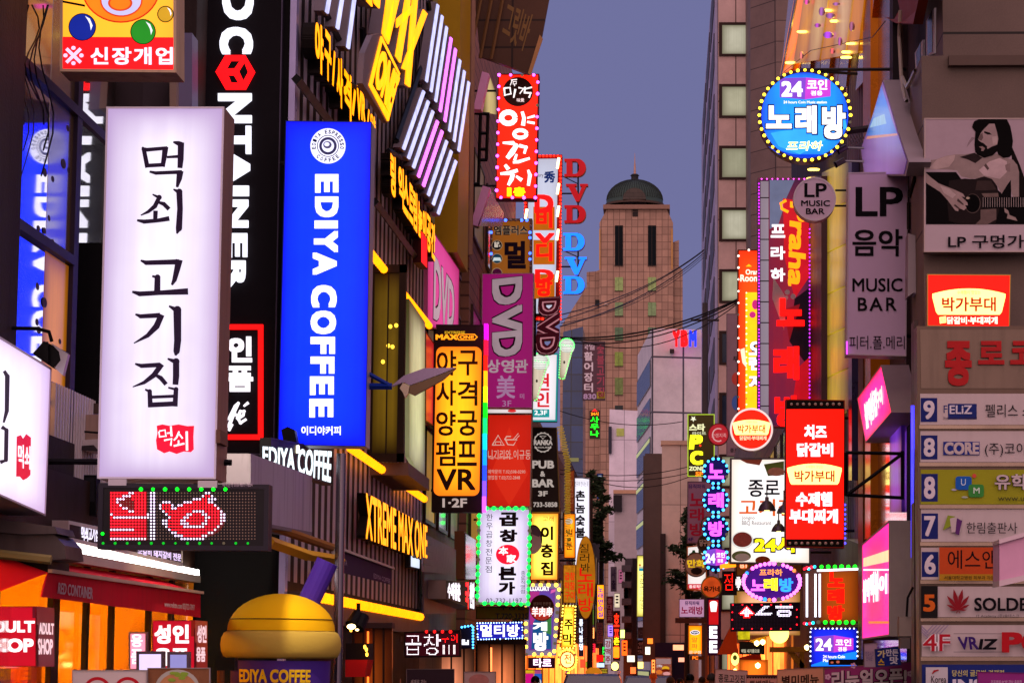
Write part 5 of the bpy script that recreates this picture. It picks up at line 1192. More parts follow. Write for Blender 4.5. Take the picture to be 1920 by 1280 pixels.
for i, (side, D0, D1, h, lb) in enumerate(((-1, 63, 85, 'ff8c2c', 'warm lit low shop front under the yellow lightboxes'), (-1, 87, 108, 'ffa23c', 'amber lit low shop front near dark blue car'), (-1, 110, 150, 'ff8838', 'far amber shop front row under small far signs'), (1, 62, 84, 'ff9638', 'warm lit low shop front under bubble signs'), (1, 86, 112, 'ff7c2c', 'amber lit low shop front under the yellow logo lightbox'))):
    X = (-3.55 if side < 0 else 2.9); t = T('shop_entrance', lb, 'shop front', (X, (D0 + D1) / 2, 0)); n = 5
    for j in range(n):
        a = D0 + (D1 - D0) * (j + .08) / n; b_ = D0 + (D1 - D0) * (j + .9) / n
        o = t.part('glow_window', MB().box((X - .05, a, .3), (X + .05, b_, 2.7)), E(h, (2.0, 1.2, 2.6, 1.5, 2.2)[j], .35, 2.0, k=1.8))
        t.part('mullion', MB().box((X - .07, b_, 0), (X + .07, b_ + .2, 2.9)), P('2a1c18'))
    t.part('header', MB().box((X - .1, D0, 2.72), (X + .1, D1, 3.1)), P('4a3430'))
# ================================================================== far buildings
def px_build(name, label, D, pts, depth, mat, cat='building'):
    t = T(name, label, cat, (Y(D)(sum(p[0] for p in pts) / len(pts), 1200).x, D, 0)); t.pl = Y(D)
    pts3 = [Y(D)(x, y) for x, y in pts]
    t.part('wall', MB().prism(pts3, Vector((0, -1, 0)), -depth, 0), mat)
    return t
# tower with the copper dome
D = 300
tile = TILE('ac8670', '6e5040', .72, .9, 0, 0, .5, .035, .14)
t = px_build('domed_tower', 'pink granite tower with green copper dome, spire and lit windows', D, [(1138, 392), (1250, 392), (1262, 418), (1262, 1300), (1123, 1300), (1124, 418)], 10, tile, 'tower')
t.part('shoulder', MB().prism([Y(D + 1)(x, y) for x, y in [(1119, 508), (1273, 450), (1273, 500), (1280, 505), (1280, 1300), (1050, 1300), (1050, 615)]], Vector((0, -1, 0)), -9, 0), tile)
t.part('annex', MB().prism([Y(D + 3)(x, y) for x, y in [(1100, 510), (1124, 508), (1124, 1300), (1100, 1300)]], Vector((0, -1, 0)), -9, 0), tile)
t.part('parapet', MB().poly(Y(D), [(1131, 385), (1256, 385), (1256, 393), (1131, 393)], -9, .5), P('8a6a5a', .6))
cc = Y(D + 5)(1190, 386); k = D / F
cop = P('3c4c46', .5, .2, var=.5, scale=.35)
dm = t.part('dome', MB().lathe(cc, [(55 * k, 0), (54.5 * k, 10 * k)] + [(54 * k * math.cos(a), 10 * k + 40 * k * math.sin(a)) for a in [i * math.pi / 26 for i in range(13)]], 64), cop, smooth=True)
mb = MB()
for i in range(64):
    a0 = 6.28318 * i / 64
    mb.tube([cc + Vector((54.4 * k * math.cos(e_) * math.cos(a0), 54.4 * k * math.cos(e_) * math.sin(a0), 10 * k + 40.4 * k * math.sin(e_))) for e_ in [j * math.pi / 16 for j in range(8)]], .06, 4)
t.part('rib', mb, P('222a28', .5), dm, kind='stuff')
t.part('arch', MB().prism([cc + Vector((22 * k * math.cos(a), -56 * k, 3 * k + 22 * k * math.sin(a))) for a in [i * math.pi / 16 for i in range(17)]], Vector((0, -1, 0)), -10, 0), TILE('4a4038', '2a221e', 1, .5, 0, .5), dm)
t.part('base_ring', MB().lathe(cc, [(57 * k, -2 * k), (57 * k, 2 * k), (54 * k, 3 * k)], 48), P('4a3a32', .5))
t.part('lantern', MB().lathe(cc, [(9 * k, 50 * k), (7 * k, 53 * k), (7 * k, 58 * k), (9 * k, 59 * k), (6 * k, 62 * k), (.01, 63 * k)], 16), P('2a2a2a', .5))
t.part('spire', MB().bar(cc + Vector((0, 0, 62 * k)), cc + Vector((0, 0, 82 * k)), .16, 8, .1).bar(cc + Vector((0, 0, 82 * k)), cc + Vector((0, 0, 104 * k)), .09, 6, .02), P('b08a78', .4, .4))
for x0, x1 in ((1153, 1168), (1215, 1230)):
    for y0, y1, m_ in ((423, 498, P('0a1016', .3, spec=.03)), (520, 545, E('a8a868', .5, .25)), (567, 592, E('9aa070', .42, .25)), (614, 638, E('7a8a68', .33, .25)), (660, 686, E('9a9a48', .48, .25)), (708, 740, E('8a8a50', .4, .25)), (760, 790, P('2a3030', .2))):
        o = t.part('window', MB().poly(Y(D), (x0, y0, x1, y1), .02, .12), m_)
        t.part('frame', MB().poly(Y(D), (x0 - .6, y1, x1 + .6, y1 + .9), .02, .2).poly(Y(D), (x0 + 7, y0, x0 + 7.5, y1), .125, .15), P('4a3a34'), o)
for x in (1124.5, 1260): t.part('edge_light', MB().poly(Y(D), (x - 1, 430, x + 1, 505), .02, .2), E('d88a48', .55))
t.part('vent', MB().poly(Y(D), (1186, 392, 1196, 396), .02, .2).poly(Y(D), (1186, 397, 1196, 406), .02, .1), P('2a2220')); t.part('hatch', MB().poly(Y(D), (1116, 562, 1124, 571), -.9, .1), BLACKM); t.part('lamp', MB().poly(Y(D), ell(1137, 571, 4, 2, 10), .02, .3), P('c8b0a0'))
s = Sign('far_sign', 'stacked pale and maroon hangul on the tower base', Y(230), (1092, 640, 1135, 750), .3, P('5a4048'), P('4a3a40'), rim=.2)
s.txt('국일', (1092, 644, 1115, 656), P('c8b8c0'), .03); s.vtx('활어장터', (1095, 658, 1112, 736), P('d8ccd0'), .03); s.txt('830', (1094, 738, 1118, 748), P('b8a0c0'), .03); s.vtx('숯불고기집', (1119, 645, 1133, 744), P('a04a5a'), .03); s.art([((1119, 734, 1134, 747), E('b08a20', .5))]); s.txt('집', (1121, 735, 1132, 746), P('6a3a10'), .02)
g = px_build('blue_glass_block', 'dark blue glass office block low beside the domed tower', 240, [(1056, 622), (1093, 612), (1093, 1000), (1130, 1000), (1130, 1300), (1050, 1300)], 8, TILE('203a6a', '10182a', 1.2, 1.6, 0, 0, .15, .05, .25))
for y in (858, 905): g.part('lit_floor', MB().poly(Y(240), (1058, y, 1085, y + 7), .02, .1), E('a8a068', .45))
# white grey office block turned to the street (corner towards us)
t = T('office_block', 'pale grey office block with glass flank and red blue roof logo', 'building', (Y(165)(1222, 1200).x, 165, 0))
A = Y(165)(1222, 615); Bp = Vector((A.x + 6.5, 166.5, A.z)); Cp = Vector((A.x - 1.05, 180, A.z)); 
up = Vector((0, 0, 1)); zz = A.z
t.part('wall', MB().prism([Vector((p_.x, p_.y, 0)) for p_ in (A, Bp, Vector((Bp.x, 185, 0)), Cp)], up, 0, zz), TILE('f2e8e6', '5a5862', 2.0, 3.6, 0, 0, .5, .06, .06))
n_ = (Cp - A).cross(up).normalized(); n_ = n_ if n_.x < 0 else -n_
wd = (Cp - A).normalized(); Lc = (Cp - A).length
for i in range(9):
    z1 = zz - 2.0 - i * 2.5
    p0 = Vector((A.x, A.y, z1)) + wd * .6; p1 = Vector((A.x, A.y, z1)) + wd * (Lc - .4)
    o = t.part('window', MB().prism([p0, p1, p1 - up * 1.7, p0 - up * 1.7], n_, .02, .08), MIRROR('0c1a34', .08, .12))
    if i > 1: t.part('lit_band', MB().prism([p0 - up * .1, p1 - up * .1, p1 - up * .35, p0 - up * .35], n_, .09, .1), E('d8d890', .6), o)
mb = MB(); pf_ = Y(164.5)
for i, (c, x) in enumerate((('Y', 1261), ('B', 1276), ('M', 1292))):
    mb.m = 0 if i < 2 else 1; text(mb, pf_, c, (x, 620, x + 14, 650), 0, .3, .07)
t.part('roof_logo', mb, [E('f01820', 1.0), E('2a40ff', 1.1)]); t.part('vent', MB().poly(Y(165), (1256, 655, 1264, 661), -.5, .3), P('3a3034'))
b = px_build('beige_building', 'plain beige building with dark violet shop at street level', 135, [(1241, 828), (1310, 830), (1310, 1300), (1241, 1300)], 14, TILE('e0c6b2', '8a7468', 7, 3.4, 0))
b.part('roof_edge', MB().poly(Y(135), (1239, 826, 1312, 834), -1, .15), P('c8a488', .5))
x0 = Y(135)(1241, 900).x
mb = MB()
for i in range(7): mb.box((x0 - .9 - .1 * (i % 2), 136 + i * 1.5, 2), (x0, 136 + i * 1.5 + .8, Y(135)(1240, 840).z - .2))
b.part('pier', mb, P('5a4a44', .6))
b.part('shop_front', MB().poly(Y(134.8), (1228, 1204, 1292, 1300), -.1, .1), P('241c38', .5)); b.part('shaft', MB().poly(Y(134.9), (1238, 1000, 1248, 1204), -.1, .1), P('3a2e2c', .6))
s = Sign('poster', 'bright burger poster on dark violet shop front', Y(134), (1228, 1231, 1260, 1266), .1, P('b8a898', .6), P('6a5a50'), rim=.03, cat='poster')
s.art([((1230, 1234, 1258, 1244), E('c8a0a0', .5)), (ell(1248, 1252, 7, 4), E('e8b020', .9)), (ell(1248, 1256, 8, 3), P('8a3a1a')), (ell(1250, 1262, 7, 3.5), E('e8a0a0', .8)), (ell(1236, 1259, 6, 4), E('e87a30', .8))]); s.txt('신메뉴', (1231, 1245, 1242, 1250), E('e8e0e8', .9), .02)
b = px_build('pale_wall_building', 'windowless pale violet building in mid street below the domed tower', 200, [(1143, 767), (1197, 770), (1197, 1300), (1139, 1300)], 12, TILE('ece0ea', '8a7e8c', 8, 3.2, 0))
b.part('window', MB().poly(Y(200), (1156, 803, 1170, 817), .02, .1), E('b8a858', .6)); b.part('duct', MB().poly(Y(200), (1141, 800, 1147, 850), .02, .4), P('3a3844')); b.part('lower_block', MB().poly(Y(197), (1152, 922, 1196, 1300), -2, 0), P('b8a8a8', .6)); b.part('roof_rim', MB().poly(Y(196.9), (1150, 918, 1197, 925), -2, .1), P('c89a7a', .5))
b.part('air_unit', MB().poly(Y(196.8), (1150, 928, 1166, 958), -2, .2), P('2a2428'))
b = px_build('dark_house', 'dark stacked balcony house in mid street beside tall cream lightbox', 150, [(1172, 1046), (1193, 1046), (1193, 1300), (1168, 1300)], 10, P('5a5056', .6))
for y in (1060, 1090, 1122, 1155, 1185, 1215): b.part('balcony', MB().poly(Y(149.8), (1166, y, 1184, y + 12), -.1, 1.0), P('6a626a', .5))
b.part('column', MB().poly(Y(149), (1186, 1046, 1194, 1290), -.3, .2), P('2a2428'))

# ================================================================== right: tall grey block with square windows
D = 120
XT = Y(D)(1346, 600).x
t = T('office_tower', 'tall pinkish grey block with a column of square pale windows', 'building', (XT, D, 0))
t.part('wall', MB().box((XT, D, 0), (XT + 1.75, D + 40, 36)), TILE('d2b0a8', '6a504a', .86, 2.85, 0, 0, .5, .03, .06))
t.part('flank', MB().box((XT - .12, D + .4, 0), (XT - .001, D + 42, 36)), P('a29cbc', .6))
pf = XL_(XT - .12); 
for i in range(12):
    y = 1250 - i * 115.5 + 10
    o = t.part('window', MB().poly(Y(D), (1354, y - 57, 1405, y - 3), .0, .05), P('1c2740', .15) if i in (4, 5) else BL(('c8c4a6', 'd0ccb4', 'b8b698')[i % 3], (.72, .78, .66)[i % 3], .8, '8a886c'))
    mb = MB()
    for r in ((1348, y - 62, 1410, y - 57), (1348, y - 3, 1410, y + 1), (1348, y - 57, 1354, y - 3), (1405, y - 57, 1410, y - 3)): mb.poly(Y(D), r, .0, .1)
    t.part('frame', mb, P('33211e', .5), o)
    for kx in range(3):
        za, zb = Y(D)(1345, y - 30).z, Y(D)(1345, y - 90).z
        t.part('strip_window', MB().box((XT - .16, D + 1.5 + kx * 12, za - 1.0), (XT - .121, D + 11 + kx * 12, za + .7)), P('3f3030', .4))
t2 = T('panel_wall_building', 'brown grey stone panel wall rising behind the tall vertical bulb sign', 'building', (5, 112, 0))
x1 = Y(112)(1410, 500).x
t2.part('wall', MB().prism([Vector((x1, 113.5, 0)), Vector((x1 + 1.1, 112, 0)), Vector((x1 + 9, 112, 0)), Vector((x1 + 9, 130, 0)), Vector((x1, 130, 0))], up, 0, 34), TILE('76605a', '3c2e2b', 2.4, .95, 0, 0, .6, .02, .06))
s = Sign('banner', 'faded grey wall banner with balloon pictures on the tall pinkish block', Y(111), (1362, 588, 1386, 855), .1, P('7a6068', .6), P('5a4a50'), rim=.03, cat='banner')
s.txt('두', (1374, 668, 1386, 678), P('2a2024'), .04); s.art([(ell(1381, 710, 9, 12), P('a83a30')), (ell(1381, 755, 9, 14), P('3a5a9a'))]); s.txt('종로', (1369, 840, 1384, 848), P('2a2024'), .02)

# ================================================================== right row along the street
PR = XR_(XR)
b = T('gold_front_building', 'building with lit gold metal cladding and coppery mirrored upper front', 'building', (XR, 42, 0))
b.part('wall', MB().box((XR + .25, 31, 0), (XR + 9, 58, 15)), P('3a2c30', .6))
for i in range(6):
    y0 = 300 + i * 78
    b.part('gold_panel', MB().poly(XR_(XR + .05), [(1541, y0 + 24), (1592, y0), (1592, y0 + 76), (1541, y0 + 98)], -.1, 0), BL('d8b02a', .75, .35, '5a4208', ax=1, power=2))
b.part('dark_post', MB().poly(XR_(XR - .05), [(1519, 330), (1540, 330), (1540, 900), (1519, 900)], -.1, 0), P('4a3340', .4, .3)); b.part('trim_post', MB().poly(XR_(XR - .06), [(1591, 300), (1597, 300), (1597, 900), (1591, 900)], -.1, 0), P('3a3458', .3, .6))
cop2 = P('f08a1c', .14, .8, var=.45, scale=1.2, bump=.15)
cw = MB()
for i in range(9):
    xa, xb = 1460 + i * 18, 1460 + (i + 1) * 18
    cw.poly(XR_(XR + .06 * (i % 2) + .02), [(xa + 30, -120), (xb + 30, -120), (xb, 180 - abs(i - 3) * 6), (xa, 200 - abs(i - 3) * 6)], -.08, 0)
b.part('copper_front', cw, cop2)
b.part('lit_edge', MB().poly(XR_(XR - .02), [(1462, 140), (1500, -60), (1520, -60), (1486, 128)], -.03, 0), BL('f0900c', .95, .6, 'c06a06', ax=1, power=2))  # edge strip given its own orange glow in place of lamp light
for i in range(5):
    b.part('painted_glow_panel', MB().poly(XR_(XR - .03 - .02 * (i % 2)), [(1488 + i * 24, 120 - i * 4), (1512 + i * 24, 116 - i * 4), (1540 + i * 22, -70), (1516 + i * 22, -70)], -.02, 0), BL(('d8881c', 'd8a868', 'e08a10', 'd8a878', 'd8801c')[i], .95, .6, 'b8640c', ax=1, power=1.5))  # orange sheen of the shiny copper put in as self-glowing panels
for (x, y) in ((1520, 318), (1518, 335), (1582, 98), (1580, 108), (1590, 82), (1478, 118), (1500, 60), (1560, 40), (1545, 20)):
    b.part('downlight', MB().poly(XR_(XR - .1), ell(x, y, 6 if x < 1560 else 4, 2.5, 12), -.1, 0), E('ffd878', 2.5))
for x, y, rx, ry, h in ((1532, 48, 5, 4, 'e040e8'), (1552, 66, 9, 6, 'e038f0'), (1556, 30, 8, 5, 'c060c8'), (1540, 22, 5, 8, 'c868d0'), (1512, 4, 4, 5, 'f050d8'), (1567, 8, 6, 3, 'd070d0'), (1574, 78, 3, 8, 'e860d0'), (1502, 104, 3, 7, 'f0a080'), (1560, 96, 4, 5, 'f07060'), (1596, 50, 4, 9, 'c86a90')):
    b.part('painted_reflection', MB().poly(XR_(XR - .12), ell(x, y, rx, ry, 14), -.02, 0), BL(h, .95, .3, 'a04a3a', ax=1, power=1.6))  # pink reflections in the shiny front, painted as flat glowing ovals
b.part('canopy_edge', MB().bar(PR(1466, 140), XR_(XR - .4)(1500, -40), .03, 4), P('b0a8b0', .3, .6))
b.part('corrugated_panel', MB().poly(XR_(XR + .1), [(1588, 80), (1616, -20), (1616, 330), (1588, 330)], -.05, 0), P('8a7a8c', .5, .2)); mb = MB()
for i in range(8): mb.poly(XR_(XR + .06), [(1588 + i * 3.6, 72 - i * 12), (1589.4 + i * 3.6, 68 - i * 12), (1589.4 + i * 3.6, 330), (1588 + i * 3.6, 330)], -.03, 0)
b.part('corrugation', mb, P('6a5a6c', .5)); mb = MB()
b.part('lower_panel', MB().poly(XR_(XR + .1), [(1588, 660), (1612, 660), (1612, 1020), (1588, 1010)], -.05, 0), P('8d8290', .45, .2, grime=.3))
for i in range(7): mb.poly(XR_(XR + .06), [(1588 + i * 3.6, 660), (1589.2 + i * 3.6, 660), (1589.2 + i * 3.6, 1010), (1588 + i * 3.6, 1010)], -.03, 0)
b.part('corrugation', mb, P('6a5f70', .5))
b = T('narrow_building', 'dark narrow building with orange pillars and bronze mirrored panels beside granite corner', 'building', (XR, 29, 0))
b.part('wall', MB().box((XR + .3, 26.8, 0), (XR + 9, 30.9, 13)), P('231a1f', .6))
b.part('orange_pillar', MB().poly(XR_(XR), [(1618, -60), (1632, -60), (1632, 1010), (1618, 1010)], -.3, 0), P('b8690c', .3, .3)); b.part('brown_pillar', MB().poly(XR_(XR - .02), [(1609, 660), (1618, 660), (1618, 1240), (1609, 1240)], -.3, 0), P('55341e', .5))
b.part('bronze_panel', MB().poly(XR_(XR + .1), [(1633, -60), (1668, -60), (1668, 380), (1633, 380)], -.05, 0), P('b08a80', .18, .8, var=.6, scale=.9, bump=.3)); b.part('dark_post', MB().poly(XR_(XR), [(1668, -60), (1674, -60), (1674, 400), (1668, 400)], -.1, 0), P('2a2228'))
b.part('red_soffit', MB().face([XR_(XR + .2)(1655, 30), XR_(XR + .2)(1730, -40), XR_(XR - .2)(1712, 44), XR_(XR - .2)(1680, 44)]).poly(XR_(XR - .1), [(1672, -60), (1735, -60), (1712, 46), (1692, 46)], -.1, 0), P('7a2a12', .5)); b.part('pipe', MB().tube([XR_(XR - .15)(*p_) for p_ in ((1688, 20), (1686, 70), (1690, 150), (1697, 185), (1700, 190))], .02, 6).tube([XR_(XR - .16)(*p_) for p_ in ((1692, 145), (1700, 164), (1708, 150), (1716, 132))], .02, 6), P('a89a90', .4)); 
b.part('lower_glass', MB().poly(XR_(XR + .1), [(1634, 700), (1700, 700), (1700, 1260), (1634, 1240)], -.05, 0), MIRROR('2a1448', .08, .5)); b.part('violet_glow', MB().poly(XR_(XR + .02), [(1668, 780), (1690, 765), (1690, 960), (1668, 960)], -.04, 0), BL('8a40e8', .7, .35, '2a0a5a', ax=1))
b.part('blue_light_strip', MB().poly(XR_(XR - .22), (1708, 760, 1713, 1045), -.03, 0), E('3a40ff', 1.5))
t = T('cable_run', 'tangle of thin black cables hanging beside the blue round sign', 'cable', PR(1600, 300))
mb = MB()
for i in range(7):
    y0 = 235 + i * 4; mb.tube([XR_(XR - .05)(1590 + k_ * 6, y0 + 8 * math.sin(k_ * 1.1 + i) + k_ * 4) for k_ in range(6)], .006, 4)
mb.tube([XR_(XR - .1)(1660, 40), XR_(XR - .1)(1636, 70), XR_(XR - .1)(1520, 95), XR_(XR - .1)(1470, 135)], .006, 4)
t.part('wire', mb, BLACKM)
# granite corner building
b = T('granite_building', 'brown granite faced corner building above the directory sign', 'building', (5, 27, 0))
gr = TILE('6d5a50', '1e1713', 4.5, 1.05, 0, 0, .6, .014, .05)
zs = Y(25.4)(1740, 105).z
b.part('wall', MB().box((Y(25.4)(1732, 500).x, 25.4, 0), (14, 26.6, zs)), gr); b.part('upper_wall', MB().box((Y(25.8)(1768, 50).x, 25.8, zs + .01), (14, 27.5, 14)), gr)
b.part('ledge', MB().box((Y(25.3)(1779, 100).x, 25.3, zs - .12), (14, 25.8, zs - .02)), P('5a4a42', .6))
xw = Y(26)(1768, 50).x - .012
b.part('flank', MB().box((xw, 25.85, zs), (xw + .01, 27.4, 14)), P('9a8ea0', .55))
for q in ([(1742, 40), (1757, 15), (1757, 100), (1742, 106)], [(1720, 100), (1735, 75), (1735, 120), (1722, 130)]): 
    o = b.part('window', MB().poly(XR_(xw), q, .002, .03), P('d8d0dc', .4)); b.part('pane', MB().poly(XR_(xw), [(q[0][0] + 3, q[0][1]), (q[1][0] - 3, q[1][1] + 4), (q[2][0] - 3, q[2][1] - 3), (q[3][0] + 3, q[3][1] - 3)], .032, .036), P('4a3a48', .2), o)
b.part('joint_post', MB().poly(Y(25.38), (1714, 600, 1722, 1300), -.3, 0), P('4a3c3a', .4, .4))
t = T('duct', 'pale curved sheet metal duct piece between the bar sign and granite corner', 'duct', Y(26.2)(1712, 560))
t.part('casing', MB().poly(Y(26.2), [(1703, 437), (1715, 441), (1727, 436), (1726, 555), (1714, 548), (1702, 556)], -.3, 0), P('8d7f86', .4, .4, grime=.5)); t.part('bracket', MB().bar(Y(26.1)(1705, 370), Y(26.1)(1725, 300), .02, 4).bar(Y(26.1)(1704, 380), Y(26.1)(1704, 430), .02, 4), BLACKM)

# ================================================================== right signs
# blue round sign
s = Sign('round_sign', 'round bright blue sign with white hangul and yellow bulbs round its rim', Y(30), ell(1509, 217, 87, 86, 56), .22, BL('18a8f4', 1.15, .7, '1048e0', power=4), P('2a1a50', .4), rim=.035, frame=P('2a1a60', .4))
pinkA, pinkB = E('8a4ad8', 1.0), E('d040d8', 1.1)
s.art([([(1462, 147), (1511, 146), (1509, 187), (1462, 183)], pinkA), ([(1511, 146), (1557, 151), (1557, 181), (1509, 187)], pinkB), ([(1445, 250), (1585, 225), (1588, 240), (1500, 290), (1460, 275)], E('38b8f4', 1.05)), ([(1440, 275), (1480, 288), (1540, 297), (1578, 268), (1560, 290), (1509, 300), (1460, 290)], E('1040e0', 1.0))], 'print')
WT = E('fdf6ff', 1.3)
s.txt('24', (1465, 153, 1505, 182), WT, .045); s.txt('코인', (1513, 150, 1551, 169), WT, .04); s.txt('겸용', (1520, 171, 1542, 180), WT, .03); s.txt('24 hours Coin Music station', (1469, 190, 1550, 195), WT, .02)
for c, r in (('노', (1436, 199, 1484, 242)), ('래', (1491, 199, 1531, 252)), ('방', (1541, 199, 1585, 262))): s.txt(c, (r[0] - 2.5, r[1] - 2.5, r[2] + 2.5, r[3] + 2.5), P('1a2a60'), .085); s.txt(c, r, WT, .055)
s.txt('프라하', (1475, 266, 1542, 284), E('fff8a0', 1.3), .03, skew=.06)
s.bulbs(ell(1509, 217, 85.5, 84.5, 40), E('ffd848', 2.2), .019, .03)
s.part('bracket', MB().bar(Y(30.1)(1500, 131), (XR + .2, 30.1, Y(30.1)(1500, 131).z), .02, 4).bar(Y(30.1)(1520, 133), Y(30.1)(1608, 139), .018, 4).bar(Y(30.1)(1560, 250), (XR + .2, 30.1, Y(30.1)(1560, 232).z), .04, 4), P('3a3234', .4, .5))
# small cameras under it
for x, y, lb in ((1578, 280, 'upper small bullet camera beside blue round sign'), (1574, 305, 'lower small bullet camera beside blue round sign')):
    t = T('camera', lb, 'camera', Y(30.4)(x, y + 8)); p = Y(30.4)
    t.part('housing', MB().bar(p(x - 7, y + 4), p(x + 10, y - 5), .035, 8), P('8a7a80', .3, .5)); t.part('lens_hood', MB().bar(p(x - 9, y + 5), p(x - 6, y + 3.5), .04, 8), BLACKM); t.part('mount', MB().bar(p(x + 8, y - 3), (XR + .2, 30.4, p(x, y).z), .015, 6), STEEL)
# LP round and LP vertical
s = Sign('round_sign', 'unlit round pale mauve bar sign with black latin letters', Y(29.2), ell(1527.5, 373.5, 40, 41, 44), .18, P('d0b6c8', .5, var=.12), P('cabcc4', .5), rim=.02, frame=P('d0c0c8', .4))
s.txt('LP', (1508, 344, 1550, 370), INK, .02); s.txt('MUSIC', (1502, 376, 1556, 387), INK, .02); s.txt('BAR', (1511, 391, 1546, 402), INK, .02)
s.part('bracket', MB().bar(Y(29.3)(1566, 357), (XR + .2, 29.3, Y(29.3)(1566, 357).z), .012, 4).bar(Y(29.3)(1564, 386), (XR + .2, 29.3, Y(29.3)(1564, 386).z), .012, 4), DARK)
s = Sign('lightbox_sign', 'unlit tall mauve grey bar sign with black latin and hangul letters', Y(27.4), [(1591, 324), (1702, 322), (1699, 668), (1587, 665)], .3, P('c4a6c4', .5, var=.12, scale=1), P('b9a9b0', .5), rim=.012, frame=P('baa6b4', .4), wall=XR + .3)
s.txt('LP', (1604, 351, 1693, 406), INK, .02); s.txt('음악', (1598, 430, 1692, 481), INK, .02); s.txt('MUSIC', (1598, 522, 1692, 547), INK, .015); s.txt('BAR', (1608, 558, 1681, 583), INK, .015, sp=1.25); s.txt('피터.폴.메리', (1592, 630, 1696, 655), INK, 0.0)
s.part('violet_edge_light', MB().poly(Y(27.38), (1586.5, 640, 1589, 664), .0, .01), E('e060ff', 1.2))
# hexagonal holographic board
pl = XR_(2.42)
hexp = [(1656, 150), (1685, 248), (1704, 304), (1698, 330), (1620, 330), (1613, 281), (1636, 215)]
s = T('hexagon_board', 'angular board with iridescent blue pink film and pale thick edge', 'sign', pl(1660, 330))
s.part('casing', MB().poly(pl, hexp, -.22, -.002), P('9a8c90', .45))
s.part('film', MB().poly(pl, [(1656 + (x - 1656) * .94, 245 + (y - 245) * .96) for x, y in hexp], .0, .008), BL('a878c8', .62, .6, '7a4a9a', ax=1)); s.pl = pl
s.lay = .01; s.art([([(1654, 160), (1676, 230), (1684, 250), (1625, 255), (1640, 212)], BL('5a98ec', .75, .6, '3a5ad0', ax=1)), ([(1640, 222), (1660, 214), (1664, 232), (1632, 240)], E('a8d0f0', .7)), ([(1628, 256), (1684, 250), (1685, 254), (1626, 261)], E('e89a80', .7))], 'film_patch')
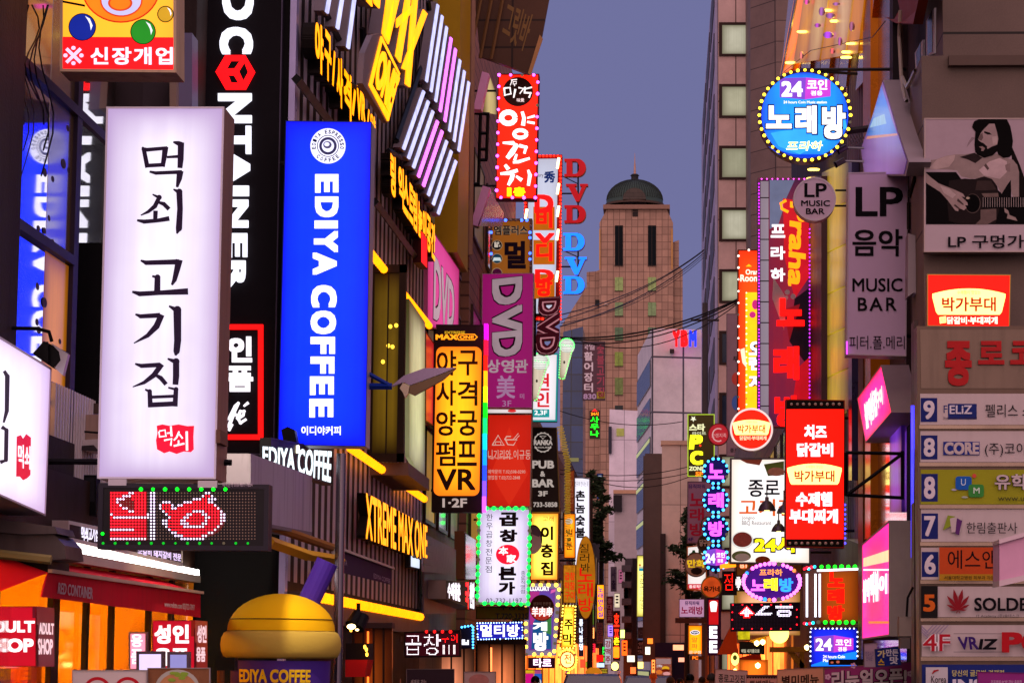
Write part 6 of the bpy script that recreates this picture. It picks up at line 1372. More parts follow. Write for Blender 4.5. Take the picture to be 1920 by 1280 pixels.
# mural print of a guitarist
s = Sign('mural_board', 'black and white printed board of a bearded man playing guitar', Y(25.1), [(1733, 222), (1960, 222), (1960, 473), (1732, 473)], .12, P('b4a2a8', .6, var=.1), P('8a7a74', .5), rim=.01, frame=P('b8a49c', .4), cat='mural')
G = lambda h: P(h, .6, var=.15, scale=8, spec=.03)
cm = Cv(1730, 218, 1 / 6.095)
SK = lambda h, sc=9: P(h, .6, var=.45, scale=sc, spec=.03)
tr = [([(36, 40), (1400, 40), (1400, 1290), (36, 1290)], G('a8949c')),
 ([(560, 240), (600, 250), (560, 290), (500, 360), (520, 300)], G('8a767c')), ([(1010, 330), (1110, 560), (1180, 760), (1400, 900), (1400, 1290), (1050, 1290)], G('15100f')),
 ([(36, 640), (200, 640), (380, 640), (440, 720), (700, 720), (900, 880), (1010, 720), (1010, 960), (1400, 960), (1400, 1290), (36, 1290)], G('0b090a')),
 ([(36, 510), (160, 496), (270, 455), (370, 440), (470, 440), (590, 420), (700, 480), (840, 430), (920, 470), (1030, 500), (1080, 560), (1100, 640), (1100, 925), (1030, 925), (1010, 850), (1005, 720), (900, 890), (850, 790), (740, 700), (560, 718), (440, 690), (390, 620), (270, 612), (120, 612), (36, 600)], SK('93807c', 7)),
 ([(160, 500), (270, 458), (370, 445), (360, 500), (300, 580), (160, 610), (60, 604)], SK('b39c98')), ([(420, 470), (590, 420), (680, 480), (600, 540), (520, 500)], SK('2a2020')),
 ([(640, 620), (760, 520), (880, 480), (960, 520), (960, 640), (880, 720), (700, 680)], SK('bca4a4', 6)), ([(720, 540), (760, 600), (740, 620), (700, 570)], SK('5a4a48')), ([(940, 560), (1000, 540), (1000, 640), (950, 620)], SK('8a7472')),
 ([(300, 740), (480, 715), (580, 725), (700, 690), (790, 720), (850, 800), (870, 900), (880, 1040), (830, 1230), (640, 1290), (430, 1260), (300, 1200), (280, 1000)], SK('221a1a', 5)),
 ([(660, 1070), (840, 1060), (840, 1180), (740, 1290), (600, 1290), (660, 1180)], SK('6a5854', 12)), ([(620, 740), (780, 740), (840, 840), (720, 850), (600, 850)], SK('3a2e2c', 10)), ([(670, 884), (860, 880), (866, 925), (700, 928)], SK('6e5c56', 12)),
 (ell(570, 1000, 92, 112, 26), G('50433f')), (ell(568, 998, 84, 104, 26), G('060506')),
 ([(36, 650), (90, 700), (180, 770), (280, 810), (380, 850), (460, 890), (485, 930), (440, 920), (510, 990), (515, 1020), (480, 1020), (500, 1050), (470, 1078), (410, 1050), (405, 1090), (370, 1080), (290, 970), (200, 870), (60, 780), (36, 760)], SK('a08a86', 9)),
 ([(200, 800), (300, 830), (380, 900), (340, 940), (240, 880)], SK('bca6a2')), ([(400, 940), (470, 1010), (460, 1020), (390, 970)], SK('4a3c3a')), ([(370, 1010), (430, 1060), (415, 1070), (350, 1020)], SK('4a3c3a')), (ell(515, 938, 22, 14, 12), G('b0a08c')),
 ([(690, 928), (1400, 922), (1400, 1048), (690, 1048)], G('080607')), ([(930, 1050), (975, 1080), (990, 1130), (1060, 1160), (1080, 1200), (960, 1170), (970, 1120), (935, 1100)], SK('9a8680')),
 ([(590, 60), (640, 40), (960, 40), (1000, 120), (1016, 200), (1030, 290), (1020, 360), (1040, 420), (990, 470), (920, 480), (860, 440), (850, 400), (600, 420), (590, 330), (600, 180), (562, 130), (575, 85)], G('0a0808')),
 ([(760, 90), (820, 90), (845, 180), (862, 260), (850, 330), (790, 350), (740, 380), (720, 340), (650, 290), (630, 270), (660, 200), (690, 160), (720, 130)], SK('a28c8a', 6)), ([(700, 175), (760, 190), (790, 215), (740, 215), (700, 195)], G('151010')), ([(632, 270), (655, 215), (680, 190), (690, 250), (668, 285)], SK('6a5856')), ([(790, 240), (850, 230), (850, 320), (800, 330)], SK('b8a29e')),
 ([(600, 320), (640, 295), (690, 310), (735, 350), (730, 385), (790, 350), (860, 330), (850, 400), (800, 450), (700, 478), (620, 440), (594, 390)], G('0d0a0a')), ([(640, 352), (680, 348), (712, 370), (690, 405), (665, 400), (672, 375)], SK('8a726e'))]
shapes = [([(min(max(cm(x, y)[0], 1735.5), 1958), min(cm(x, y)[1], 421)) for x, y in pts], m_) for pts, m_ in tr]
shapes += [((1842.5 + i * 4.4, 371, 1843.3 + i * 4.4, 389), G('a89a96')) for i in range(18)]
s.art(shapes, 'picture', step=.0003)
s.txt('LP 구멍가게', (1777, 441, 1950, 466), INK, .015)
# small red sign
cream = E('ffeab4', 1.15); RED = BL('f81808', 1.15, .88)
def badge(s, x0, y0, x1, y1, sub=True):
    w_, h_ = x1 - x0, y1 - y0; fx = lambda u, v: (x0 + u * w_, y0 + v * h_)
    p_ = [fx(0, .22)] + [fx(u, .22 - .2 * (1 - (2 * u - 1) ** 2)) for u in (.1, .2, .3, .4, .5, .6, .7, .8, .9)] + [fx(1, .22), fx(1, .35), fx(.95, .9), fx(.92, 1), fx(.08, 1), fx(.05, .9), fx(0, .35)]
    s.art([(p_, cream)], 'badge'); s.txt('박가부대', [fx(.13, .34), fx(.87, .34), fx(.87, .88), fx(.13, .88)], E('d81808', .9), .03); s.txt('수제햄이 맛있는', [fx(.34, .1), fx(.66, .1), fx(.66, .24), fx(.34, .24)], P('7a1a10'), 0.0)
s = Sign('lightbox_sign', 'small glowing red lightbox with cream badge under the guitarist board', Y(24.7), [(1738, 514), (1895, 515), (1893, 614), (1738, 612)], .15, RED, P('a08040', .4, .5), rim=.01)
badge(s, 1748, 540, 1885, 590); s.txt('닭갈비·부대찌개', (1775, 594, 1870, 608), E('fff0d8', 1.2), .045); s.art([([(1761, 595), (1773, 593), (1774, 605), (1762, 607)], cream)]); s.txt('치즈', (1763, 596, 1773, 605), P('7a1a10'), 0.0)
# directory pylon
pl = Y(24)
s = T('directory_sign', 'tall building directory of stacked numbered tenant panels in metal frames', 'sign', pl(1840, 1300)); s.pl = pl
s.part('casing', MB().poly(pl, [(1719, 611), (1990, 611), (1990, 1620), (1727, 1620)], -.3, 0), P('5a4a40', .35, .6, grime=.3))
s.part('head_panel', MB().poly(pl, [(1725, 618), (1990, 618), (1990, 728), (1727, 728)], .002, .01), P('6d5c50', .3, .45, var=.4, scale=1.5, grime=.4)); s.lay = .012
for c, x0, x1 in (('종', 1771, 1821), ('로', 1833, 1882), ('코', 1893, 1940)): s.txt(c, (x0, 640, x1, 724 if c == '종' else 684), P('b01a1c', .4), .045, th=.03)
NAVY, DW = P('14206a', .5), P('c2b2b0', .5, var=.08, grime=.15)
rows = [(738, 796), (808, 866), (880, 945), (954, 1015), (1026, 1086), (1099, 1156), (1171, 1230), (1245, 1310), (1320, 1380), (1390, 1450), (1460, 1520), (1530, 1590)]
for i, (y0, y1) in enumerate(rows):
    xo = 1725 + i * .5
    mb = MB()
    for r in ((xo - 2, y1 + 1, 1990, y1 + 8),): mb.poly(pl, r, .001, .03)
    s.part('rail', mb, P('8a7868', .25, .8, var=.5, scale=3))
    s.part('tenant_panel', MB().poly(pl, [(xo, y0), (1990, y0), (1990, y1), (xo, y1)], .002, .012), {2: P('96961a', .5, var=.1), 7: P('1c2a78', .5)}.get(i, DW))
    s.lay = .014
    if i < 5: s.art([((xo + 1, y0 + 8, xo + 32, y1 - 5), NAVY)], 'number_plate'); s.txt('98876'[i], (xo + 6, y0 + 13, xo + 27, y1 - 10), P('d8ccd4', .5), .03)
s.art([((1776, 757, 1831, 790 - 4), P('1a2a70', var=.5, scale=3)), ((1768, 757, 1777, 786), P('c2b2b0', .5, var=.08, grime=.15))]); s.txt('F', (1769, 760, 1776, 774), P('1a2a70'), 0.0); s.txt('ELiZ', (1780, 760, 1822, 776), P('d8d0dc'), .02); s.txt('Instituto de Español', (1769, 781, 1831, 787), P('3a2a4a'), 0.0); s.txt('펠리스 스', (1847, 758, 1935, 782), INK, .0)
s.art([((1768, 828, 1836, 853), P('1a2a80'))]); s.txt('CORE', (1770, 829, 1835, 852), DW, .05); s.txt('(주)코이', (1846, 830, 1922, 856), INK, 0.0)
def rrect(x0, y0, x1, y1, r): return [p for cx, cy, a in ((x0 + r, y0 + r, 180), (x1 - r, y0 + r, 270), (x1 - r, y1 - r, 0), (x0 + r, y1 - r, 90)) for p in [(cx + r * math.cos(rad(a + i * 30)), cy + r * math.sin(rad(a + i * 30))) for i in range(4)]]
s.art([(rrect(1791, 893, 1821, 918, 5), P('1a5ab0')), (ell(1826, 892, 4, 4, 12), P('d05040')), (rrect(1815, 908, 1844, 932, 5), P('3a8a3a')), (ell(1788, 918, 5, 2, 10), P('a8a8b8')), (ell(1808, 932, 6, 2, 10), P('a8b0a0'))], 'emblem'); s.txt('U', (1801, 898, 1810, 910), P('c8d8e8'), 0.0); s.txt('M', (1824, 914, 1836, 925), P('c8e0c8'), .02); s.txt('유학', (1864, 889, 1925, 918), P('2a1a28'), .06); s.txt('유학', (1864, 889, 1925, 918), P('c8b8b8'), .025); s.txt('www.uhak', (1870, 929, 1945, 939), P('3a3a20'), 0.0)
s.art([([(1776, 966), (1790, 968), (1784, 985), (1767, 994)], P('8a9a2a')), ([(1780, 972), (1803, 966), (1800, 997), (1783, 998)], DW), ([(1793, 971), (1803, 976), (1797, 1003), (1790, 1000)], P('5a2a6a'))], 'emblem'); s.txt('한림출판사', (1811, 979, 1906, 1000), P('1c1614'), 0.0)
s.art([((1760, 1026, 1990, 1076), P('c0481a', .5)), ((1760, 1076, 1990, 1088), P('b0801a', .5))]); s.txt('에스앤', (1776, 1031, 1868, 1066), INK, 0.0); s.txt('서울대학교병원 피부과 자문병원', (1769, 1079, 1878, 1086), INK, 0.0)
s.art([((1726, 1098, 1757, 1158), P('14100f'))], 'number_plate'); s.txt('5', (1730, 1114, 1752, 1146), P('d8641a'), .04)
def leaf(a, L): 
    ca, sa = math.cos(rad(a)), math.sin(rad(a)); cx, cy = 1795, 1143
    return [(cx + ca * u * L - sa * v * L, cy - sa * u * L - ca * v * L) for u, v in ((0, 0), (.3, .07), (.6, .11), (.85, .05), (1, 0), (.85, -.05), (.6, -.11), (.3, -.07))]
s.art([(leaf(a, L), P('8a1420')) for a, L in ((78, 40), (102, 40), (52, 34), (128, 34), (25, 24), (155, 24), (0, 16), (180, 16), (-60, 8), (-120, 8))], 'emblem'); s.txt('SOLDE', (1825, 1120, 1925, 1145), INK, .025); s.txt('IT Academy (주)솔데스크', (1829, 1151, 1909, 1158), INK, 0.0)
s.art([([(1726 + i * 7, 1171), (1729 + i * 7, 1171), (1729 + i * 7 - 18, 1190), (1726 + i * 7 - 18, 1190)] if i > 2 else [(1727, 1172 + i * 5), (1740, 1185 + i * 5), (1738, 1186 + i * 5), (1726, 1175 + i * 5)], P('9a8aa0')) for i in range(8)], 'pattern'); s.txt('4F', (1729, 1188, 1780, 1220), P('e8dce0'), .06); s.txt('4F', (1729, 1188, 1780, 1220), P('b0182a'), .01); s.txt('VR', (1795, 1193, 1832, 1217), P('3a1a6a'), .03, skew=-.1); s.txt('IZ', (1834, 1197, 1867, 1217), INK, .04, skew=.1); s.txt('PC', (1876, 1184, 1965, 1223), P('b81420'), .05); s.art([((1786, 1187, 1880, 1187.8), INK), ((1786, 1221, 1880, 1221.8), INK)])
s.art([((1734, 1250, 1775, 1312), P('c8c0c4'))]); s.txt('당신의 글로벌 경쟁력', (1783, 1255, 1880, 1267), P('c8c070'), .02); s.txt('INSIDE', (1784, 1272, 1900, 1296), P('d8d0e0'), .04); s.txt('Korea', (1744, 1266, 1772, 1279), P('2a1a20'), 0.0); s.brush([[(1746, 1262, 2), (1750, 1257, 4), (1758, 1255, 2)]], P('a81420'))
# pink edge box in front, violet banner
t = T('awning_box', 'pink white rolled awning box jutting in at the frame edge', 'awning box', Y(21)(1900, 1100))
t.part('casing', MB().poly(Y(21), [(1874, 1017), (1990, 985), (1990, 1070), (1874, 1095)], -.4, 0), P('d8a0bc', .5, grime=.2)); t.part('rim', MB().poly(Y(20.98), [(1873, 1011), (1990, 978), (1990, 986), (1873, 1019)], -.4, .02).poly(Y(20.98), [(1873, 1088), (1990, 1062), (1990, 1072), (1873, 1099)], -.4, .02), P('c8b0b8', .4, .3))
s = Sign('banner', 'violet banner corner with small writing at the lower frame edge', Y(20), [(1832, 1258), (1990, 1262), (1990, 1330), (1834, 1330)], .02, P('8a2a78', .7), P('6a2a60'), rim=.004, cat='banner')
s.txt('리프레쉬 PC방 강남 총판점', (1858, 1274, 1915, 1282), P('d8b0d0'), .0)
# magenta glowing screens
pl = XR_(2.5)
s = Sign('lightbox_sign', 'tilted square magenta lightbox turned on its corner with white hangul', pl, [(1654, 684), (1674, 773), (1625, 830), (1609, 746)], .3, BL('f418b0', 1.2, .8, 'f01858', ax=1), P('b9a4a8', .5), rim=.03)
s.txt('불백', [(1621, 757), (1632, 745), (1636, 796), (1626, 806)], E('ffe8d0', 1.4), .05); s.txt('삼겹', [(1632, 736), (1645, 726), (1647, 778), (1636, 790)], E('ffe8d0', 1.4), .05); s.txt('구이', [(1644, 738), (1656, 722), (1658, 758), (1648, 768)], E('ffe8d0', 1.3), .05)
pl = XR_(2.45)
s = Sign('lightbox_sign', 'tall magenta red lightbox aslant with white hangul beside directory sign', pl, [(1618, 1019), (1669, 975), (1669, 1192), (1618, 1199)], .35, BL('f81858', 1.25, .75, 'f020c0', ax=1, power=2), P('b0a29c', .5, grime=.2), rim=.02)
s.art([([(1620, 1046), (1668, 1030), (1668, 1052), (1620, 1062)], E('ffd0a0', 1.2)), ([(1620, 1066), (1668, 1066), (1668, 1069), (1620, 1069)], E('ffe8ff', 1.4)), ([(1630, 1164), (1668, 1164), (1668, 1168), (1630, 1168)], E('ff8020', 1.2))], 'print')
s.txt('불백', [(1620, 1086), (1632, 1082), (1632, 1128), (1620, 1130)], E('fff0ee', 1.4), .05); s.txt('떡볶', [(1634, 1074), (1650, 1066), (1650, 1126), (1634, 1130)], E('fff0ee', 1.4), .05); s.txt('이', [(1651, 1078), (1666, 1074), (1666, 1112), (1651, 1116)], E('fff0ee', 1.4), .05)
t = T('utility_box', 'grey utility boxes with cables below tall magenta lightbox', 'box', Y(25.2)(1696, 1240)); t.part('casing', MB().poly(Y(25.2), (1686, 1155, 1709, 1192), -.2, 0), P('9a8a80', .5)); t.part('lower_casing', MB().poly(Y(25.2), (1688, 1194, 1706, 1215), -.2, .02), P('6a5e5a', .5)); t.part('cable', MB().tube([Y(25.1)(*p_) for p_ in ((1700, 1155), (1702, 1120), (1712, 1100))], .012, 5), BLACKM)
# balcony frame
t = T('sign_frame', 'black empty steel sign frame beside tall magenta lightboxes', 'frame', Y(27)(1650, 935)); p = Y(27); mb = MB()
for a, c_ in (((1586, 848), (1694, 850)), ((1586, 927), (1694, 933)), ((1692, 845), (1692, 936)), ((1586, 848), (1586, 930)), ((1590, 926), (1690, 852))): mb.bar(p(*a), p(*c_), .018, 4)
t.part('frame', mb, BLACKM)
# red vertical sign
s = Sign('lightbox_sign', 'bright red vertical lightbox with white hangul, cream badge and black dotted caps', Y(37), [(1473, 748), (1584, 750), (1583, 1027), (1472, 1025)], .3, RED, P('8a1a10', .5), rim=.014, frame=P('9a2a18', .5), wall=XR + .2)
s.art([((1474, 750, 1583, 767), P('1a0e0c'))], 'cap'); s.art([((1474, 1010, 1582, 1025), P('1a0e0c'))], 'cap'); s.bulbs([(1484 + 11.2 * i, 757.5) for i in range(9)] + [(1481 + 11.2 * i, 1018) for i in range(9)], P('d8ccc0', .4), .022)
s.txt('치즈', (1508, 796, 1550, 823), WT, .05); s.txt('닭갈비', (1494, 830, 1562, 856), WT, .05); badge(s, 1476, 868, 1578, 908); s.txt('수제햄', (1492, 922, 1560, 949), WT, .05); s.txt('부대찌개', (1480, 954, 1571, 981), WT, .05)
s.bulbs([(1585, 945 + 9 * i) for i in range(9)], E('6a5aff', 2), .018, -.1)
# red circle with badge
s = Sign('round_sign', 'round red sign with white rim and cream badge', Y(36.4), ell(1409, 804.5, 40.5, 40, 44), .2, BL('f02408', 1.1, .85), P('e8d8d0', .4), rim=.028, frame=E('f4ece8', .9), wall=None)
badge(s, 1374, 786, 1444, 815); s.txt('닭갈비·부대찌개', (1387, 817, 1437, 825), E('ffe8c8', 1), .03)
# tall bar sign with violet bulbs
s = Sign('bulb_sign', 'very tall dark red bulb bordered sign with yellow cursive and red hangul', Y(46), [(1421, 334), (1521, 334), (1520, 800), (1420, 800)], .3, BL('b0203c', .62, .5, '5a2a6a'), P('6a3a5a'), rim=.03, frame=P('8a4a7a', .4), wall=XR + .2)
s.art([((1426, 340, 1441, 796), BL('c8b4c8', .55, .7))] + [((1425, 370 + i * 39, 1442, 372 + i * 39), P('2a1c24')) for i in range(11)] + [([(1443, 338), (1490, 338), (1475, 370), (1460, 420), (1443, 430)], E('8a90b8', .5)), ([(1468, 372), (1517, 380), (1517, 520), (1490, 560), (1470, 480)], E('e01428', .8)), ([(1490, 560), (1517, 540), (1517, 690), (1480, 640)], P('2a1c34')), ([(1450, 520), (1475, 560), (1470, 620), (1448, 560)], P('c8a8b0', var=.4)), ([(1495, 690), (1517, 670), (1517, 796), (1480, 796)], E('d00c20', .8)), ([(1470, 580), (1500, 570), (1480, 640)], E('b01024', .5)), (ell(1476, 548, 5, 5, 12), P('c0b0b8')), (ell(1487, 556, 5, 5, 12), P('c0b0b8')), (ell(1474, 558, 4, 4, 12), P('c0b0b8'))], 'print')
for i, c in enumerate('프라하'): s.txt(c, (1445, 421 + 41 * i, 1472, 446 + 41 * i), WT, .04)
yc = E('ffb414', 1.1)
s.txt('Praha', [(1481, 378), (1513, 384), (1509, 540), (1477, 536)], yc, .035, rot=90, th=.0)
s.brush([[(1478, 398, 5), (1466, 392, 5), (1464, 382, 5), (1474, 376, 5)]], yc, th=.02)
for c, r in (('노', (1456, 560, 1508, 612)), ('래', (1450, 650, 1498, 712)), ('방', (1452, 742, 1500, 800))): s.txt(c, r, E('f81410', 1.15), .06, th=.04)
s.bulbs([(1423, 345 + 6.2 * i) for i in range(70)] , E('c030ff', 2), .013, .02); s.bulbs([(1518, 430 + 7.5 * i) for i in range(44)], E('d040ff', 2), .013, .02); s.bulbs([(1428 + 10 * i, 336) for i in range(9)], E('ff70e0', 2), .013, .02)
# orange and yellow tall sign behind
s = Sign('bulb_sign', 'tall orange lightbox with a yellow inner panel, partly hidden by the tall dark red sign', Y(58), [(1383, 468), (1440, 468), (1440, 800), (1382, 800)], .3, BL('fa5a10', 1.05, .8, 'f03a08'), P('8a3a10'), rim=.03, wall=XR + .3)
s.art([((1398, 548, 1439, 770), E('ffd81c', 1.1)), (ell(1416, 571, 6, 9), E('d82a80', 1)), (ell(1411, 590, 6, 6), E('d82a80', 1)), ([(1388, 655), (1396, 652), (1400, 690), (1392, 680)], E('f8e8d8', 1)), ([(1398, 500), (1404, 495), (1410, 500)], E('f0d020', 1))], 'print')
s.txt('Orange', (1398, 505, 1432, 518), E('fff0d8', 1.2), .03); s.txt('Room', (1388, 515, 1424, 528), E('fff0d8', 1.2), .03)
for c, y in (('오', 640), ('렌', 668), ('지', 703)): s.txt(c, (1404, y, 1432, y + 26), P('6a2a8a'), .12); s.txt(c, (1404, y, 1432, y + 26), E('ffffff', 1.2), .05)
s.bulbs([(1384.5, 480 + 22 * i) for i in range(15)] + [(1404, 469)], E('fff0e0', 2), .025, .02); s.bulbs([(1399.5, 549 + 11 * i) for i in range(20)], E('fff8c0', 1.8), .018, .02)
s = Sign('round_sign', 'small round crimson sign with swirl drawing beside white rimmed round sign', Y(59), ell(1347, 814, 20, 21, 30), .15, BL('c82430', .8, .8), P('8a2a30'), rim=.02)
s.brush([ring(1347, 815, 11, 12, 2.4, 18)[3:16]], E('f0b0b0', .8)); s.txt('오렌지족', (1334, 812, 1362, 820), E('f0b0b0', .8), 0.0)
# white bbq sign
s = Sign('lightbox_sign', 'large white food lightbox with black and orange hangul and dish photos', Y(44), [(1369, 858), (1520, 858), (1520, 1058), (1368, 1056)], .3, BL('fbf4f4', 1.3, .85, 'f4e0d0', power=6), P('6a6068'), rim=.03, wall=XR + .2)
s.art([([(1385, 860), (1430, 860), (1424, 872), (1400, 868)], P('c86a50', var=.5, scale=12)), ([(1432, 870), (1470, 864), (1470, 890), (1440, 892)], P('7a9a40', var=.4, scale=10)), (ell(1455, 884, 16, 8), P('d89a80', var=.5, scale=15)), (ell(1392, 1012, 21, 17), E('f0ece8', .9)), (ell(1392, 1011, 18, 14), P('c8605a', var=.6, scale=16)), (ell(1390, 1042, 18, 10), P('8aa060', var=.5, scale=12)), (ell(1392, 1044, 14, 7), P('f0e8e0')), (ell(1430, 1050, 14, 8), P('b8502a', var=.5, scale=12))], 'dish_photo')
s.txt('종로', (1403, 899, 1462, 931), P('1c2440'), .02); s.txt('고기집', (1386, 935, 1490, 967), E('f0641c', .9), .02); s.txt('Jongno', (1391, 967, 1415, 975), P('3a4a70'), 0.0); s.txt('BBQ Restaurant', (1391, 976, 1446, 985), P('3a4a70'), 0.0)
t = T('letter_sign', 'yellow channel numerals with black edge below the white food lightbox', 'sign', Y(43)(1450, 1036)); t.pl = Y(43)
t.txt('24시', (1412, 1003, 1492, 1038), P('1c1410'), .075, th=.08, off=-.05, name='letter_shell'); t.txt('24시', (1415, 1006, 1489, 1035), E('ffe018', 1.3), .03, th=.02, off=.04, name='letter')
s = Sign('lightbox_sign', 'orange food lightbox strip with red disc behind the oval purple sign', Y(45), (1380, 1040, 1505, 1080), .2, P('c8904a', var=.4, scale=4), P('6a4020'), rim=.02); s.art([(ell(1490, 1041, 9, 9), E('d83020', .9)), (ell(1394, 1060, 8, 6), E('e86a20', .9)), ([(1350, 1058), (1382, 1050), (1382, 1062), (1350, 1066)], E('ffc020', 1))]); s.txt('B1', (1388, 1056, 1400, 1064), E('ffe0b0', 1), .03)
s = T('pendant_lamp', 'grey bell pendant lamp in front of the white food lightbox', 'lamp', Y(42.5)(1438, 957)); c_ = Y(42.5)(1438, 957); k = 42.5 / F
def bell(name, label, x, y, r, D):
    c_ = Y(D)(x, y); k = D / F; t = T(name, label, 'lamp', c_)
    t.part('shade', MB().lathe(c_, [(r * k, 0), (r * k * .95, 3 * k), (r * k * .8, r * .55 * k), (r * k * .45, r * k), (r * k * .22, r * 1.1 * k), (r * k * .2, r * 1.5 * k), (.001, r * 1.55 * k)], 20), P('5a4e5a', .35, .6), smooth=True); t.part('bulb', MB().lathe(c_, [(.001, -.01), (r * k * .3, 0), (.001, .08)], 10), E('ffe8b0', 1.5)); t.part('cord', MB().bar(c_ + Vector((0, 0, r * 1.5 * k)), c_ + Vector((0, 0, (r * 1.5 + 22) * k)), .01, 4), BLACKM)
bpy.data.objects.remove(s.o)
bell('pendant_lamp', 'grey bell pendant lamp hanging before the white food lightbox', 1438, 957, 17, 42); bell('pendant_lamp', 'dark bell pendant lamp half hidden by the bright red vertical lightbox', 1470, 962, 14, 42); bell('pendant_lamp', 'low bell pendant lamp at the edge of the bright red vertical lightbox', 1460, 996, 14, 42)
# bubbles
CH = [('노', 883, 'e868ff'), ('래', 937, 'e868ff'), ('방', 991, 'e868ff'), (None, 1045, '')]
for c, cy, h in CH:
    s = Sign('bubble_sign', {'노': 'round dark blue bulb sign with pink hangul, topmost of four', '래': 'round dark blue bulb sign with pink hangul, second of four', '방': 'round dark blue bulb sign with pink hangul, third of four'}.get(c, 'round dark blue bulb sign with white digits, lowest of four'), Y(55), ell(1342, cy, 24, 25, 32), .2, E('181468', .55, .3), P('1a1440'), rim=.03, wall=None)
    if c: s.txt(c, (1328, cy - 14, 1357, cy + 14), E(h, 1.5), .05, th=.02)
    else: s.art([([(1322, cy - 14), (1342, cy - 17), (1342, cy + 15), (1322, cy + 12)], pinkA), ([(1342, cy - 17), (1362, cy - 13), (1362, cy + 12), (1342, cy + 15)], pinkB)]); s.txt('24', (1323, cy - 8, 1341, cy + 10), WT, .04); s.txt('코인', (1343, cy - 10, 1359, cy), WT, .03); s.txt('겸용', (1345, cy + 2, 1356, cy + 9), WT, .02)
    s.bulbs(ell(1342, cy, 22.5, 23.5, 14), E('50a8ff', 2.5), .03, .03)
    s.part('bracket', MB().bar(Y(55.1)(1342, cy - 30), Y(55.1)(1342, cy + 30), .03, 6).bar(Y(55.1)(1342, cy), (XR + .3, 55.1, Y(55.1)(1342, cy).z), .02, 4), DARK)
# pc zone etc
s = Sign('bulb_sign', 'olive sign with glowing yellow latin letters and star beside pinkish tall block', Y(88), [(1289, 776), (1340, 776), (1340, 893), (1289, 893)], .3, P('4a4620', .5, var=.4), P('5a6a20'), rim=.03, frame=E('c8e83a', .8))
yl = E('f4f028', 1.2); s.txt('스타', (1292, 794, 1322, 808), E('e8e8c0', 1), .05); s.txt('라이트', (1298, 809, 1324, 815), E('e8e8c0', .9), .02); s.txt('P', (1293, 815, 1317, 842), yl, .06, skew=.1); s.txt('C', (1294, 845, 1318, 871), yl, .06); s.txt('ZONE', (1292, 874, 1320, 882), E('e8e8c0', 1), .05); s.txt('5F', (1304, 884, 1318, 892), E('ffa820', 1), .04)
s.art([([(1300 + (6 if i % 2 else 2.6) * math.sin(i * .628 + .628 * 0), 785 - (6 if i % 2 else 2.6) * math.cos(i * .628)) for i in range(10)], E('e8e8d8', 1))], 'star'); s.art([([(1313 + (3 if i % 2 else 1.3) * math.sin(i * .628), 835 - (3 if i % 2 else 1.3) * math.cos(i * .628)) for i in range(10)], E('f05020', 1))], 'star')
s = Sign('lightbox_sign', 'dim mauve sign with maroon hangul below the olive star sign', Y(86), [(1289, 902), (1335, 902), (1335, 1018), (1288, 1018)], .3, P('8a6a84', .5), P('5a4a58'), rim=.03); s.txt('뮤직파워', (1291, 907, 1322, 916), P('3a2a6a'), .02); s.vtx('노래방', (1293, 922, 1320, 1006), P('a01a3a'), .03); s.txt('4F', (1290, 1007, 1300, 1014), P('3a2a6a'), .03)
s = Sign('lightbox_sign', 'pinkish small sign with violet and magenta hangul in mid street', Y(78), (1273, 1122, 1321, 1157), .2, BL('d8a0c8', .75, .85), P('5a4a58'), rim=.02); s.txt('뮤직파워', (1284, 1126, 1311, 1134), P('4a2aa0'), .03); s.txt('노래방', (1277, 1136, 1318, 1151), P('b0187a'), .03)
s.part('shelf', MB().poly(Y(78), (1266, 1158, 1330, 1167), -.5, .3), P('3a2a28'))
s = Sign('lightbox_sign', 'yellow lightbox with blue oval logo and pale hangul low in mid street', Y(92), (1290, 1171, 1317, 1226), .3, BL('ffc814', 1.15, .75, 'f09a10'), P('7a5a10'), rim=.03); s.art([(ell(1303, 1185, 9, 4.5), E('f0f0ff', 1)), (ell(1303, 1185, 7.6, 3.4), P('1a2a80'))]); s.txt('Alpha', (1297, 1182.5, 1309, 1187.5), E('f0f0ff', 1), .02); s.txt('알', (1297, 1194, 1308, 1203), P('6a5a70'), 0.0); s.txt('파', (1297, 1206, 1308, 1215), P('6a5a70'), 0.0); s.txt('문구점', (1292, 1219, 1314, 1225), E('f0e0c0', 1), .02)
t = Sign('small_sign', 'tiny dark plate with orange letters under the yellow logo lightbox', Y(90), (1294, 1229, 1320, 1236), .1, P('3a2a14'), P('3a2a14'), rim=.01); t.txt('PC', (1298, 1229.5, 1309, 1235.5), E('f09a20', 1), .04)
for cx, cy, rx, D, m_, tx, lb, tc_ in ((1305, 1058, 22, 70, P('a89a88', .5), '만화', 'round drab beige sign with bold yellow hangul and a dark blot', E('f0c020', .9)), (1325, 1019, 18, 66, P('3a3028', .5), '당구클럽', 'round dark billiard sign with pale hangul behind the bubble signs', P('d8ccc0')), (1328, 982, 14, 68, P('b08a88', .5), '', 'round pale sign with striped pin drawing behind the bubble signs', None), (1334, 1100, 20, 60, E('e0501c', .75, .25), '육가네', 'round orange red sign with gold rim below the bubble signs', P('3a1008'))):
    s = Sign('round_sign', lb, Y(D), ell(cx, cy, rx, rx * 1.05, 30), .15, m_, P('c89a30' if cx == 1334 else '5a4a40'), rim=.03)
    if tx: s.txt(tx, (cx - rx * .75, cy - rx * .3 + (4 if cx == 1334 else -3), cx + rx * .8, cy + rx * .25 + (4 if cx == 1334 else 0)), tc_, .04)
    if cx == 1305: s.art([(ell(1306, 1070, 11, 7, 9), P('1c1614'))])
    if cx == 1328: s.art([(ell(1322, 985, 4, 7), P('e8d8d0')), ((1330, 972, 1338, 984), P('a82a3a'))])
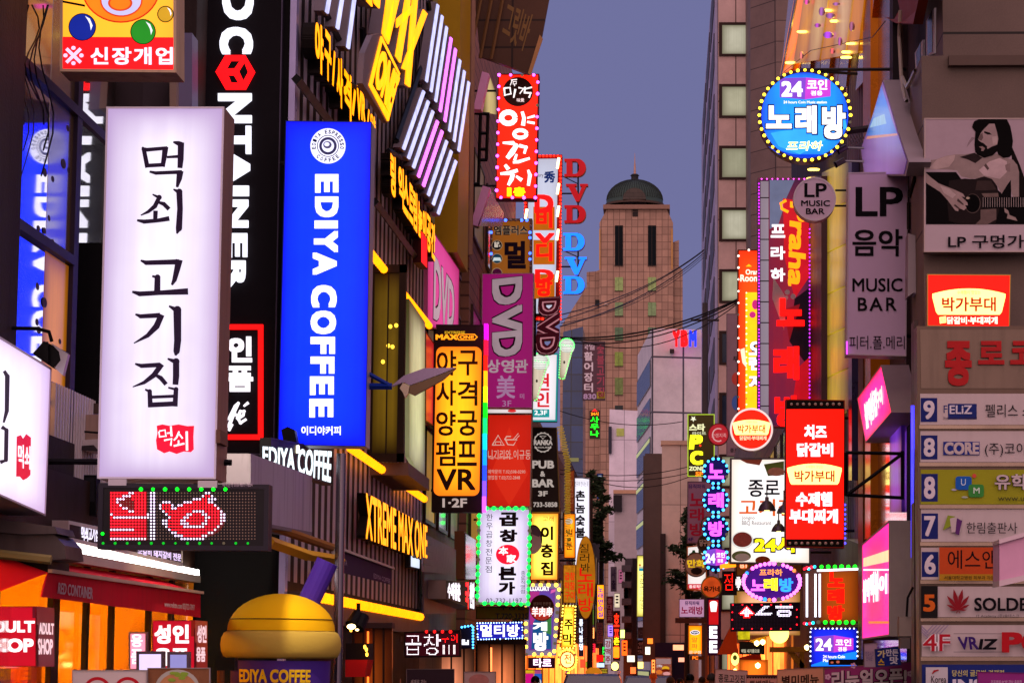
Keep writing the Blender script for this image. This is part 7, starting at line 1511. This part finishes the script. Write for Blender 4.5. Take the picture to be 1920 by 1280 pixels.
s = Sign('lightbox_sign', 'white box sign with green hangul and red foot strip behind drab beige disc', Y(72), [(1288, 1024), (1325, 1020), (1325, 1108), (1288, 1104)], .3, BL('f4ece8', 1.1, .8), P('c88a50'), rim=.03); s.txt('상', (1292, 1030, 1318, 1046), P('1a6a3a'), .05); s.art([((1289, 1094, 1324, 1104), E('d82a3a', 1))]); s.txt('종로직영', (1292, 1096, 1318, 1102), E('ffe8e8', 1), .02)
s = Sign('lightbox_sign', 'vertical violet sign with glaring white letters and red cupcake panel', Y(60), (1326, 1120, 1352, 1228), .2, P('5a1450', .5), P('5a1a50'), rim=.02); s.art([((1329, 1124, 1347, 1170), E('d8141c', .9)), ([(1331, 1132), (1345, 1132), (1343, 1146), (1333, 1146)], E('fff0f0', 1.3)), (ell(1338, 1130, 7, 4), E('fff0f0', 1.3))]); s.txt('E', (1330, 1173, 1345, 1196), E('fff0ff', 1.6), .06); s.txt('E', (1330, 1200, 1345, 1223), E('fff0ff', 1.6), .06)
s = Sign('led_sign', 'small red LED board with a white drop beside purple oval sign', Y(47), (1354, 1070, 1400, 1115), .12, P('1c0a10', .4), P('241018'), rim=.02)
ledtext(s, '점', (1358, 1074, 1376, 1108), E('ff2010', 1.6), 2.3, .03); mb = MB()
for i in range(5):
    for j in range(13):
        if abs(i - 2) < 2.4 * math.sin((j + .5) / 13 * math.pi): mb.poly(s.pl, ell(1380 + i * 2.2, 1077 + j * 2.3, 1, 1, 6), .012)
s.part('led_matrix', mb, E('fff0f0', 1.8), kind='stuff')
# oval
s = Sign('oval_sign', 'purple oval sign with multicoloured hangul and pink bulb rim', Y(39.5), ell(1447, 1090, 56, 37, 48), .2, E('5a14a0', .6, .25), P('3a1450'), rim=.06, wall=None)
s.txt('프라하', (1424, 1066, 1467, 1079), E('f0c048', 1.1), .02); s.txt('노', (1408, 1086, 1434, 1107), E('ff80ff', 1.3), .05); s.txt('래', (1432, 1083, 1458, 1107), E('ffe030', 1.3), .05); s.txt('방', (1461, 1083, 1487, 1109), E('38b0ff', 1.3), .05)
pts = ell(1447, 1090, 53, 34, 38); s.bulbs([p_ for i, p_ in enumerate(pts) if i % 12 not in (10, 11)], E('ff90e0', 1.8), .031, .02); s.bulbs([pts[10], pts[34]], E('ffa050', 1.4), .031, .02); s.bulbs([pts[11], pts[22]], E('40b8ff', 1.4), .031, .02); s.bulbs([pts[23], pts[35]], P('a870a0', .3), .031, .02)
s.arms(XR + .3, [1090], r=.03)
# LED arrow
s = Sign('led_sign', 'dark violet LED dot board with red white arrow and white squares', Y(40.5), [(1369, 1130), (1500, 1128), (1500, 1182), (1370, 1183)], .15, P('24122c', .4), P('2a1a30'), rim=.025)
mbs = {'R': MB(), 'W': MB(), 'O': MB()}
pat = ["........R...........WWWW....WWWWWWWWWWWW", ".......RWR.........WWWW.....WWWWWWWWWWWW", "......RWWWR.......WWW...................", ".....RWWWWWR.....WWW..........WWWWWWWW..", "....RWWWWWWWR...WWW..........WWWWWWWWWW.", "...RWWWWWWWWWR.WWWWWWWWWWW...WW......WW.", "....RRRWWWRRR.WWWWWWWWWWW....WWWWWWWWWW.", "......RWWWR...................WWWWWWWW..", "......RRRRR............................."]
for j in range(17):
    for i in range(42):
        ch = pat[j][i] if j < 9 and i < 40 else '.'; ch = ch if ch in 'RW' else 'O'
        mbs[ch].poly(s.pl, ell(1378 + i * 2.75, 1136 + j * 2.6, 1.15 if ch != 'O' else .5, 1.15 if ch != 'O' else .5, 6), .012)
for ch, m_ in (('R', E('ff1818', 1.8)), ('W', E('f4e8ff', 2)), ('O', P('6a4a78', .4))): s.part('led_matrix', mbs[ch], m_, kind='stuff')
s.bulbs([(1374 + 18 * i, 1178) for i in range(7)] + [(1374 + 18 * i, 1133) for i in range(7)] + [(1373, 1147), (1373, 1161), (1494, 1142), (1494, 1156), (1494, 1170)], E('ff2038', 1.8), .012)
# orange box sign with red letters
s = Sign('bulb_sign', 'orange brown box sign with red hangul, white tubes and green bulb rows', Y(36), [(1535, 1066), (1611, 1062), (1611, 1166), (1535, 1166)], .3, BL('c8580c', .8, .7, '8a3a08'), P('6a3a18'), rim=.015)
for i, c in enumerate('노래방'): s.txt(c, (1552 - i * .5, 1072 + 31 * i, 1583 - i * .3, 1100 + 31 * i), E('f81808', 1.15), .07, th=.04)
s.bulbs([(1540 + 12.5 * i, 1062) for i in range(6)] + [(1534 + 13 * i, 1166) for i in range(6)], E('20f030', 1.5), .03, .05)
pls = XL_(Y(36)(1535, 1100).x)
s.part('side_panel', MB().poly(Y(36.02), [(1505, 1072), (1534, 1066), (1534, 1166), (1507, 1160)], -.02, 0), P('6a4438', .5)); mb = MB()
for x in (1529, 1537, 1513): mb.bar(Y(35.9)(x, 1075), Y(35.9)(x, 1156), .014, 6)
mb.bar(Y(35.9)(1532, 1069), Y(35.9)(1611, 1066), .015, 6); s.part('tube', mb, E('f4f0ff', 2.2))
s.bulbs([(1508, 1066), (1513, 1064), (1521, 1063), (1508, 1168), (1518, 1168)], E('ff3050', 1.4), .022, .04); s.bulbs([(1516, 1066), (1527, 1062), (1512, 1169), (1524, 1167)], E('30d0ff', 1.4), .022, .04)
for y in (1078, 1100, 1122, 1145): s.part('speaker_box', MB().poly(Y(36.3), (1508, y, 1522, y + 16), -.1, .1), P('a88a98', .4))
# 24 coin sign
s = Sign('bulb_sign', 'square blue bulb sign with white digits on a folded pink violet shape', Y(35), [(1518, 1176), (1609, 1175), (1609, 1250), (1518, 1251)], .25, BL('1838f0', 1.1, .75, '1018c0'), P('2a2a60'), rim=.02)
s.art([([(1526, 1193), (1563, 1190), (1563, 1222), (1527, 1220)], pinkA), ([(1563, 1190), (1600, 1196), (1600, 1217), (1563, 1222)], pinkB), ([(1520, 1250), (1520, 1246), (1555, 1234), (1585, 1224), (1607, 1220), (1607, 1250)], E('1890f0', 1.0))]); s.txt('24', (1529, 1196, 1560, 1219), WT, .03); s.txt('코인', (1566, 1197, 1596, 1210), WT, .03); s.txt('겸용', (1571, 1212, 1588, 1220), WT, .02); s.txt('24 hours Coin', (1543, 1227, 1584, 1233), WT, .02); s.txt('Music', (1543, 1234, 1560, 1240), WT, .02)
s.bulbs([(1521 + 8 * i, 1177.5) for i in range(11)] + [(1519.5, 1184 + 9 * i) for i in range(7)] + [(1607.5, 1184 + 9 * i) for i in range(7)], E('e8e8ff', 2.2), .012, .02)
t = Sign('small_sign', 'thin black strip with small orange phone marks at foot of square blue sign', Y(34), [(1554, 1235), (1618, 1235), (1618, 1246), (1554, 1246)], .1, P('1c1018'), P('1c1018'), rim=.006); t.art([(ell(1560, 1241, 3, 2, 10), E('d86a50', .8)), (ell(1571, 1240, 3.4, 2.6, 10), E('d86a50', .8))])
t = Sign('small_sign', 'small blue poster with tilted white yellow hangul below tall magenta lightbox', Y(28), [(1640, 1216), (1687, 1210), (1690, 1246), (1642, 1250)], .03, P('1a2a8a'), P('3a3a6a'), rim=.008); t.txt('가', (1645, 1218, 1660, 1232), P('f0e0a0'), .04); t.txt('만든', (1661, 1216, 1684, 1229), P('e8e0f0'), .04); t.txt('맛', (1668, 1230, 1684, 1244), P('e8e0f0'), .04); t.txt('스', (1646, 1234, 1658, 1246), P('f0c030'), .04)
t = Sign('small_sign', 'pale notice with fine print behind small blue poster', Y(28.2), [(1620, 1206), (1645, 1204), (1645, 1250), (1620, 1250)], .03, P('b8a4b4'), P('8a7a88'), rim=.006); t.txt('영업시간\n안내문', (1622, 1220, 1638, 1238), P('5a4a90'), 0.0)
t = T('globe_lamp', 'glowing warm round globe lamp under the LED arrow board', 'lamp', Y(41.5)(1461, 1203)); c_ = Y(41.5)(1461, 1187); k = 41.5 / F
t.part('globe', MB().lathe(c_, [(18 * k * math.cos(a), 18 * k * math.sin(a)) for a in [i * math.pi / 12 - math.pi / 2 for i in range(13)]], 24), E('ffe890', 1.6), smooth=True); t.part('stem', MB().bar(c_, c_ + Vector((0, 0, .4)), .02, 6), DARK)
# food stall fronts under them
b = T('stall_front', 'warm lit wooden restaurant front beneath the LED arrow board', 'shop front', (XR, 48, 0))
b.part('glowing_back_wall', MB().box((XR + .3, 38, 0), (XR + .6, 60, 3.4)), E('c86a1c', .5, .5, 1.2)); p = Y(43)  # wall glows by itself in place of warm stall light on it
for q, h in (([(1362, 1190), (1378, 1160), (1384, 1226), (1345, 1226)], 'd8501c'), ([(1388, 1232), (1425, 1222), (1430, 1244), (1388, 1246)], 'c03a14')): b.part('awning', MB().poly(Y(46), q, -.5, 0), P(h, .7, var=.3))
b.part('beam', MB().poly(p, (1444, 1212, 1515, 1222), -.3, 0).poly(p, [(1478, 1222), (1490, 1222), (1515, 1252), (1500, 1252)], -.2, -.05).poly(p, (1500, 1222, 1508, 1252), -.2, -.05), P('8a5a24', .6)); b.part('signboard', MB().poly(Y(44), (1386, 1202, 1434, 1226), -.1, 0), P('2a2620', .5)); mb = MB(); text(mb, Y(44), '매일 새기름으로', (1390, 1216, 1424, 1223), .006, 0, .03); b.part('lettering', mb, E('d8d0b0', .8)); b.part('menu_screen', MB().poly(Y(44.2), (1384, 1183, 1406, 1198), -.05, 0), E('d8c818', .9, .4, 9))
for x, y in ((1419, 1205), (1421, 1247), (1513, 1213), (1430, 1203), (1378, 1258)): b.part('lamp', MB().lathe(Y(42.6)(x, y), [(.001, -.05), (.04, -.02), (.045, .02), (.001, .05)], 10), E('ffd070', 5))
b.part('counter_glow', MB().poly(Y(45), (1386, 1236, 1440, 1290), -.1, 0), BL('f08a20', 1.1, .6, 'a04a08')); b.part('parasol', MB().poly(Y(42.8), [(1405, 1200), (1440, 1190), (1432, 1200), (1410, 1204)], -.1, 0), P('d8a818', .5)); b.part('plaster', MB().poly(Y(44.5), (1382, 1108, 1500, 1190), -.1, 0), BL('f4dca8', .9, .6, 'c88a30'))  # counter and plaster carry the warm stall light as their own glow
t = Sign('oval_sign', 'small yellow oval lightbox hanging in front of the wooden restaurant front', Y(42), ell(1378, 1235, 8.5, 13.5, 24), .1, BL('fff0a0', 1.2, .8), P('c8a040'), rim=.012); t.art([(ell(1378, 1232, 4, 5), P('8a9a30'))])
for D0, D1, zt, X, h, lb in ((60, 78, 9.5, 3.0, '6a5048', 'dim brown row house behind bubble signs'), (78.2, 110, 10.8, 3.1, '6a5a50', 'dim row house behind the olive star sign')): facade('row_house', lb, X, D0, D1, zt, TILE(h, '2e2424', 1.2, .8, 1), side=1, rows=[(3.6, 5), (6.2, 7.6)], cols=5, wmat=WARMW)
# banners along the lower right edge
for q, D, bg_, tx, tm, lb, wt in (([(1341, 1253), (1402, 1256), (1402, 1330), (1338, 1330)], 33, P('c8a89c', .7, var=.1), '종로고깃집', INK, 'pale paper banner with brush hangul at the lower edge', .01), ([(1399, 1266), (1458, 1264), (1458, 1330), (1397, 1330)], 32, P('c89a84', .7, var=.1), '특별메뉴', P('5a3a30'), 'salmon paper banner with scalloped dark top edge', .03), ([(1457, 1254), (1544, 1250), (1546, 1330), (1455, 1330)], 31, P('c8a07a', .7, var=.1), '별미메뉴', P('3a2418'), 'tan paper banner with bold brown hangul at the lower edge', .03), ([(1545, 1252), (1712, 1239), (1716, 1330), (1545, 1330)], 29, P('9a3a78', .7, var=.2), '리뉴얼오픈!', P('d8c8cc'), 'large plum banner with outlined pale hangul and blossoms', .04)):
    s = Sign('banner', lb, Y(D), q, .02, bg_, P('8a6a60'), rim=.006, cat='banner')
    (xa, ya), (xb, yb) = q[0], q[1]; wid = xb - xa
    Q = [(xa + wid * .1, ya + 9 + (3 if 'tan' in lb else 0)), (xb - wid * .1, yb + 9 + (3 if 'tan' in lb else 0)), (xb - wid * .1, yb + 9 + wid * (.26 if 'plum' not in lb else .2)), (xa + wid * .1, ya + 9 + wid * (.26 if 'plum' not in lb else .2))]
    if 'plum' in lb: s.txt(tx, [(1559, 1257), (1700, 1250), (1700, 1284), (1559, 1292)], P('2a1020'), .09); s.art([(ell(x, y, 2.4, 2.4, 8), P('e0b8d0')) for cx_, cy_ in ((1600, 1247), (1642, 1244), (1706, 1262), (1552, 1268)) for x, y in ell(cx_, cy_, 3.4, 3.4, 5)], 'blossom'); Q = [(1559, 1257), (1700, 1250), (1700, 1284), (1559, 1292)]
    if 'salmon' in lb: s.art([((1399, 1264, 1458, 1268), P('3a2220'))] + [(ell(1402 + i * 5, 1268, 2.6, 3, 10), P('3a2220')) for i in range(12)])
    s.txt(tx, Q, tm, wt)

# ================================================================== wires over the street
def wire(a, b_, sag, r, label, grp):
    t = T('overhead_cable', label, 'cable', a, grp)
    a, b_ = Vector(a), Vector(b_); mb = MB()
    mb.tube([a.lerp(b_, i / 14) - Vector((0, 0, sag * 4 * (i / 14) * (1 - i / 14))) for i in range(15)], r, 5)
    t.part('strand', mb, BLACKM)
for (xa, ya), (xb, yb), sg, r in (((1052, 590), (1320, 468), .35, .018), ((1052, 600), (1320, 470), .3, .016), ((1050, 612), (1320, 474), .4, .02), ((1088, 600), (1320, 478), .35, .012), ((1052, 606), (1320, 482), .5, .012)): wire(Y(75)(xa, ya), Y(110)(xb, yb), sg, r, 'thin black cable rising to the pinkish tall block across the tower', 'thin cables rising across the tower')
for (xa, ya), (xb, yb), sg, r in (((1050, 632), (1385, 560), .35, .024), ((1052, 634), (1385, 562), .4, .02), ((1052, 640), (1385, 566), .45, .018), ((1090, 640), (1385, 568), .6, .014)): wire(Y(72)(xa, ya), Y(70)(xb, yb), sg, r, 'thick sagging black cable crossing low in front of the tower', 'sagging cables crossing before the tower')
for (xa, ya), (xb, yb) in (((1050, 880), (1300, 872)), ((1050, 888), (1300, 884)), ((1130, 905), (1300, 890)), ((1050, 770), (1280, 790))): wire(Y(95)(xa, ya), Y(97)(xb, yb), .3, .015, 'faint thin cable strung low across the mid street', 'faint cables across the mid street')
t = T('utility_pole', 'dark utility pole beside pinkish tall block carrying the cables', 'pole', (Y(109)(1322, 700).x, 109, 0)); xq = Y(109)(1322, 700).x
t.part('shaft', MB().bar((xq, 109, 0), (xq, 109, Y(109)(1322, 568).z), .16, 8, .12), P('3a3436', .6)); t.part('crossarm', MB().bar((xq - .6, 109, Y(109)(1322, 600).z), (xq + .6, 109, Y(109)(1322, 600).z), .05, 4), P('3a3436'))

# ================================================================== trees
def tree(label, D, x, ytop, ybot, wpx, n, seed):
    r_ = random.Random(seed); k = D / F; c = Y(D)(x, (ytop + ybot) / 2); h = (ybot - ytop) / 2 * k; wr = wpx / 2 * k
    t = T('street_tree', label, 'tree', (c.x, D, 0), 'dark street trees')
    mb = MB().bar((c.x, D, 0), (c.x, D, c.z), .14, 8, .08)
    tips = []
    for i in range(14):
        z = c.z - h * .9 + 1.8 * h * i / 14; a = r_.uniform(0, 6.28); L = wr * r_.uniform(.6, 1.1) * (1.15 - i / 18)
        tip = Vector((c.x + L * math.cos(a), D + L * math.sin(a), z + L * .25)); mb.bar((c.x, D, z - .1), tip, .05, 5, .015); tips.append((Vector((c.x, D, z)), tip))
    mb.bar((c.x, D, c.z), (c.x, D, c.z + h * .9), .08, 6, .02)
    t.part('trunk', mb, P('2e2620', .8))
    lf = MB()
    for a_, b__ in tips:
        for i in range(n):
            p_ = a_.lerp(b__, r_.uniform(.25, 1.05)) + Vector((r_.gauss(0, .16), r_.gauss(0, .16), r_.gauss(0, .1))) * wr
            u = Vector((r_.gauss(0, 1), r_.gauss(0, 1), r_.gauss(0, .5))).normalized(); v = u.orthogonal().normalized(); s_ = r_.uniform(.05, .11)
            lf.face([p_ - u * s_ * 1.6, p_ + v * s_ * .7, p_ + u * s_ * 1.6, p_ - v * s_ * .7])
    t.part('crown', lf, P('2c3a22', .7, var=.5, scale=1.5))
tree('dark street tree with tiered branches before the beige building', 125, 1288, 940, 1130, 80, 170, 1); tree('dark leafy street tree behind bright white lightbox', 130, 1128, 880, 1060, 56, 170, 2); tree('small roof tree top peeping over dim houses', 110, 1108, 880, 935, 30, 60, 3)

# ================================================================== taxi lamp, cars, people
def car(label, x, y_top, D, paint, length=4.4, rack=False):
    k = D / F; c = Y(D)(x, 1240); t = T('parked_car', label, 'car', (c.x, D, 0)); w_ = .88; H = Y(D)(x, y_top).z
    def sect(prof, y0, y1, wmul=1.0, m=None):
        pass
    side = [(0, .35), (0, .75), (.15, .9), (1.0, 1.0), (3.3, 1.02), (4.1, .98), (4.35, .85), (4.4, .4)]
    roof = [(.75, .98), (1.3, H - .05), (1.8, H), (2.9, H - .01), (3.3, H - .08), (4.0, .98)]
    mb = MB(); mb.prism([Vector((c.x - w_, D + a, z)) for a, z in side + [(4.4, .3), (0, .3)]], Vector((1, 0, 0)), 0, 2 * w_); t.part('body', mb, paint)
    mb = MB(); L = [Vector((c.x - w_ * .98, D + a, z)) for a, z in roof]; 
    top = [Vector((c.x - w_ * (.98 if z < 1.1 else .74), D + a, z)) for a, z in roof]; top2 = [Vector((2 * c.x - p_.x, p_.y, p_.z)) for p_ in top]
    for i in (1, 2, 3): mb.face([top[i], top[i + 1], top2[i + 1], top2[i]])
    mb.face([top[0], top[1], top[1] + Vector((.06, 0, .0)), top[0] + Vector((.06, 0, 0))]); t.part('roof', mb, paint)
    o = t.part('windscreen', MB().face([top[0], top[1], top2[1], top2[0]]), MIRROR('0a0c10', .04, .12)); t.part('rear_window', MB().face([top[4], top[5], top2[5], top2[4]]), MIRROR('0a0c10', .04, .12))
    for tt in (top, top2): t.part('side_window', MB().face(tt), MIRROR('10141a', .04, .4))
    for a in (.8, 3.5):
        for sx in (-1, 1):
            cw_ = Vector((c.x + sx * (w_ - .1), D + a, .32)); o = t.part('wheel', MB().lathe(cw_, [(.01, -.1), (.32, -.1), (.32, .1), (.01, .1)], 18, Vector((1, 0, 0))), BLACKM); t.part('rim', MB().lathe(cw_, [(.01, .105 * sx), (.2, .11 * sx), (.2, .1 * sx)], 12, Vector((1, 0, 0))), STEEL, o)
    for sx in (-1, 1): t.part('headlight', MB().box((c.x + sx * .62 - .18, D - .02, .62), (c.x + sx * .62 + .18, D + .02, .76)), P('d8d8e0', .1)); t.part('mirror', MB().box((c.x + sx * .98 - .1, D + 1.0, 1.0), (c.x + sx * .98 + .1, D + 1.12, 1.14)), paint)
    t.part('bumper', MB().box((c.x - w_, D - .05, .3), (c.x + w_, D, .55)), P('2a2a2e')); t.part('number_plate', MB().box((c.x - .25, D - .06, .4), (c.x + .25, D - .051, .5)), P('c8c8c0'))
    if rack: t.part('roof_rail', MB().tube([top[1] + Vector((0, 0, .04)), top[2] + Vector((0, 0, .06)), top[3] + Vector((0, 0, .06))], .025, 5).tube([top2[1] + Vector((0, 0, .04)), top2[2] + Vector((0, 0, .06)), top2[3] + Vector((0, 0, .06))], .025, 5), P('b0a8a8', .2, .9))
    return t
car('dark blue car with roof rails in mid street', 1108, 1263, 62, P('1c2450', .3, .2, var=.1, spec=.4), rack=True); car('dark grey blue car half hidden behind pedestrians', 1216, 1267, 72, P('1a1a26', .3, .2, var=.1, spec=.4))
t = T('orange_canopy', 'round topped orange canopy stall roof over the dark blue car', 'canopy', Y(80)(1113, 1268)); t.part('fabric', MB().poly(Y(80), [(1098 + 14 + 15 * math.cos(a), 1262 - 12 * math.sin(a)) for a in [i * math.pi / 12 for i in range(13)]], -1.5, 0), E('e8901c', .6, .2)); t.part('post', MB().bar(Y(80.5)(1112, 1262), (Y(80.5)(1112, 1262).x, 80.5, 0), .04, 6), DARK)
SKIN = P('a8705a', .5)
def person(label, x, ytop, D, hair, coat, trousers, yaw=0.0, hat=False):
    c = Y(D)(x, 1240); top = Y(D)(x, ytop).z; h = max(1.5, min(1.85, top)); sc = h / 1.75
    t = T('person', label, 'person', (c.x, D, 0), 'pedestrians in mid street')
    J = [((0, 0, .95), .13), ((0, .01, 1.15), .135), ((0, .01, 1.35), .15), ((0, 0, 1.47), .07), ((0, 0, 1.53), .058), ((0, -.015, 1.60), .082), ((0, -.01, 1.68), .088), ((0, 0, 1.735), .05),
         ((.19, 0, 1.40), .055), ((.25, .02, 1.12), .045), ((.24, -.08, .88), .035), ((.24, -.11, .78), .03), ((-.19, 0, 1.40), .055), ((-.25, .02, 1.12), .045), ((-.24, -.03, .86), .035), ((-.24, -.04, .77), .03),
         ((.10, 0, .88), .095), ((.11, -.05, .50), .065), ((.11, .02, .10), .045), ((.11, -.12, .04), .04), ((-.10, 0, .88), .095), ((-.11, .03, .50), .065), ((-.11, .12, .10), .045), ((-.11, 0, .04), .04)]
    Ed = [(0, 1), (1, 2), (2, 3), (3, 4), (4, 5), (5, 6), (6, 7), (2, 8), (8, 9), (9, 10), (10, 11), (2, 12), (12, 13), (13, 14), (14, 15), (0, 16), (16, 17), (17, 18), (18, 19), (0, 20), (20, 21), (21, 22), (22, 23)]
    me = bpy.data.meshes.new('figure'); rt = Matrix.Rotation(yaw, 3, 'Z'); me.from_pydata([rt @ (Vector(p_) * sc) for p_, _ in J], Ed, [])
    o = bpy.data.objects.new('figure', me); _fs.collection.objects.link(o)
    md = o.modifiers.new('s', 'SKIN'); 
    for sv, (_, r_) in zip(me.skin_vertices[0].data, J): sv.radius = (r_ * sc, r_ * sc)
    me.skin_vertices[0].data[0].use_root = True
    m2 = o.modifiers.new('u', 'SUBSURF'); m2.levels = 2; m2.render_levels = 2
    vl = _fs.view_layers[0]; vl.update(); bm_ = bpy.data.meshes.new_from_object(o.evaluated_get(vl.depsgraph)); bpy.data.objects.remove(o)
    bm_.materials.clear()
    for m_ in (SKIN, coat, trousers, BLACKM): bm_.materials.append(m_)
    for p_ in bm_.polygons:
        z = p_.center.z / sc; p_.material_index = 0 if z > 1.49 or (abs((rt.inverted() @ p_.center).x) > .2 * sc and z < .84 and z > .7) else (1 if z > .9 else (2 if z > .1 else 3)); p_.use_smooth = True
    bo = bpy.data.objects.new('body', bm_); COL.objects.link(bo); bo.parent = t.o
    hb = MB(); hc = Vector((c.x, D, 0)) + rt @ Vector((0, .012, 1.665 * sc))
    prof = [(.104 * sc * math.cos(a), .104 * sc * math.sin(a) * 1.08) for a in [i * math.pi / 14 - .35 for i in range(10)]]
    hb.lathe(hc, [(max(.001, r_), z_) for r_, z_ in prof], 18); t.part('hair', hb, hair, smooth=True)
    f_ = rt @ Vector((0, -1, 0)); sd = rt @ Vector((1, 0, 0)); fc = Vector((c.x, D, 1.635 * sc)) + f_ * .1 * sc
    fb_ = MB(); fb_.lathe(fc, [(.001, -.03), (.016, -.02), (.01, .02), (.001, .03)], 8); t.part('nose', fb_, SKIN, smooth=True)
    for q in (-1, 1): t.part('eye', MB().lathe(fc + sd * .034 * q + Vector((0, 0, .025)) - f_ * .012, [(.001, -.008), (.011, 0), (.001, .008)], 8), BLACKM); t.part('ear', MB().lathe(Vector((c.x, D, 1.63 * sc)) + sd * .092 * q * sc, [(.001, -.03), (.018, 0), (.001, .03)], 8), SKIN)
    t.part('mouth', MB().lathe(fc - Vector((0, 0, .045)) - f_ * .006, [(.001, -.006), (.022, 0), (.001, .006)], 8), P('7a3a34'))
bk, br = P('120d0c', .45), P('3a2214', .5)
for lb, x, yt, D, hr, co, tr, yw in (('person with black hair in dark jacket below the magenta and orange panels', 1004, 1268, 56, bk, P('22242e'), P('1c1c22'), 0), ('person with orange lit hair in dark coat before parked grey blue car', 1225, 1262, 68, P('a85a1c', .4), P('3a2a28'), P('22222a'), 3.1), ('person with brown hair and beige jacket walking away in mid street', 1257, 1269, 60, P('5a3a26', .5), P('8a7460'), P('2a2a34'), 3.0), ('person with short black hair in navy jacket before dark violet shop', 1294, 1264, 58, bk, P('1c2440'), P('24242a'), 2.8), ('person with grey cap of hair in olive jacket before violet sign post', 1334, 1263, 57, P('4a4440', .6), P('4a4a34'), P('1c1c22'), 3.3), ('person with brown hair in red jacket partly behind another walker', 1317, 1269, 62, br, P('6a2a2a'), P('2a2a30'), 3.0), ('person with black hair in grey jacket behind the pale paper banner', 1275, 1272, 66, bk, P('5a5a62'), P('2a2a30'), 0.2), ('person with reddish hair in brown jacket before shop windows on the arcade side', 902, 1262, 44, P('7a3a1c', .5), P('4a3a30'), P('22222a'), 0.4)): person(lb, x, yt, D, hr, co, tr, yw)

t = T('canopy_box', 'small red and black canopy box with warm lamps under the ribbed front', 'canopy', Y(26.5)(672, 1265)); p = Y(26.5)
t.part('upper_box', MB().poly(p, (648, 1205, 690, 1236), -.5, 0), P('1a1216', .5)); t.part('lower_box', MB().poly(p, [(648, 1236), (690, 1236), (684, 1268), (648, 1268)], -.5, .02), P('c81a1c', .5))
for x, y in ((687, 1217), (688, 1226), (684, 1212), (658, 1180)): t.part('lamp', MB().poly(Y(26.4), ell(x, y, 2.2, 4, 10), -.02, .02), E('ffb050', 2.4))
# street level shop fronts down the arcade side
for i, (x0, x1, y0, D, m_, lb) in enumerate(((660, 735, 1175, 27.5, 'ff7020', 'dim shop front with red canopy box below the ribbed front'), (700, 750, 1200, 34.5, '7a60ff', 'cool violet lit shop doorway below ribbed front'), (795, 890, 1205, 44, 'ffc890', 'pale shop front with food banners past the arcade'), (890, 985, 1205, 50, 'ffb870', 'warm shop front below the blue LED sign'))):
    t = T('shop_entrance', lb, 'shop front', Y(D)((x0 + x1) / 2, 1240)); t.o.location.z = 0; t.loc = Vector(t.o.location); t.pl = Y(D)
    t.part('glow_window', MB().poly(Y(D), (x0, y0, x1, 1400), -.1, 0), BL(m_, (.3, .45, .8, .8)[i], .3, '1a0c0a', power=1.2))
    for j in range(4):
        xx = x0 + (x1 - x0) * (j + .1) / 4; t.part('mullion', MB().poly(Y(D), (xx, y0, xx + 3, 1400), .002, .05), P('2a1c18'))
    t.part('door_tube', MB().poly(Y(D), (x0 + 30, y0 + 8, x0 + 33, 1300), .06, .09), E(('ff9030', '60a0ff', 'fff0e0', 'ffb060')[i], 1.6)); t.part('header', MB().poly(Y(D), (x0 - 2, y0 - 8, x1 + 2, y0 + 2), -.2, .1), P('3a2a2a'))
for q, D, h, tx, lb in (((762, 1253, 852, 1330), 30, '3a2c34', '세계로 가는', 'dark menu banner at the lower edge past the inflatable cup'), ((870, 1258, 930, 1330), 31, 'c8b0a8', '', 'pale meat photo banner at the lower edge')):
    s = Sign('banner', lb, Y(D), q, .02, P(h, .7), P('8a7a78'), rim=.006, cat='banner')
    if tx: s.txt(tx, (770, 1273, 800, 1282), P('c8b8b0'), .01)
    else: s.art([(ell(898, 1275, 19, 12), P('c88a80', var=.5, scale=15))])
bpy.data.scenes.remove(_fs)
